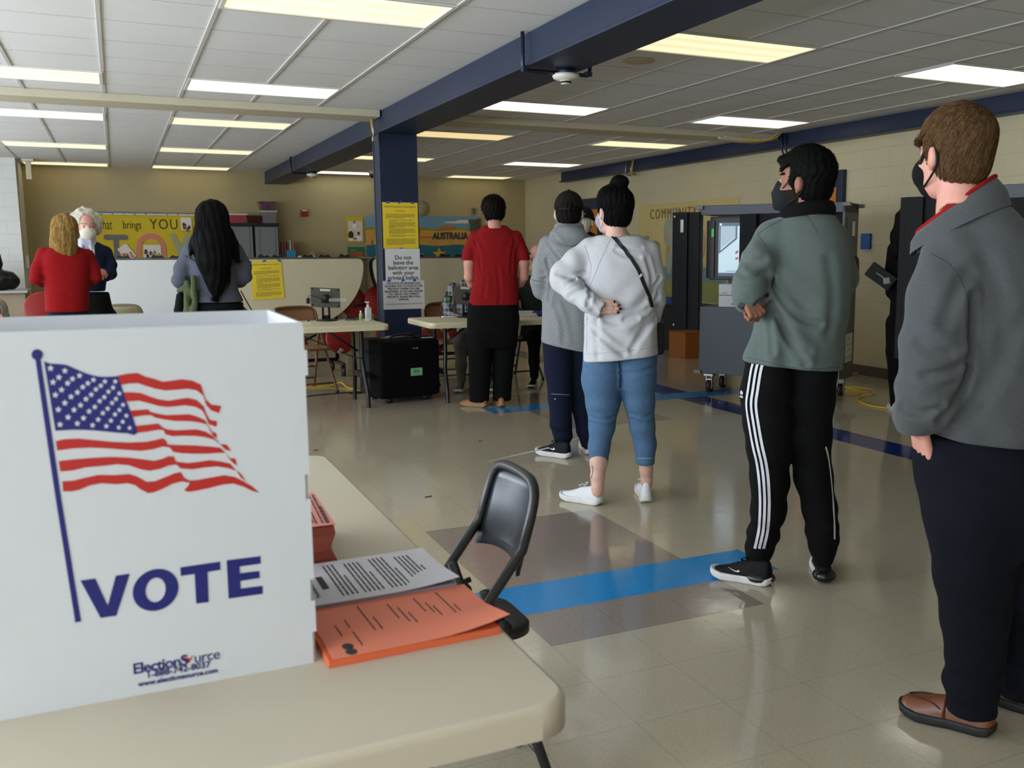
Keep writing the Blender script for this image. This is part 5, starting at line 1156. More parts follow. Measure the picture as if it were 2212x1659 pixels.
# ---------------------------------------------------------------- people
sk1=skinmat('skin fair','#c99a86'); sk2=skinmat('skin brown','#8a5a44'); sk3=skinmat('skin rose','#cf9484'); sk4=skinmat('skin pale','#cba494')
h_blond=[hairm('hair dark blond','#3f2d1d'),hairm('hair ash','#523b26'),hairm('hair light','#6e5435')]; h_blk=hairm('hair black','#050505'); h_brn=hairm('hair brown black','#100b09'); h_wht=[hairm('hair white','#b9b3a3'),hairm('hair silver','#8f8a7e')]; h_gold=[hairm('hair gold','#8d6d3a'),hairm('hair honey','#6a4c26'),hairm('hair pale gold','#b39458')]
c_fleece=cloth('fleece charcoal','#484b4d',.28,420,.95,.0003,700,.15); c_sage=cloth('fleece grey green','#57625f',.05,40,.95,.0006,400,.15); c_blk=cloth('knit black','#040405',.1); c_navy=cloth('twill navy','#070a15',.08,30); c_top=cloth('jersey heather white','#bdbec2',.10,90,.9,.0005,400,0,(1,1,6)); c_hood=cloth('knit heather grey','#85898c',.28,160,.95,.0009,260); c_red=cloth('jersey red','#861216',.06,20); c_jean=cloth('denim blue','#4c6988',.14,50,.85,.0007,350,0,(3,3,.5)); c_slate=cloth('jersey slate','#4a4e59',.10,120); c_redk=cloth('knit red','#78070b',.06,60,.95,.001,200); c_navyk=cloth('knit navy','#151d33',.08,80); c_green=cloth('fleece dark green','#20241e',.1,80); c_olive=cloth('canvas olive','#454d33',.1,60); c_grey=cloth('chino grey','#5c544c',.06,50); c_joggers=cloth('jogger navy','#0e152a',.07,60)
msk_b=cloth('mask black','#0b0b0d',.08,80); msk_k=cloth('mask charcoal','#1f2123',.06,60); msk_w=cloth('mask white','#c9c9c6',.05,60); msk_p=cloth('mask pale blue','#8d94a6',.05,60); strapw=M('strap white','#c9cacb',.7); strapb=M('strap black','#0a0a0b',.7)
leather=M('leather brown','#6a3718',.38,var=.22,vs=9,bump=.0006,bs=60); leatherd=M('leather stitch dark','#2d160b',.5); rubber=M('rubber black','#0e0e0f',.6); solew=M('sole white','#c9c8c6',.55,var=.08,vs=18); shoeb=cloth('shoe knit black','#0c0c0e',.1,100,.7); shoew=cloth('shoe knit white','#cfd3d5',.04,60,.75); tanl=M('leather tan','#9a6633',.5,var=.12,vs=14); solet=M('sole cream','#8d7a58',.6); soletan=M('sole dusty','#b59c80',.6,var=.12,vs=25)
def place(px,py,y): d=ray(px,py); t=y/d[1]; return d[0]*t,y
def fp(f,px,py):
    d=ray(px,py); t=-HC/d[2]; p=CAM+d*t; return ((p-f.O)@f.ex,(p-f.O)@f.ey)
def body(f,H,skinm,fs,box,h=.006,brow=None,beard=None,fine=None,nails=None,nailm=None,neck=.054,cl=None,bare=()):
    """one continuous body: head, neck, bare limbs, and the flesh under the clothes kept inside them"""
    nk=H.l(U(.02,cone((0,-.018,-.05),(0,-.036,-.15),neck,neck*1.05),cone((0,-.036,-.15),(0,-.04,-.25),neck*1.05,neck*1.25)))
    cov=U(.02,nk,*fs); zn=H.c[2]-.135*H.k
    def covered(P):
        d=cov(P)
        if cl is not None: d=smax(d,np.minimum(cl(P)+.013,zn-P[:,2]),.006)
        return d
    b=U(.010,H.sdf(),covered,*bare); ms=[skinm,eyew,iris,lipm,brow or h_brn]+([beard] if beard else [])
    if nailm: ms=ms+[nailm]
    def fn(P):
        m=H.mats(P,bool(beard)); far=np.linalg.norm(P-H.c,axis=1)>.26; m[far]=0
        if nails:
            for p,d in nails: m[(np.linalg.norm(P-(p-d*.002),axis=1)<.0088)]=len(ms)-1
        return m
    return f.mk('body',b,box,h,ms,fn)
# ======== man in the charcoal fleece, nearest on the right
f=Fig(2.15,1.83,'nearest person in line, blond, charcoal fleece with red collar trim, at the right edge')
H=Head(f.q(2059,336,0),46,.98,0,0)
T=f.tor([(425,2050,2162,.02,.075),(455,2025,2195,.02,.10),(490,2002,2228,.02,.12),(540,1990,2262,.02,.14),(620,1985,2285,.02,.15),(720,1996,2290,.02,.155),(820,2000,2285,.02,.155),(900,2003,2278,.02,.155),(952,2008,2272,.02,.150)],2.3)
arm=f.ch([(2062,550,-.05,68),(2038,640,-.09,72),(2020,745,-.11,70),(2005,840,-.10,64),(1992,890,-.095,58)],.03)
arm=U(.012,arm,f.ch([(1986,902,-.10,52),(1996,915,-.09,44)],.01))
arm2=f.ch([(2225,540,.10,66),(2290,660,.14,62),(2305,760,.15,58),(2300,900,.10,50)],.03)
cut=half((-.08,0,-1),f.q(2110,943,0)); cuff=half((.25,0,-1),f.q(1990,938,-.10))
Jk=U(.016,T,inter(arm,cuff,.008),arm2)
Jk=folds(Jk,[((*f.q(2000,850,-.16),),.11,(.25,0,1),14,.006),((*f.q(2030,560,-.12),),.10,(.9,0,.5),9,.004),((*f.q(2070,900,-.13),),.12,(.6,0,.6),8,.005),((*f.q(1990,760,-.2),),.10,(.5,0,1),11,.005),((*f.q(2150,750,-.13),),.16,(.2,0,1),6,.004)],.004,7)
Jk=inter(Jk,cut,.012)
Jk=crs(f,Jk,[([(2098,640),(2094,720),(2090,790),(2070,850),(2030,905)],.012,.011),([(2088,770),(2050,800),(2000,812)],.007,.012),([(1950,880),(1985,893),(2030,880)],.008,.010),([(2090,590),(2060,640),(2040,700)],.006,.016),([(2130,560),(2160,640),(2165,740)],.005,.018),([(2200,700),(2150,800),(2090,900)],.006,.020),([(1985,740),(2010,760),(2050,765)],.006,.012)])
pz=lambda px,py:f.q(px,py,.01)
ct,cb_=pz(2066,441),pz(2074,490)
co_,colS,colB=collar(f,(0,.01),(ct[0]-.002,.099,.086,ct[2]-.004,.074,.0),(cb_[0],.128,.118,cb_[2],.066,.01),c_fleece,'collar',cloth('trim red','#8e1418',.06),.0062)
Jk=inter(Jk,colB,.01)
jb=f.bb(1900,370,2380,960,-.42,.32)
jo=f.mk('fleece_jacket',Jk,jb,.0075,c_fleece); co_.parent=jo
sm_=cloth('seam charcoal','#33363a',.1)
seam(f,Jk,[(2012,548),(2050,570),(2080,615),(2094,675),(2090,730)],sm_,jo,.0009)
hd,tp=hand(f.q(1984,918,-.088),(.20,.46,-1),(-.75,-.65,0),1,.19,.15,.02,0)
hd=U(.012,hd,cone(f.q(1990,880,-.10),f.q(1983,925,-.092),.026,.025))
core=U(.05,cone(f.q(2100,520,.02),f.q(2120,850,.02),.06,.06),f.ch([(2062,545,-.02,40),(2010,745,-.11,36),(1992,900,-.13,28)],.03),cone(f.q(2120,930,.02),(*f.q(2104,1430,-.02),),.06,.03))
bo=body(f,H,sk3,[core],f.bb(1880,215,2300,1560,-.38,.22),.0062,h_blond[0],cl=lambda P:np.minimum(Jk(P),colS(P)),bare=[hd])
hf=H.hair(.012,.052,-.105,-.012,(1.0,1.02,1.0),.0008,60)
hb=f.bb(1930,190,2200,490,-.2,.25); ho=f.mk('hair',hf,hb,.005,h_blond)
hv=np.array([v.co for v in ho.data.vertices]); hn=np.array([v.normal for v in ho.data.vertices])
wh=H.w(.015,-.085,.085)
def flow(p):
    d=p-wh; d=d+V3(0,0,-.05); L=H.loc(p); d=d/np.maximum(np.linalg.norm(d,axis=1),1e-6)[:,None]; back=(L[:,1]<0)[:,None]; d=d+np.where(back,V3(0,0,-.55),V3(0,0,-.1))+ (H.R@V3(0,.3,0)); return d
strands('hair_locks',hf,hv,hn,flow,12000,.013,7,.00042,h_blond,ho,.0022,3,.07)
m=H.mask('cloth'); f.mk('face_mask',m,f.bb(1940,300,2110,470,-.2,.25),.005,msk_b)
H.loops(f,strapb,.0052,.5)
hip=f.tor([(940,1985,2262,.02,.125),(985,1968,2272,.02,.132),(1050,1976,2280,.02,.135),(1120,1996,2285,.02,.13),(1180,2012,2285,.03,.12)],2.3)
tr=U(.04,hip,f.ch([(2106,1120,-.02,100),(2102,1230,-.03,80),(2104,1330,-.03,68),(2106,1400,-.03,58),(2098,1470,-.02,54),(2100,1545,-.01,52)],.03),f.ch([(2190,1080,.07,88),(2208,1250,.12,78),(2215,1380,.15,62),(2212,1505,.17,54)],.03))
tr=folds(tr,[((*f.q(2080,1000,-.1),),.12,(.5,0,1),10,.004),((*f.q(2090,1480,-.05),),.09,(.2,0,1),13,.006),((*f.q(2200,1450,.1),),.09,(.2,0,1),12,.005),((*f.q(2080,1280,-.1),),.14,(.3,0,1),7,.003)],.003,8)
tr=inter(tr,half((0,0,-1),(0,0,.055)),.01)
f.mk('trousers',tr,f.bb(1930,930,2400,1600,-.35,.45,0),.009,c_navy)
hl,to=fp(f,2150,1590),fp(f,1948,1536); s_,fr,up=shoe(f,hl,to,.050,.098,leather,rubber,.0055,.03,[.80,.98,1,.98,.92,.80,.70,.62,.52,.40])
b=B(); a,u,v,L=fr
P=[]
for k in range(21):
    t=-1+2*k/20; P.append(a+u*L*(.90-.36*t*t)+v*.034*t*1.0+V3(0,0,.14))
Q,ok=surf(up,P,(0,0,-1)); b.tube([tuple(q+V3(0,0,.001)) for q,o_ in zip(Q,ok) if o_],.0022,6)
b.out('stitching',leatherd,s_); b=B()
P=[a+u*L*.50+v*.05*(k/8*2-1)+V3(0,0,.16) for k in range(9)]; Q,ok=surf(up,P,(0,0,-1)); b.tube([tuple(q) for q,o_ in zip(Q,ok) if o_],.010,8,flat=.4); b.out('strap',leather,s_)
hl2=fp(f,2330,1572); to2=fp(f,2158,1512); shoe(f,hl2,to2,.050,.098,leather,rubber,.007,.03,[.80,.98,1,.98,.92,.80,.70,.62,.52,.40])
# ======== man in the grey green fleece with striped track pants
f=Fig(2.44,3.04,'person with crossed arms in a grey green fleece, black track pants with white stripes')
H=Head(f.q(1738,396,0),26,1.0,0,0)
T=f.tor([(448,1706,1792,.03,.075),(475,1668,1812,.02,.11),(510,1640,1830,.02,.135),(580,1634,1840,.02,.15),(650,1634,1836,.02,.15),(720,1626,1829,.02,.152),(775,1604,1823,.02,.152),(815,1604,1820,.02,.15)],2.3)
arm=f.ch([(1668,515,-.02,40),(1642,565,-.09,38),(1618,615,-.13,33),(1612,638,-.14,28),(1610,655,-.13,21)],.03)
arm2=f.ch([(1800,520,.09,38),(1815,600,.12,36),(1800,650,.16,30),(1700,672,.22,24),(1640,668,-.02,20)],.03)
Jk=U(.03,T,arm,arm2)
pk=U(.004,f.ch([(1652,690,-.15,3),(1643,725,-.16,3.4),(1641,750,-.16,3)],.004))
Jk=folds(Jk,[((*f.q(1690,640,-.14),),.10,(.75,0,1),8,.012),((*f.q(1672,700,-.14),),.11,(1,0,.45),8,.013),((*f.q(1720,600,-.13),),.14,(.55,0,1),5,.007),((*f.q(1640,590,-.16),),.08,(.3,0,1),9,.008),((*f.q(1735,710,-.13),),.18,(.8,0,.7),4.5,.011),((*f.q(1680,770,-.14),),.10,(1,0,.1),7,.010),((*f.q(1790,720,-.1),),.12,(1,0,.2),6,.006),((*f.q(1640,520,-.12),),.06,(.8,0,.6),10,.005)],.004,6)
Jk=crs(f,Jk,[([(1668,610),(1690,650),(1725,685),(1770,700)],.010,.012),([(1664,640),(1680,690),(1710,740),(1740,785)],.010,.013),([(1662,660),(1664,700),(1668,760)],.009,.011),([(1676,655),(1700,720),(1745,760)],.007,.014),([(1600,560),(1625,566),(1650,560)],.006,.011),([(1596,590),(1620,598),(1655,590)],.007,.011),([(1790,560),(1800,640),(1790,720)],.005,.018),([(1670,600),(1660,630),(1635,655)],.010,.010)])
Jk=sub(Jk,f.ch([(1650,672,-.155,2.2),(1643,705,-.165,2.6),(1642,742,-.165,2.2)],.003),.004)
hem=f.q(1715,796,-.1); Jk=inter(Jk,half((-.08,0,-1),hem),.012)
ct,cb_=f.q(1745,447,.01),f.q(1741,467,.01)
co_,colS,colB=collar(f,(0,.01),(ct[0],.100,.088,ct[2],.014,.020),(cb_[0],.112,.104,cb_[2],.010,.014),c_blk,'collar')
Jk=inter(Jk,colB,.01)
jo=f.mk('fleece_jacket',Jk,f.bb(1560,430,1880,830,-.36,.34),.0075,c_sage); co_.parent=jo
sm_=cloth('seam sage','#465250',.1)
for q_ in ([(1690,474),(1660,490),(1636,506)],[(1636,506),(1652,530),(1668,560),(1672,585),(1668,605)],[(1735,458),(1752,480),(1766,505)],[(1612,772),(1650,780),(1700,792),(1760,797),(1812,792)]): seam(f,Jk,q_,sm_,jo,.0013)
hd,tp=hand(f.q(1611,641,-.160),(.5,-.1,-.75),(.55,-.8,.1),1,.175,.5,.03,1,True)
hd=U(.012,hd,f.ch([(1604,624,-.135,14),(1611,642,-.160,14)],.01))
legc=U(.02,f.ch([(1665,800,0,36),(1655,1000,0,26),(1642,1190,0,14)],.03),f.ch([(1760,800,.03,36),(1765,1000,.03,26),(1776,1185,.02,13)],.03)); core=U(.05,cone(f.q(1745,480,.02),f.q(1725,720,.02),.06,.06),f.ch([(1668,520,-.02,24),(1625,600,-.12,20),(1606,632,-.14,16)],.02),legc)
body(f,H,sk2,[core],f.bb(1560,300,1840,1260,-.38,.22,.05),.0058,h_blk,hairm('beard black','#1c1410'),cl=lambda P:np.minimum(np.minimum(Jk(P),colS(P)),legc(P)-.02),bare=[hd])
hf=H.hair(.014,.050,-.088,.0,(1.0,1.02,1.08),.0012,160); hf=U(.015,hf,H.l(ell((0,.075,.092),(.052,.035,.022)))); ho=f.mk('hair',hf,f.bb(1650,290,1830,470,-.2,.2),.0048,h_blk)
hv=np.array([v.co for v in ho.data.vertices]); hn=np.array([v.normal for v in ho.data.vertices])
wh2=H.w(0,-.07,.09)
def flow2(p): d=p-wh2; return d/np.maximum(np.linalg.norm(d,axis=1),1e-6)[:,None]+(H.R@V3(0,.6,.25))
strands('hair_locks',hf,hv,hn,flow2,2600,.006,3,.0009,[h_blk],ho,.0022,4,.3)
f.mk('face_mask',H.mask('kn'),f.bb(1630,350,1760,480,-.2,.2),.0042,msk_k); H.loops(f,strapb,.0022,1)
B().tube([(*f.q(1600,652,-.165),),(*f.q(1612,664,-.175),)],.008,10).box(tuple(f.q(1602,660,-.182)),(.024,.012,.026),rot=Matrix.Rotation(.6,3,'Y'),bev=.004).out('wrist_watch',blk,f.r)
tr=U(.03,f.ch([(1665,775,0,54),(1658,850,-.01,56),(1660,910,-.02,52),(1661,970,-.03,46),(1662,1040,-.03,40),(1660,1100,-.02,36),(1648,1155,-.01,32),(1640,1185,0,28),(1637,1215,0,22)],.03),f.ch([(1758,790,.04,52),(1748,860,.04,52),(1748,940,.03,46),(1757,1030,.03,39),(1771,1100,.03,34),(1777,1150,.02,32),(1778,1175,.02,28),(1778,1205,.02,22)],.03))
tr=folds(tr,[((*f.q(1650,1150,-.05),),.09,(.3,0,1),13,.006),((*f.q(1775,1155,-.03),),.09,(.2,0,1),13,.006),((*f.q(1700,900,-.1),),.12,(.6,0,1),8,.004),((*f.q(1655,1030,-.1),),.12,(.3,0,1),9,.004)],.003,8)
tr=inter(tr,half((0,0,-1),(0,0,.075)),.008)
to_=f.mk('track_pants',tr,f.bb(1570,760,1840,1240,-.3,.3,0),.0085,c_blk)
b=B(); whs=M('stripe white','#c9cad2',.8,var=.04,vs=80)
ctr=[(1637,786),(1633,802),(1627,840),(1623,875),(1629,920),(1637,965),(1645,1000),(1650,1040),(1652,1080),(1651,1120),(1648,1150),(1640,1185)]
for o_ in (-10.5,0,10.5):
    pts,ok=raysurf(f,tr,[(x+o_*(1-.12*i/60),y) for i,(x,y) in enumerate(smooth_poly(ctr,5))]); g=grad(tr,pts); ribbon(b,pts[ok],g[ok],.0115,.0022)
b2=[(1787,965),(1792,985),(1797,1020),(1801,1060),(1804,1100),(1806,1140),(1806,1165)]
pts,ok=raysurf(f,tr,[(x-4,y) for x,y in smooth_poly(b2,4)]); g=grad(tr,pts)
if ok.sum()>3: ribbon(b,pts[ok],g[ok],.009,.0022)
b.out('side_stripes',whs,to_)
pts,ok=raysurf(f,tr,[(1603,853)]); c=pts[0]; n=grad(tr,pts)[0]; rgt=np.cross((0,0,1),n); rgt/=np.linalg.norm(rgt); mt=face_m(c+n*.003,tuple(rgt),(0,0,1))
b=B()
for a0,l in ((0,.017),(.75,.015),(-.75,.015)): b.add([(math.sin(a0)*.002+.0055*math.sin(t)*math.cos(a0)+(.5-.5*math.cos(t))*l*math.sin(a0),(.5-.5*math.cos(t))*l*math.cos(a0)-.0055*math.sin(t)*math.sin(a0)+.002,0) for t in np.linspace(0,2*PI,17)[:-1]],[tuple(range(16))])
b.xf(mt); b.out('trefoil_mark',whs,to_,fix=False); text('mark_lettering','adidas',.012,whs,to_,mt@Matrix.Translation((0,-.007,0)),extr=.0002,bold=.0004)
def swoosh(fr,up,s_,t0,z0,L,side,mat,parent):
    a,u,v,Ln=fr; pts=[(0,.2),(.12,.0),(.3,.02),(.6,.22),(1,.5),(.6,.32),(.35,.2),(.2,.2),(.16,.42)]
    P=[a+u*(t0*Ln+(1-x)*L*(-1))+V3(0,0,z0+y*L*.42)+v*side*.2 for x,y in pts]; Q,ok=surf(up,P,tuple(-v*side)); 
    if ok.sum()>=8:
        b=B(); V=[Vector(q+v*side*.002) for q in Q]
        from mathutils.geometry import tessellate_polygon
        b.add(V,[tuple(t) for t in tessellate_polygon([V])]); b.out('swoosh_mark',mat,parent,fix=False)
s_,fr,up=shoe(f,fp(f,1668,1266),fp(f,1546,1243),.048,.105,shoeb,solew,.0052,.032,laces=shoeb); swoosh(fr,up,s_,.70,.045,.06,1,whs,s_); swoosh(fr,up,s_,.70,.045,.06,-1,whs,s_)
B().sphere(tuple(fr[0]+fr[1]*.05+V3(0,0,.028)),(.062,.045,.026)).out('air_heel',M('heel gloss black','#151517',.2),s_)
s_,fr,up=shoe(f,fp(f,1781,1262),fp(f,1772,1222),.046,.105,shoeb,solew,.0055,.03,laces=shoeb); B().sphere(tuple(fr[0]+fr[1]*.03+V3(0,0,.03)),(.05,.05,.03)).out('air_heel',M('heel gloss black','#151517'),s_)
# ======== woman in the white top
f=Fig(2.37,4.46,'person with a black bun, hand on hip, in a pale top and cropped jeans')
H=Head(f.q(1325,458,0),58,.98,0,0)
T=f.tor([(500,1300,1372,.0,.06),(515,1278,1396,0,.09),(540,1262,1412,0,.115),(590,1262,1420,0,.13),(640,1264,1416,0,.13),(690,1264,1418,0,.14),(740,1262,1421,0,.15),(795,1260,1425,0,.15)],2.4)
arm=f.ch([(1276,540,0,28),(1245,568,-.01,29),(1217,592,-.02,27),(1214,606,-.03,25),(1240,630,-.09,22),(1270,652,-.14,18.5),(1300,668,-.165,15)],.025); arm=inter(arm,half((1,0,-.35),f.q(1299,668,-.165)),.004)
arm2=f.ch([(1400,545,0,26),(1412,600,0,23),(1416,650,.02,20),(1411,695,.06,15)],.025)
Tp=U(.02,T,arm,arm2)
Tp=folds(Tp,[((*f.q(1240,610,-.06),),.08,(.5,0,1),13,.009),((*f.q(1305,690,-.14),),.11,(.35,0,1),10,.008),((*f.q(1390,665,-.14),),.12,(-.8,0,1),9,.010),((*f.q(1320,735,-.14),),.14,(.8,0,.7),6,.009),((*f.q(1385,735,-.14),),.13,(-.9,0,.5),6,.008),((*f.q(1255,560,-.1),),.09,(.9,0,.5),8,.006),((*f.q(1290,575,-.13),),.08,(1,0,.5),9,.004),((*f.q(1370,560,-.13),),.07,(.3,0,1),14,.003),((*f.q(1278,650,-.12),),.07,(.8,0,.5),13,.004)],.004,6)
Tp=crs(f,Tp,[([(1268,650),(1295,685),(1340,700),(1375,690)],.008,.012),([(1268,690),(1300,730),(1345,765)],.008,.013),([(1418,640),(1395,672),(1350,690)],.009,.012),([(1416,690),(1390,715),(1365,755)],.008,.014),([(1262,600),(1240,606),(1222,615)],.010,.009),([(1268,620),(1275,640),(1270,660)],.010,.009),([(1205,590),(1235,596),(1260,588)],.006,.012),([(1230,640),(1250,628),(1262,622)],.006,.010),([(1398,560),(1408,600),(1404,650)],.007,.012),([(1330,540),(1350,552),(1380,556)],.005,.010),([(1335,530),(1360,538),(1385,535)],.005,.010),([(1290,690),(1288,730),(1292,770)],.005,.014),([(1425,600),(1412,620),(1405,650)],.006,.010)])
Tp=inter(Tp,half((.0,-.05,1),f.q(1340,508,0)),.012)
Tp=inter(Tp,half((.10,0,-1),f.q(1340,777,-.1)),.008)
Tp=sub(Tp,U(.004,cone(f.q(1268,700,-.17),f.q(1263,795,-.17),.004,.012)),.004)
to_=f.mk('top',Tp,f.bb(1170,495,1455,800,-.32,.25),.0070,c_top); sm_=cloth('seam pale','#9fa0a4',.05)
for q_ in ([(1322,510),(1305,545),(1292,575),(1282,600),(1272,622)],[(1262,530),(1272,556),(1277,580),(1272,605)],[(1385,514),(1400,540),(1412,575),(1416,600)],[(1264,765),(1300,763),(1350,758),(1400,752),(1420,748)],[(1268,680),(1268,720),(1267,760)]): seam(f,Tp,q_,sm_,to_,.0012)
b=B(); zr=f.q(1340,506,0)
pts,ok=raysurf(f,Tp,smooth_poly([(1324,511),(1350,541),(1376,578),(1390,612),(1402,640),(1409,664)],6)); g=grad(Tp,pts); ribbon(b,pts[ok],g[ok],.019,.006); ribbon(b,pts[ok],g[ok],.019,.003); 
so_=b.out('bag_strap',M('strap navy leather','#0f1119',.5),f.r); c=pts[len(pts)//2]; B().box(tuple(c+V3(0,-.009,0)),(.024,.006,.014),rot=Matrix.Rotation(-.9,3,'Y'),bev=.003).out('buckle',steel,so_)
b=B(); b.box(tuple(f.q(1424,730,.06)),(.05,.14,.17),bev=.015); b.out('shoulder_bag',strapb,f.r)
hd,tp=hand(f.q(1268,661,-.160),(1,-.06,-.02),(.05,-1,.06),-1,.176,.10,.03,0)
hd=U(.012,hd,cone(f.q(1262,652,-.13),f.q(1274,660,-.160),.020,.020))
core=U(.05,cone(f.q(1340,520,0),f.q(1340,730,0),.06,.06),f.ch([(1276,545,0,18),(1220,594,-.02,17),(1262,648,-.13,12)],.02))
legs=U(.03,f.ch([(1300,780,0,26),(1297,900,.0,22),(1293,1000,-.01,18),(1291,1030,-.03,14.5),(1291,1052,-.04,12.5),(1291,1062,-.04,12.5)],.02),f.ch([(1380,780,0,26),(1385,900,.02,22),(1394,985,.02,17.5),(1396,1015,.04,13.5),(1397,1036,.055,11.5),(1397,1048,.06,11.5)],.02))
body(f,H,sk4,[core],f.bb(1180,390,1450,1100,-.34,.2,.02),.0058,h_blk,cl=Tp,bare=[hd,legs],nails=tp,nailm=M('nail red','#5a0f1a',.25))
hf=U(.012,H.hair(.016,.056,-.088,.0,(1.02,1.06,1.02),.0028,70),H.l(U(.012,ell((0,-.05,.150),(.042,.044,.040)),ell((.02,-.075,.155),(.026,.03,.03)),ell((0,-.045,.12),(.035,.035,.03)),ell((0,-.10,.02),(.055,.035,.07)))))
hb0=hf; hf=lambda P: hb0(P)+.0035*noise(P,60,2)*(P[:,2]>H.c[2]+.10)
ho=f.mk('hair',hf,f.bb(1260,380,1410,520,-.22,.22),.005,h_blk)
hv=np.array([v.co for v in ho.data.vertices]); hn=np.array([v.normal for v in ho.data.vertices]); bunc=H.w(0,-.05,.13)
def flow3(p): d=bunc-p; return d/np.maximum(np.linalg.norm(d,axis=1),1e-6)[:,None]
strands('hair_locks',hf,hv,hn,flow3,2500,.016,5,.0006,[h_blk],ho,.002,5,.10)
f.mk('face_mask',H.mask('cloth'),f.bb(1260,430,1370,520,-.2,.25),.005,[msk_p,msk_b],lambda P:(H.loc(P)[:,1]>.105).astype(int)); H.loops(f,strapw,.0026,1)
je=U(.03,f.ch([(1303,765,0,44),(1301,820,0,44),(1302,870,0,36),(1300,920,0,28),(1294,965,0,23),(1293,1006,0,20)],.02),f.ch([(1376,765,0,44),(1377,820,0,40),(1382,870,0,32),(1387,920,.01,27),(1394,960,.02,23),(1394,998,.02,20)],.02))
je=folds(je,[((*f.q(1300,905,-.08),),.07,(.15,0,1),15,.004),((*f.q(1390,900,-.08),),.07,(.1,0,1),15,.004),((*f.q(1305,810,-.1),),.09,(.2,0,1),11,.003),((*f.q(1385,800,-.1),),.09,(.1,0,1),11,.003)],.002,9)
je=crs(f,je,[([(1274,900),(1300,908),(1326,900)],.005,.009),([(1276,912),(1305,918)],.004,.008),([(1362,893),(1390,902),(1408,893)],.005,.009),([(1365,905),(1392,912)],.004,.008),([(1262,795),(1300,808),(1338,806)],.004,.010),([(1345,806),(1380,804),(1412,792)],.004,.010),([(1341,775),(1342,810),(1343,835)],.010,.008)])
je=inter(je,half((0,0,-1),f.q(1340,1004,0)),.005)
jo=f.mk('jeans',je,f.bb(1235,750,1450,1015,-.2,.22),.008,c_jean)
b=B()
for (x0,x1,yy) in ((1274,1314,1002),(1376,1414,996)):
    pts,ok=raysurf(f,je,[(x0+(x1-x0)*k/10,yy-6) for k in range(11)]); 
    if ok.sum()>4: b.tube([tuple(q) for q in pts[ok]],.002,5)
b.out('hem_stitch',M('stitch pale','#8d9db3',.8),jo)
b=B(); lg=legs; pts,ok=raysurf(f,lg,smooth_poly([(1279,1006),(1281,1016),(1279,1026),(1276,1035)],5)); g=grad(lg,pts)
if ok.sum()>3: ribbon(b,pts[ok],g[ok],.0035,.0016); b.out('ankle_tattoo',M('tattoo ink','#2b2f3a',.6),f.r)
s_,fr,up=shoe(f,fp(f,1300,1092),fp(f,1232,1080),.045,.115,shoew,solew,.0055,.034,[.92,1.02,.95,.84,.78,.60,.48,.42,.36,.3],laces=shoew)
s_,fr,up=shoe(f,fp(f,1397,1088),fp(f,1386,1058),.044,.115,shoew,solew,.0055,.034,[.92,1.02,.95,.84,.78,.60,.48,.42,.36,.3],laces=shoew)
# ======== man in the dark cap and grey hoodie
f=Fig(2.67,5.70,'person in a dark brown cap and heather grey hoodie, back to the camera')
H=Head(f.q(1229,462,0),92,1.02,0,0)
T=f.tor([(490,1212,1250,.0,.06),(505,1192,1272,0,.09),(530,1174,1296,0,.12),(580,1168,1302,0,.13),(640,1170,1298,0,.13),(700,1172,1292,0,.135),(765,1168,1285,0,.14)],2.4)
arm=f.ch([(1186,530,0,22),(1172,575,-.02,21),(1166,612,-.03,19),(1170,628,-.01,18),(1186,636,.12,15),(1210,628,.26,13)],.025)
arm2=f.ch([(1286,530,0,22),(1300,580,0,20),(1302,620,0,18),(1270,630,.2,14)],.025)
hood=U(.02,ell((*f.q(1228,510,-.09),),(.125,.075,.075)),ell((*f.q(1230,492,-.02),),(.10,.08,.055)))
hood=sub(hood,ell((*f.q(1231,478,.01),),(.075,.075,.07)),.01)
Jk=U(.02,T,arm,arm2,hood)
Jk=folds(Jk,[((*f.q(1175,610,-.1),),.09,(.3,0,1),13,.006),((*f.q(1225,520,-.15),),.10,(.5,0,1),10,.005),((*f.q(1215,680,-.12),),.15,(1,0,.3),7,.004)],.004,7)
Jk=crs(f,Jk,[([(1182,560),(1190,600),(1186,650)],.009,.011),([(1150,600),(1165,606),(1182,600)],.007,.010),([(1196,510),(1215,530),(1235,536),(1255,528)],.009,.011),([(1185,525),(1200,545),(1215,565)],.006,.010),([(1200,660),(1215,700),(1218,740)],.005,.016)])
Jk=inter(Jk,half((-.22,0,-1),f.q(1225,750,0)),.012)
f.mk('hoodie',Jk,f.bb(1130,470,1330,775,-.3,.42),.009,c_hood)
core=U(.05,cone(f.q(1231,520,0),f.q(1231,690,0),.06,.06),f.ch([(1186,535,0,13),(1168,612,-.02,12),(1214,628,.27,9)],.02))
hd,_=hand(f.q(1214,628,.28),(.7,.5,.2),(0,-.3,1),1,.18,.3); legs=U(.02,f.ch([(1209,740,0,16),(1212,930,0,9),(1214,968,0,8)],.02),f.ch([(1256,740,.05,16),(1260,900,.06,9),(1267,955,.06,8)],.02))
body(f,H,sk3,[core],f.bb(1130,405,1330,1000,-.25,.5,.03),.007,h_brn,cl=U(.02,T,arm,arm2),bare=[hd,legs])
ho=f.mk('hair',H.hair(.012,.03,-.085,-.002,disp=.0018),f.bb(1180,400,1280,500,-.2,.2),.006,h_brn)
cp=inter(H.l(ell((0,-.012,.045),(.094,.116,.102))),H.l(half((0,-.12,-1),(0,0,.028))),.008); cp=sub(cp,H.l(ell((0,-.125,.045),(.045,.04,.028))),.006)
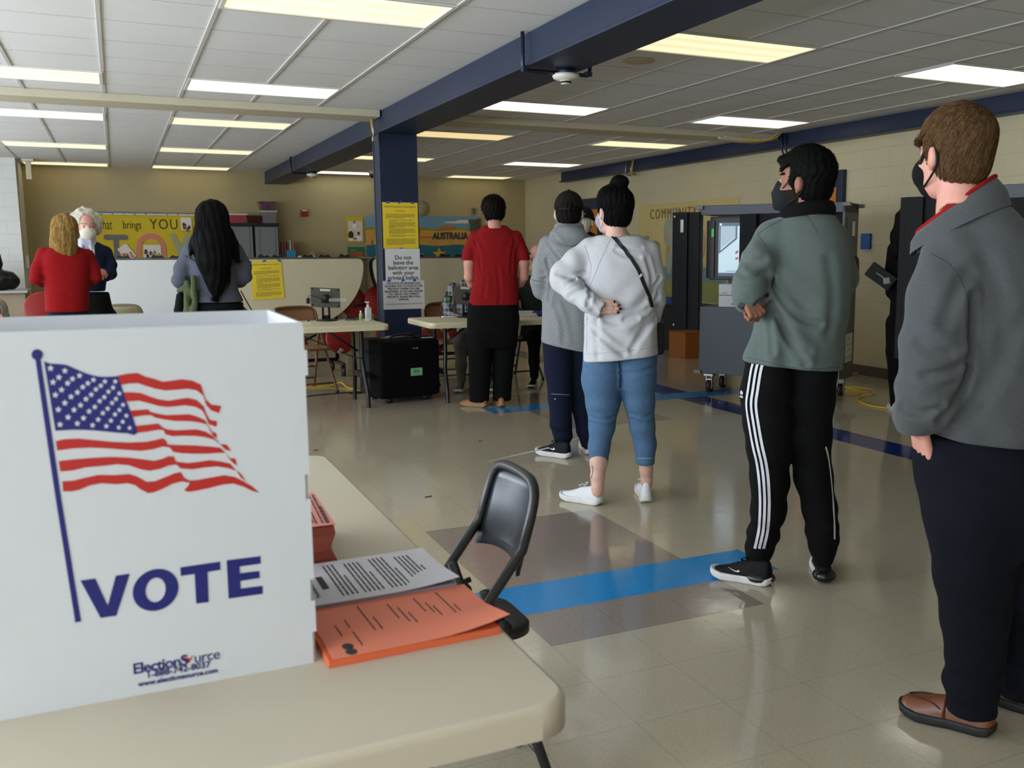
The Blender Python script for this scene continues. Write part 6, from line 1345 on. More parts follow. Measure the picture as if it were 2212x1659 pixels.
co_=f.mk('cap',cp,f.bb(1180,395,1280,480,-.2,.25),.005,cloth('cap brown','#1a1412',.08,60)); B().tube(smooth_poly([tuple(H.w(x,-.128+abs(x)*.6,.028)) for x in (-.06,-.04,-.02,0,.02,.04,.06)],3),.010,8,flat=.3).out('cap_strap',blk,co_); B().sphere(tuple(H.w(0,-.012,.148)),(.010,.010,.006)).out('cap_button',cloth('cap brown','#1a1412'),co_)
bp=H.l(inter(ell((0,.115,.03),(.08,.09,.03)),half((0,0,-1),(0,0,.026)),.004)); f.mk('cap_brim',bp,f.bb(1180,420,1290,480,0,.35),.006,cloth('cap brown','#1a1412'),parent=co_)
f.mk('face_mask',H.mask('cloth'),f.bb(1190,440,1270,510,-.05,.25),.007,msk_w); H.loops(f,strapw,.004,.6)
tr=U(.025,f.ch([(1207,735,0,36),(1208,800,0,31),(1210,860,-.01,26),(1211,915,-.01,23),(1216,940,0,20),(1214,968,0,14)],.02),f.ch([(1256,745,.05,34),(1254,820,.06,27),(1258,880,.06,22),(1264,930,.06,18),(1268,958,.06,13)],.02))
tr=folds(tr,[((*f.q(1215,940,-.05),),.07,(.2,0,1),16,.006)],.003,9); to_=f.mk('joggers',tr,f.bb(1150,725,1310,985,-.2,.25,.06),.009,c_joggers)
pts,ok=raysurf(f,tr,[(1191+40*k/10,851+2*k/10) for k in range(11)]); b=B(); b.tube([tuple(q) for q in pts[ok]],.0018,5); p2,ok2=raysurf(f,tr,[(1199,862)]); b.sphere(tuple(p2[0]),(.006,.004,.006)); b.out('knee_seam',M('seam silver','#8d93a0',.6),to_)
s_,fr,up=shoe(f,fp(f,1232,991),fp(f,1160,980),.046,.11,shoeb,solew,.0065,.036,laces=shoeb); swoosh(fr,up,s_,.72,.05,.10,1,whs,s_); swoosh(fr,up,s_,.72,.05,.10,-1,whs,s_)
s_,fr,up=shoe(f,fp(f,1276,984),fp(f,1262,964),.046,.11,shoeb,solew,.0075,.036)
# ======== man in the red shirt at the check-in table
f=Fig(2.83,7.88,'person in a red t-shirt and black trousers standing at the right check-in table')
H=Head(f.q(1066,460,.03),84,1.0,14,0)
T=f.tor([(483,1050,1088,0,.06),(496,1032,1106,0,.09),(515,1022,1118,0,.11),(550,1022,1119,0,.12),(600,1022,1118,0,.125),(650,1014,1122,0,.142),(672,1012,1123,0,.145)],2.4)
sl=U(.01,f.ch([(1027,512,0,14),(1015,545,0,15.5),(1012,566,0,16)],.01),f.ch([(1114,512,0,14),(1126,545,0,15.5),(1131,566,0,16)],.01))
sl=inter(sl,half((0,0,-1),f.q(1066,562,0)),.006)
Jk=folds(U(.03,T,sl),[((*f.q(1035,530,-.1),),.08,(.8,0,.5),11,.004),((*f.q(1100,540,-.1),),.08,(-.8,0,.5),10,.004),((*f.q(1070,630,-.12),),.14,(1,0,.3),7,.004)],.003,7)
Jk=crs(f,Jk,[([(1026,520),(1034,545),(1038,580)],.006,.012),([(1112,520),(1106,550),(1104,590)],.006,.012),([(1075,580),(1080,630),(1078,655)],.005,.014),([(1050,600),(1045,640)],.004,.014)])
Jk=inter(Jk,half((0,0,-1),f.q(1066,658,0)),.008); Jk=inter(Jk,half((0,-.1,1),f.q(1066,487,0)),.01)
f.mk('t_shirt',Jk,f.bb(980,478,1165,670,-.25,.25),.009,c_red)
arms=U(.015,f.ch([(1017,530,0,11),(1013,570,0,11),(1013,598,.02,10),(1018,612,.08,9),(1036,618,.24,7)],.015),f.ch([(1125,530,0,11),(1131,570,0,11),(1131,598,.02,10),(1124,611,.08,9),(1104,618,.24,7)],.015))
h1,_=hand(f.q(1036,618,.25),(.6,.8,.1),(0,-.2,1),1,.18,.4); h2,_=hand(f.q(1104,618,.25),(-.6,.8,.1),(0,-.2,1),-1,.18,.4)
lc=U(.02,f.ch([(1038,650,0,14),(1036,850,0,9)],.02),f.ch([(1090,650,.02,14),(1084,848,.04,9)],.02)); core=U(.05,cone(f.q(1068,510,0),f.q(1068,620,0),.06,.06),lc)
body(f,H,sk3,[core],f.bb(980,420,1165,880,-.2,.5,.03),.0075,h_brn,cl=lambda P:np.minimum(Jk(P),lc(P)-.02),bare=[arms,h1,h2])
hf=H.hair(.027,.05,-.088,0,disp=.003); ho=f.mk('hair',hf,f.bb(1025,415,1110,495,-.2,.25),.006,h_brn)
hv=np.array([v.co for v in ho.data.vertices]); hn=np.array([v.normal for v in ho.data.vertices]); whr=H.w(0,-.06,.1)
strands('hair_locks',hf,hv,hn,lambda p:(p-whr)/np.maximum(np.linalg.norm(p-whr,axis=1),1e-6)[:,None]+V3(0,0,-.2),500,.012,3,.002,[h_brn],ho,.005,6,.4)
f.mk('face_mask',H.mask('cloth'),f.bb(1030,440,1100,510,0,.3),.008,msk_b); H.loops(f,strapw,.003,.8)
hip=f.tor([(652,1012,1119,0,.13),(672,1010,1120,0,.135),(700,1009,1119,0,.135),(735,1010,1117,.01,.13),(750,1012,1115,.01,.12)],2.4)
tr=U(.025,hip,f.ch([(1040,720,0,29),(1038,740,0,28),(1036,810,0,23),(1035,868,.0,21.5)],.02),f.ch([(1092,688,0,30),(1090,740,.03,25),(1086,810,.04,21),(1084,866,.04,19.5)],.02))
tr=folds(tr,[((*f.q(1040,720,-.12),),.12,(.4,0,1),8,.004)],.003,8); tr=inter(tr,half((0,0,-1),(0,0,.045)),.01); f.mk('trousers',tr,f.bb(985,645,1145,885,-.25,.3,0),.010,c_blk)
shoe(f,fp(f,1052,880),fp(f,1003,876),.044,.085,tanl,solet,.0075,.025,[.8,.98,1,.95,.85,.75,.66,.58,.5,.4]); shoe(f,fp(f,1086,880),fp(f,1060,866),.044,.085,tanl,solet,.0075,.025,[.8,.98,1,.95,.85,.75,.66,.58,.5,.4])
# ======== person standing beyond the man in the cap
x,y=3.72,7.85
f=Fig(x,y,'person in a mesh cap and black shirt half hidden past the dark-capped man')
H=Head(f.q(1262,481,0),110,1.0,0,0)
T=f.tor([(500,1254,1276,0,.06),(510,1240,1296,0,.10),(540,1226,1306,0,.12),(600,1226,1304,0,.12),(680,1228,1302,0,.125),(700,1228,1302,0,.12)])
arm=U(.01,f.ch([(1234,520,0,12),(1226,570,0,11),(1228,620,.05,9)],.01),f.ch([(1298,520,0,12),(1306,570,0,11),(1300,620,.05,9)],.01))
f.mk('shirt',folds(U(.02,T,arm),[],.004,8),f.bb(1200,490,1330,710,-.22,.22),.012,c_blk)
core=U(.05,cone(f.q(1264,515,0),f.q(1264,670,0),.06,.06)); legs=f.ch([(1245,690,0,12),(1240,850,0,9)],.01); hd,_=hand(f.q(1228,622,.05),(.2,.5,-.8),(-1,0,0),1); hd2,_=hand(f.q(1300,622,.05),(-.2,.5,-.8),(1,0,0),-1)
body(f,H,sk4,[core],f.bb(1200,445,1330,860,-.2,.25,.04),.0085,h_brn,cl=T,bare=[legs,hd,hd2])
cp=inter(H.l(ell((0,-.012,.045),(.092,.114,.102))),H.l(half((0,-.12,-1),(0,0,.022))),.008); co_=f.mk('cap',cp,f.bb(1235,440,1300,490,-.2,.25),.006,cloth('cap mesh black','#121214',.3,160)); bp=H.l(inter(ell((0,.115,.025),(.08,.09,.03)),half((0,0,-1),(0,0,.021)),.004)); f.mk('cap_brim',bp,f.bb(1225,440,1310,495,-.1,.35),.007,cloth('cap mesh black','#121214'),parent=co_)
B().tube([tuple(H.w(.095*math.sin(a),-.012-.115*math.cos(a),.035)) for a in np.linspace(-1,1,9)],.006,6).out('cap_band',M('cap band grey','#6d6d70',.6),co_)
f.mk('hair',H.hair(.010,.03,-.07,0),f.bb(1235,440,1300,500,-.2,.2),.008,h_wht)
tr=U(.02,f.ch([(1243,690,0,20),(1240,780,0,16),(1240,852,0,13)],.02),f.ch([(1285,690,.05,20),(1284,780,.05,16),(1284,850,.05,13)],.02)); f.mk('jeans',tr,f.bb(1210,680,1315,862,-.2,.25),.012,c_jean)
shoe(f,fp(f,1240,868),fp(f,1239,852),.045,.09,shoew,solew,.010,.03); shoe(f,fp(f,1284,864),fp(f,1282,850),.045,.09,shoew,solew,.010,.03)
# ======== seated workers behind the right check-in table
plaid=bpy.data.materials.new('plaid flannel'); plaid.use_nodes=True; t=NT(plaid); v=t.coord(); sp_=t.new('ShaderNodeSeparateXYZ'); t.ln(v,sp_.inputs[0])
def wv(s,fr,ph=0): return t.math('MULTIPLY_ADD',t.math('SINE',t.math('MULTIPLY_ADD',s,fr,ph)),.5,.5)
hx=t.ramp(wv(t.math('ADD',sp_.outputs[0],t.math('MULTIPLY',sp_.outputs[1],.6)),75),.45,.75); hz=t.ramp(wv(sp_.outputs[2],75),.45,.75); fx_=t.ramp(wv(sp_.outputs[0],150,1),.9,.97); fz_=t.ramp(wv(sp_.outputs[2],150,1),.9,.97)
cc=t.mix(hx,hexc('#7d8088'),hexc('#232a3d')); cc=t.mix(t.math('MULTIPLY',hz,.65),cc,hexc('#161b29')); cc=t.mix(t.math('MULTIPLY',t.math('MAXIMUM',fx_,fz_),.5),cc,hexc('#b5b6b4')); t.ln(cc,t.b.inputs['Base Color']); t.b.inputs['Roughness'].default_value=.9
def seated(px_,y,lab,px,hz,jm,legs_m,skm,hm,th,shoem,knee_dx=0,hair_top=True,hand_y=-.38,maskm=None,shx=.0,name='shirt'):
    """person on a chair facing the camera side; dy negative towards the camera"""
    x,y=place(px_,640,y); f=Fig(x,y,lab); H=Head((.0+px,-.06,hz),th,1.0,18,0)
    S=hz-.25
    T=loft([(.44,0,.17,.02,.12),(.55,0,.175,.02,.125),(.75,0,.18,.0,.12),(.95,0,.20,-.02,.115),(S-.02,px*.6,.205,-.03,.105),(S+.04,px*.8,.13,-.035,.09),(S+.075,px,.07,-.04,.06)])
    A=[]
    for sx in (-1,1): A.append(chain([(sx*.20+px*.5,-.02,S-.03,.062),(sx*.26,-.06,S-.18,.054),(sx*.255,-.12,S-.30,.050),(sx*.17,-.30,S-.32,.040),(sx*.10,hand_y,S-.31,.032)],.02))
    Jf=folds(U(.025,T,*A),[((-.25,-.1,S-.25),.08,(.2,.2,1),14,.006),((.25,-.1,S-.25),.08,(.2,.2,1),14,.006)],.004,8)
    f.mk(name,Jf,((-.36,-.46,.42),(.36,.22,S+.1)),.010,jm)
    hs=[]
    for sx in (-1,1):
        h_,_=hand((sx*.10,hand_y,S-.31),(-sx*.5,-.8,-.1),(sx*.2,-.3,1),-sx,.18,.55,.04); hs.append(h_)
    core=cone((px,-.04,S+.03),(0,0,.55),.055,.06); L=[]; Ls=[]
    for sx in (-1,1):
        kx=sx*.13+knee_dx
        L.append(chain([(sx*.09,.0,.50,.088),(kx,-.42,.50,.072),(kx,-.46,.46,.068),(kx+shx,-.44,.25,.055),(kx+shx,-.43,.10,.046)],.03)); Ls.append(chain([(sx*.09,.0,.50,.05),(kx,-.43,.49,.04),(kx+shx,-.43,.06,.032)],.02))
    body(f,H,skm,[core],((-.4,-.66,.02),(.4,.25,hz+.16)),.008,hm,cl=Jf,bare=hs+Ls)
    f.mk('trousers',folds(U(.03,*L),[],.003,9),((-.36,-.6,.07),(.36,.14,.62)),.011,legs_m)
    if hair_top: f.mk('hair',H.hair(.012,.045,-.08,0),((px-.2,-.25,hz-.15),(px+.2,.15,hz+.2)),.007,hm)
    else: f.mk('hair',H.l(sub(inter(U(.02,ell((.0,-.05,-.01),(.088,.075,.06))),half((0,0,1),(0,0,.05)),.01),U(.01,ell((0,.05,0),(.1,.06,.12)),ell((0,-.05,.1),(.2,.3,.05))),.01)),((px-.2,-.25,hz-.15),(px+.2,.15,hz+.2)),.007,hm)
    for sx in (-1,1):
        kx=sx*.13+knee_dx+shx; shoe(f,(kx,-.40),(kx+sx*.03,-.64),.045,.09,shoem,solew,.009,.028)
    if maskm is not None: f.mk('face_mask',H.mask('cloth'),((px-.15,-.3,hz-.2),(px+.15,.1,hz+.1)),.007,maskm); H.loops(f,strapw,.003,.6)
    return f,H
c_purple=cloth('mask violet','#3b2a78',.08,60)
seated(1022,9.27,'person in a plaid flannel shirt seated behind the right check-in table',0,1.27,plaid,c_grey,sk2,h_brn,262,cloth('canvas shoe grey','#6b6459',.06,80),0,False,-.44,c_purple)
seated(1163,9.25,'person in a dark green jacket seated holding papers at the right check-in table',.0,1.30,c_green,c_blk,sk3,h_brn,240,shoeb,.08,False,-.40,msk_b,0,'jacket')
# ======== woman with long black hair at the left check-in table
x,y=place(458,540,6.45); f=Fig(x,y,'person with very long black hair in a slate grey top, back to the camera')
H=Head(f.q(459,482,0),90,1.0,6,0)
T=f.tor([(515,440,478,0,.06),(526,412,508,0,.09),(545,402,520,0,.11),(590,408,516,0,.115),(622,416,512,0,.11),(650,412,526,0,.13),(668,410,528,0,.135),(690,408,530,0,.135)])
arm=f.ch([(414,542,0,18),(396,580,0,18),(390,606,-.01,17),(398,618,.06,14),(420,622,.22,11)],.02); arm2=f.ch([(508,542,0,18),(523,575,0,18),(526,596,-.01,16),(518,606,.06,14),(500,612,.22,11)],.02)
Jk=folds(U(.02,T,arm,arm2),[((*f.q(460,640,-.1),),.12,(.2,0,1),9,.005),((*f.q(395,600,-.05),),.07,(.3,0,1),13,.005),((*f.q(525,590,-.05),),.07,(.3,0,1),13,.005)],.003,7)
Jk=inter(Jk,half((0,0,-1),f.q(465,652,0)),.01); f.mk('top',Jk,f.bb(350,505,570,670,-.25,.4),.009,c_slate)
h1,_=hand(f.q(420,622,.23),(.6,.7,.2),(0,-.3,1),1,.17,.4); h2,_=hand(f.q(500,612,.23),(-.6,.7,.2),(0,-.3,1),-1,.17,.4)
core=U(.05,cone(f.q(460,530,0),f.q(463,630,0),.06,.06),f.ch([(414,542,0,10),(392,608,0,9),(420,622,.22,8)],.01),f.ch([(508,542,0,10),(524,598,0,9),(500,612,.22,8)],.01),cone((-.08,0,.9),(-.08,0,.07),.05,.04),cone((.08,0,.9),(.08,0,.07),.05,.04))
body(f,H,sk2,[core],((-.45,-.25,.03),(.45,.45,1.78)),.0085,h_blk,bare=[h1,h2])
hr=U(.03,H.l(ell((0,-.012,.042),(.098,.118,.104))),f.ch([(459,480,-.06,34),(459,520,-.10,38),(462,560,-.13,34),(466,600,-.14,22),(467,625,-.14,12),(466,640,-.14,4)],.03))
hr=U(.02,hr,f.ch([(430,500,-.02,10),(418,530,-.07,8),(412,548,-.10,4)],.02),f.ch([(490,500,-.02,12),(502,530,-.08,12),(512,556,-.10,6)],.02),f.ch([(482,560,-.13,8),(492,590,-.13,5),(496,610,-.12,2)],.02)); hr=sub(hr,H.l(ell((0,.10,-.02),(.07,.07,.10))),.02)
hr0=hr; hr=lambda P: hr0(P)+.002*np.sin(P[:,0]*150+2*noise(P,7,2)+P[:,1]*60)
ho=f.mk('hair',hr,f.bb(390,425,530,645,-.32,.22),.007,h_blk)
hv=np.array([v.co for v in ho.data.vertices]); hn=np.array([v.normal for v in ho.data.vertices]); strands('hair_locks',hr,hv,hn,lambda p:np.tile(V3(0,-.1,-1),(len(p),1)),900,.03,6,.0012,[h_blk],ho,.002,8,.06)
tr=U(.03,loft([(.70,0,.17,.0,.13),(.85,0,.185,0,.14),(.95,0,.17,0,.13),(1.06,0.02,.15,0,.12)]),chain([(-.09,0,.85,.09),(-.09,0,.5,.07),(-.09,0,.08,.055)],.02),chain([(.09,0,.85,.09),(.09,0,.5,.07),(.09,0,.08,.055)],.02)); tr=inter(tr,half((0,0,1),(0,0,1.05)),.01); f.mk('trousers',tr,((-.3,-.2,.04),(.3,.2,1.1)),.012,c_blk)
shoe(f,(-.09,-.06),(-.11,.2),.045,.09,shoeb,rubber,.010); shoe(f,(.09,-.06),(.11,.2),.045,.09,shoeb,rubber,.010)
jk=U(.012,f.ch([(404,612,-.06,7),(408,636,-.09,8),(402,690,-.09,9)],.01),f.ch([(418,600,-.11,5),(420,640,-.12,6),(417,700,-.11,7)],.01),f.ch([(386,628,-.04,5),(398,622,-.07,6)],.01)); jk=folds(jk,[((*f.q(405,650,-.1),),.08,(1,0,.3),16,.006)],.004,12)
j=root('draped_jacket',tuple(f.O),'olive jacket carried over the left arm of the woman with long black hair','jacket',-f.a); skin('cloth',jk,(-.42,-.3,.75),(-.05,.2,1.25),.007,c_olive,j); skin('lining',f.ch([(390,640,-.02,9),(388,670,-.02,11),(390,720,-.02,10)],.01),(-.42,-.2,.6),(-.05,.2,1.2),.009,c_blk,j); b=B(); b.tube(smooth_poly([tuple(f.q(x_,y_,-.16)) for x_,y_ in ((520,628),(532,650),(545,672),(556,690))]),.012,8,flat=.3); b.out('bag_strap',strapb,f.r)
# ======== blonde woman in red
x,y=place(140,560,7.55); f=Fig(x,y,'person with shoulder length blond hair in a red knit sweater, back to the camera')
H=Head(f.q(139,505,.0),72,.97,4,0)
T=f.tor([(528,122,158,0,.06),(538,98,188,0,.09),(556,88,198,0,.115),(600,94,196,0,.12),(640,96,192,0,.125),(680,97,191,0,.13)])
arm=f.ch([(96,550,0,15),(84,580,0,14),(80,602,-.01,13.5),(90,608,.10,11),(112,606,.26,8)],.02); arm2=f.ch([(188,552,0,15),(200,578,0,14),(205,598,-.01,12.5),(198,606,.10,11),(180,602,.26,8)],.02)
Jk=folds(U(.02,T,arm,arm2),[((*f.q(82,600,-.05),),.07,(.2,0,1),15,.006),((*f.q(140,640,-.1),),.12,(.2,0,1),8,.004)],.004,8); Jk=inter(Jk,half((0,0,-1),f.q(145,673,0)),.015); f.mk('sweater',Jk,f.bb(55,520,235,690,-.25,.42),.0095,c_redk)
h1,_=hand(f.q(112,606,.27),(.6,.7,.2),(0,-.3,1),1,.17,.4); h2,_=hand(f.q(180,602,.27),(-.6,.7,.2),(0,-.3,1),-1,.17,.4)
core=U(.05,cone(f.q(140,535,0),f.q(142,645,0),.06,.06),cone((-.08,0,.9),(-.08,0,.07),.05,.04),cone((.08,0,.9),(.08,0,.07),.05,.04),f.ch([(96,550,0,9),(82,602,0,8),(112,606,.26,6)],.01),f.ch([(188,552,0,9),(203,598,0,8),(180,602,.26,6)],.01))
Jc=lambda P:np.minimum(Jk(P),P[:,2]-1.0)
body(f,H,sk4,[core],((-.45,-.25,.03),(.45,.45,1.72)),.009,h_gold[1],cl=Jc,bare=[h1,h2])
hr0=sub(U(.025,H.l(ell((0,-.012,.042),(.086,.108,.100))),f.ch([(138,500,-.04,22),(138,520,-.06,24),(144,534,-.07,19),(152,545,-.08,9)],.03),f.ch([(118,520,-.02,7),(114,532,-.04,5)],.02)),H.l(ell((0,.11,-.03),(.07,.075,.12))),.02)
hr=lambda P: hr0(P)+.0018*np.sin(P[:,0]*150+2*noise(P,8,2)+P[:,1]*60)
ho=f.mk('hair',hr,f.bb(95,462,185,555,-.25,.22),.007,h_gold); hv=np.array([v.co for v in ho.data.vertices]); hn=np.array([v.normal for v in ho.data.vertices]); strands('hair_locks',hr,hv,hn,lambda p:np.stack([.5*(p[:,0]-H.c[0])*3*(p[:,2]>H.c[2]),-.2+0*p[:,0],-1+0*p[:,0]],1),2600,.024,6,.0006,h_gold,ho,.002,9,.04)
tr=U(.03,loft([(.70,0,.16,.0,.13),(.82,0,.17,0,.13),(.92,0,.14,0,.105),(1.0,0,.11,0,.08)]),chain([(-.09,0,.85,.09),(-.09,0,.5,.07),(-.09,0,.08,.055)],.02),chain([(.09,0,.85,.09),(.09,0,.5,.07),(.09,0,.08,.055)],.02)); f.mk('trousers',tr,((-.3,-.2,.04),(.3,.2,1.06)),.013,c_joggers)
shoe(f,(-.09,-.06),(-.11,.2),.045,.09,shoeb,rubber,.011); shoe(f,(.09,-.06),(.11,.2),.045,.09,shoeb,rubber,.011)
# ======== white-haired man facing her
x,y=place(190,540,8.3); f=Fig(x,y,'masked person with curly white hair, navy sweater and lanyard, facing us')
H=Head(f.q(185,490,0),258,.95,8,0)
T=f.tor([(520,172,206,0,.06),(530,152,228,0,.09),(548,144,238,0,.11),(590,150,234,0,.115),(625,152,228,0,.12),(640,152,226,0,.12)])
arm=f.ch([(228,545,0,14),(238,572,-.02,13),(238,592,-.05,12),(228,597,-.14,10),(218,594,-.24,8)],.02); arm2=f.ch([(152,545,0,14),(142,575,-.02,13),(146,596,-.05,12),(170,598,-.18,9),(186,592,-.26,7.5)],.02)
Jk=folds(U(.02,T,arm,arm2),[((*f.q(200,615,-.1),),.10,(.2,0,1),11,.005),((*f.q(238,585,-.08),),.07,(.2,0,1),13,.005)],.003,8); Jk=sub(Jk,U(.006,cone(f.q(186,522,-.10),f.q(186,552,-.13),.055,.008)),.006); Jk=inter(Jk,half((0,0,-1),f.q(190,629,0)),.01); f.mk('sweater',Jk,f.bb(120,512,262,645,-.36,.22),.009,c_navyk)
f.mk('shirt_collar',sub(U(.008,cone(f.q(187,530,-.02),f.q(187,516,-.01),.082,.066),cone(f.q(180,520,-.07),f.q(176,540,-.12),.022,.010),cone(f.q(194,520,-.07),f.q(198,540,-.12),.022,.010),cone(f.q(186,532,-.06),f.q(186,552,-.085),.05,.01)),cone(f.q(187,524,-.02),f.q(187,505,-.01),.055,.055),.004),f.bb(150,505,225,560,-.2,.15),.006,cloth('shirt pale stripe','#a9abb8',.15,120))
h1,_=hand(f.q(217,594,-.25),(-.8,-.3,.1),(.1,-.8,.5),-1,.18,.6,.03); h2,_=hand(f.q(187,592,-.27),(.8,-.2,.1),(0,-.8,.5),1,.18,.6,.03)
core=U(.05,cone(f.q(187,530,0),f.q(190,610,0),.06,.06),cone((-.08,0,.9),(-.08,0,.07),.05,.04),cone((.08,0,.9),(.08,0,.07),.05,.04),f.ch([(228,545,0,9),(238,592,-.04,8),(218,594,-.24,6)],.01),f.ch([(152,545,0,9),(145,596,-.04,8),(186,592,-.26,6)],.01))
body(f,H,sk3,[core],((-.4,-.42,.03),(.4,.25,1.8)),.0075,h_wht[1],bare=[h1,h2])
hr0=H.l(sub(U(.02,ell((0,-.03,.05),(.10,.105,.10)),ell((.085,-.02,.03),(.05,.06,.07)),ell((-.085,-.02,.03),(.05,.06,.07)),ell((.09,-.03,-.03),(.035,.045,.045)),ell((-.09,-.03,-.03),(.035,.045,.045)),ell((0,.0,.125),(.07,.06,.03))),ell((0,.10,.02),(.068,.075,.11)),.012))
hr=lambda P: hr0(P)+.009*noise(P,45,3)+.004*noise(P,110,5); f.mk('hair',hr,f.bb(145,440,230,525,-.2,.25),.0062,h_wht)
f.mk('face_mask',H.mask('cloth'),f.bb(160,470,215,530,-.28,.1),.006,cloth('mask ivory','#c9c3b4',.05,60)); H.loops(f,strapw,.003,.6)
b=B(); b.tube(smooth_poly([tuple(f.q(*p)) for p in ((174,522,-.06),(172,545,-.135),(178,570,-.14),(190,600,-.14),(200,570,-.14),(203,545,-.135),(201,522,-.06))],5),.008,6,flat=.3); b.out('lanyard',M('lanyard white','#b9b8ae',.6,var=.3,vs=60),f.r)
tr=U(.03,loft([(.70,0,.15,.0,.12),(.85,0,.15,0,.12),(.95,0,.14,0,.11),(1.06,0,.125,0,.09)]),chain([(-.09,0,.85,.09),(-.09,0,.5,.07),(-.09,0,.08,.055)],.02),chain([(.09,0,.85,.09),(.09,0,.5,.07),(.09,0,.08,.055)],.02)); f.mk('trousers',tr,((-.3,-.2,.04),(.3,.2,1.12)),.013,c_blk)
shoe(f,(-.09,.06),(-.11,-.2),.045,.09,shoeb,rubber,.011); shoe(f,(.09,.06),(.11,-.2),.045,.09,shoeb,rubber,.011)
# ======== woman in black at the far voting cart
x,y=5.93,6.03; f=Fig(x,y,'person dressed all in black with long dark hair between the two voting carts')
H=Head(f.q(1972,472,0),60,1.0,10,0)
T=f.tor([(508,1955,1990,0,.06),(522,1932,2018,0,.09),(560,1924,2030,0,.12),(620,1924,2030,0,.125),(680,1922,2030,0,.13),(720,1920,2030,0,.14)])
arm=f.ch([(1936,540,0,18),(1928,590,-.02,17),(1930,630,0,16),(1950,640,.2,11)],.02); arm2=f.ch([(2016,540,0,18),(2028,590,0,17),(2020,630,.05,14),(2000,640,.22,10)],.02)
f.mk('long_top',folds(U(.02,T,arm,arm2),[],.004,8),f.bb(1890,498,2060,730,-.25,.4),.011,c_blk)
h1,_=hand(f.q(1950,640,.21),(.6,.7,.2),(0,-.3,1),1,.17,.4); h2,_=hand(f.q(2000,640,.23),(-.6,.7,.2),(0,-.3,1),-1,.17,.4)
core=U(.05,cone(f.q(1972,525,0),f.q(1972,690,0),.06,.06),f.ch([(1936,540,0,10),(1930,630,0,9),(1950,640,.2,7)],.01),f.ch([(2016,540,0,10),(2022,630,.04,9),(2000,640,.22,7)],.01),f.ch([(1940,720,0,16),(1934,872,0,10)],.01),f.ch([(1995,720,.05,16),(1995,865,.06,10)],.01))
body(f,H,sk4,[core],((-.45,-.25,.03),(.45,.45,1.85)),.009,h_blk,bare=[h1,h2])
hr0=sub(U(.03,H.l(ell((0,-.012,.042),(.098,.118,.104))),f.ch([(1966,475,-.04,32),(1952,510,-.06,26),(1940,545,-.06,16),(1936,560,-.05,8)],.03),f.ch([(1975,500,-.08,30),(1985,560,-.12,24),(1988,600,-.12,10)],.03)),H.l(ell((0,.11,-.03),(.065,.07,.11))),.02)
f.mk('hair',lambda P:hr0(P)+.0035*np.sin(P[:,0]*140+5*noise(P,8,2)),f.bb(1915,425,2030,610,-.25,.22),.008,h_brn)
tr=U(.03,f.ch([(1944,700,0,30),(1940,760,0,25),(1936,820,0,16),(1934,872,0,11)],.02),f.ch([(1996,700,.05,30),(1996,760,.05,25),(1996,820,.06,17),(1995,868,.06,11)],.02)); f.mk('leggings',tr,f.bb(1900,690,2040,880,-.2,.25,.06),.011,c_blk)
shoe(f,fp(f,1937,893),fp(f,1925,880),.045,.085,shoew,solew,.009); shoe(f,fp(f,1996,888),fp(f,1992,872),.045,.085,shoew,solew,.009)
r=root('clutch_bag',tuple(f.O),'black clutch bag with white trim held by the person in black','bag',-f.a); c=f.q(1903,597,-.12); R=Matrix.Rotation(.62,3,'Y'); B().box(tuple(c),(.24,.05,.13),rot=R,bev=.01).out('body',strapb,r); B().box(tuple(V3(*c)+V3(.02,-.028,-.01)),(.14,.004,.008),rot=R).box(tuple(V3(*c)+V3(.045,-.027,-.035)),(.05,.004,.05),rot=Matrix.Rotation(1.4,3,'Y')).out('trim',M('trim pale','#8d8f93',.5),r)
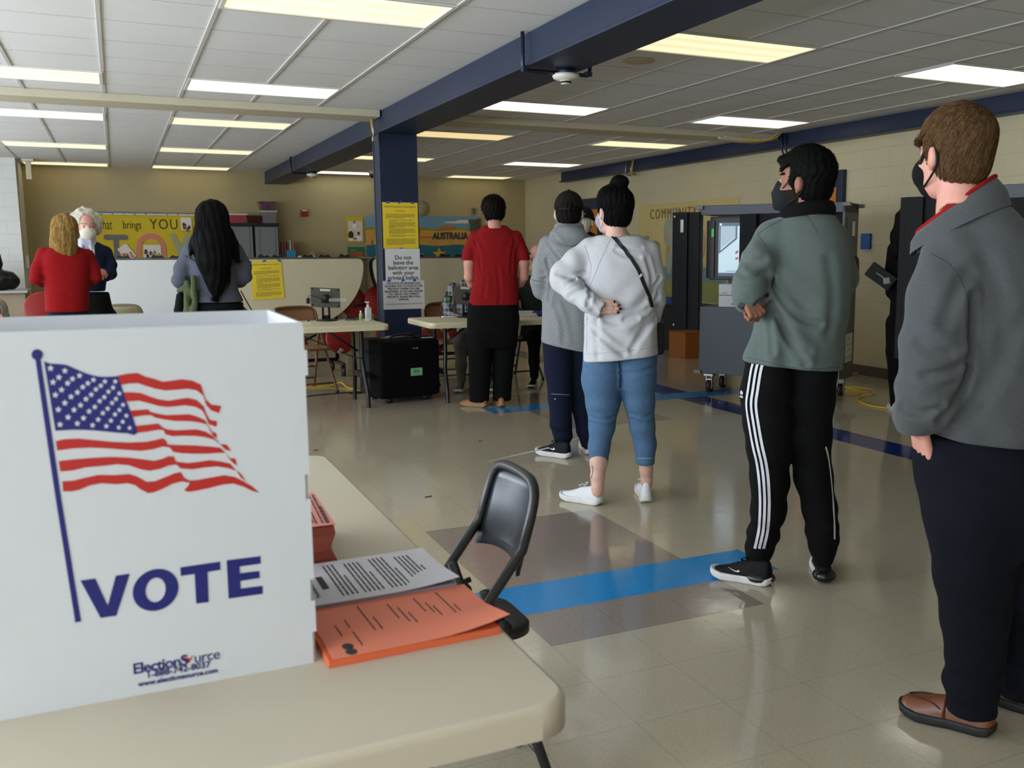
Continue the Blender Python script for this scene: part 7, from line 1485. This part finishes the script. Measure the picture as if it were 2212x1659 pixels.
# ======== grey-haired person at the left edge, seated
x,y=place(-8,665,8.55); f=Fig(x,y,'grey-haired masked person only partly in frame at the far left edge')
hz=f.q(2,684,0)[2]; H=Head((-.03,0,hz),330,1.0,20,0)
T=loft([(hz-.75,0,.17,.02,.12),(hz-.55,0,.18,.02,.12),(hz-.33,0,.20,.0,.115),(hz-.25,0,.19,0,.10),(hz-.20,0,.11,0,.08),(hz-.17,0,.07,0,.06)]); A=[chain([(sx*.19,0,hz-.28,.06),(sx*.25,-.05,hz-.45,.052),(sx*.2,-.25,hz-.52,.04)],.02) for sx in (-1,1)]
f.mk('shirt',U(.02,T,*A),((-.34,-.34,hz-.78),(.34,.2,hz-.14)),.012,c_navyk); hs=[hand((sx*.2,-.25,hz-.52),(-sx*.5,-.8,0),(0,-.2,1),-sx,.18,.4)[0] for sx in (-1,1)]
lg=[chain([(sx*.09,.0,hz-.74,.085),(sx*.12,-.42,hz-.74,.07),(sx*.12,-.44,.10,.05)],.03) for sx in (-1,1)]
body(f,H,sk3,[cone((0,0,hz-.2),(0,0,hz-.7),.06,.09),*hs,*[chain([(sx*.09,.0,hz-.74,.05),(sx*.12,-.42,hz-.74,.04),(sx*.12,-.44,.05,.03)]) for sx in (-1,1)]],((-.36,-.6,.03),(.36,.25,hz+.17)),.009,h_wht[1])
f.mk('trousers',U(.02,*lg),((-.3,-.55,.06),(.3,.15,hz-.6)),.013,c_navy); [shoe(f,(sx*.12,-.40),(sx*.13,-.64),.045,.09,shoeb,rubber,.011) for sx in (-1,1)]
hr0=H.hair(.014,.05,-.08,0,disp=.004); f.mk('hair',hr0,((-.25,-.22,hz-.15),(.2,.22,hz+.2)),.007,h_wht[1:])
# bag on the counter and striped cloth
r=root('black_bag',(-1.40,15.75,.828),'shiny black bag standing on the counter at the left edge','bag')
bf=lambda P: U(.04,chain([(-.30,0,.12,.15),(-.12,0,.14,.15),(.02,0,.13,.13)],.05),chain([(-.2,0,.2,.12),(-.12,0,.36,.06),(-.10,0,.50,.035)],.05),chain([(-.25,0,.2,.08),(-.32,0,.42,.03)],.04))(P)+.012*noise(P,16,4)
skin('body',bf,(-.55,-.25,-.0),(.22,.25,.62),.012,M('vinyl black','#08080a',.28),r)
r=root('striped_bag',(-1.30,11.2,0),'red and white striped bag beside the grey-haired person','bag')
def stripes(n,a,c,fr):
    m=bpy.data.materials.new(n); m.use_nodes=True; t=NT(m); v=t.coord(); s=t.new('ShaderNodeSeparateXYZ'); t.ln(v,s.inputs[0]); t.ln(t.mix(t.math('GREATER_THAN',t.math('SINE',t.math('MULTIPLY',s.outputs[0],fr)),0),hexc(a),hexc(c)),t.b.inputs['Base Color']); t.b.inputs['Roughness'].default_value=.8; return m
B().box((0,0,.45),(.42,.22,.86),bev=.06).out('body',stripes('stripe red white','#b32024','#cfc9c6',95),r)
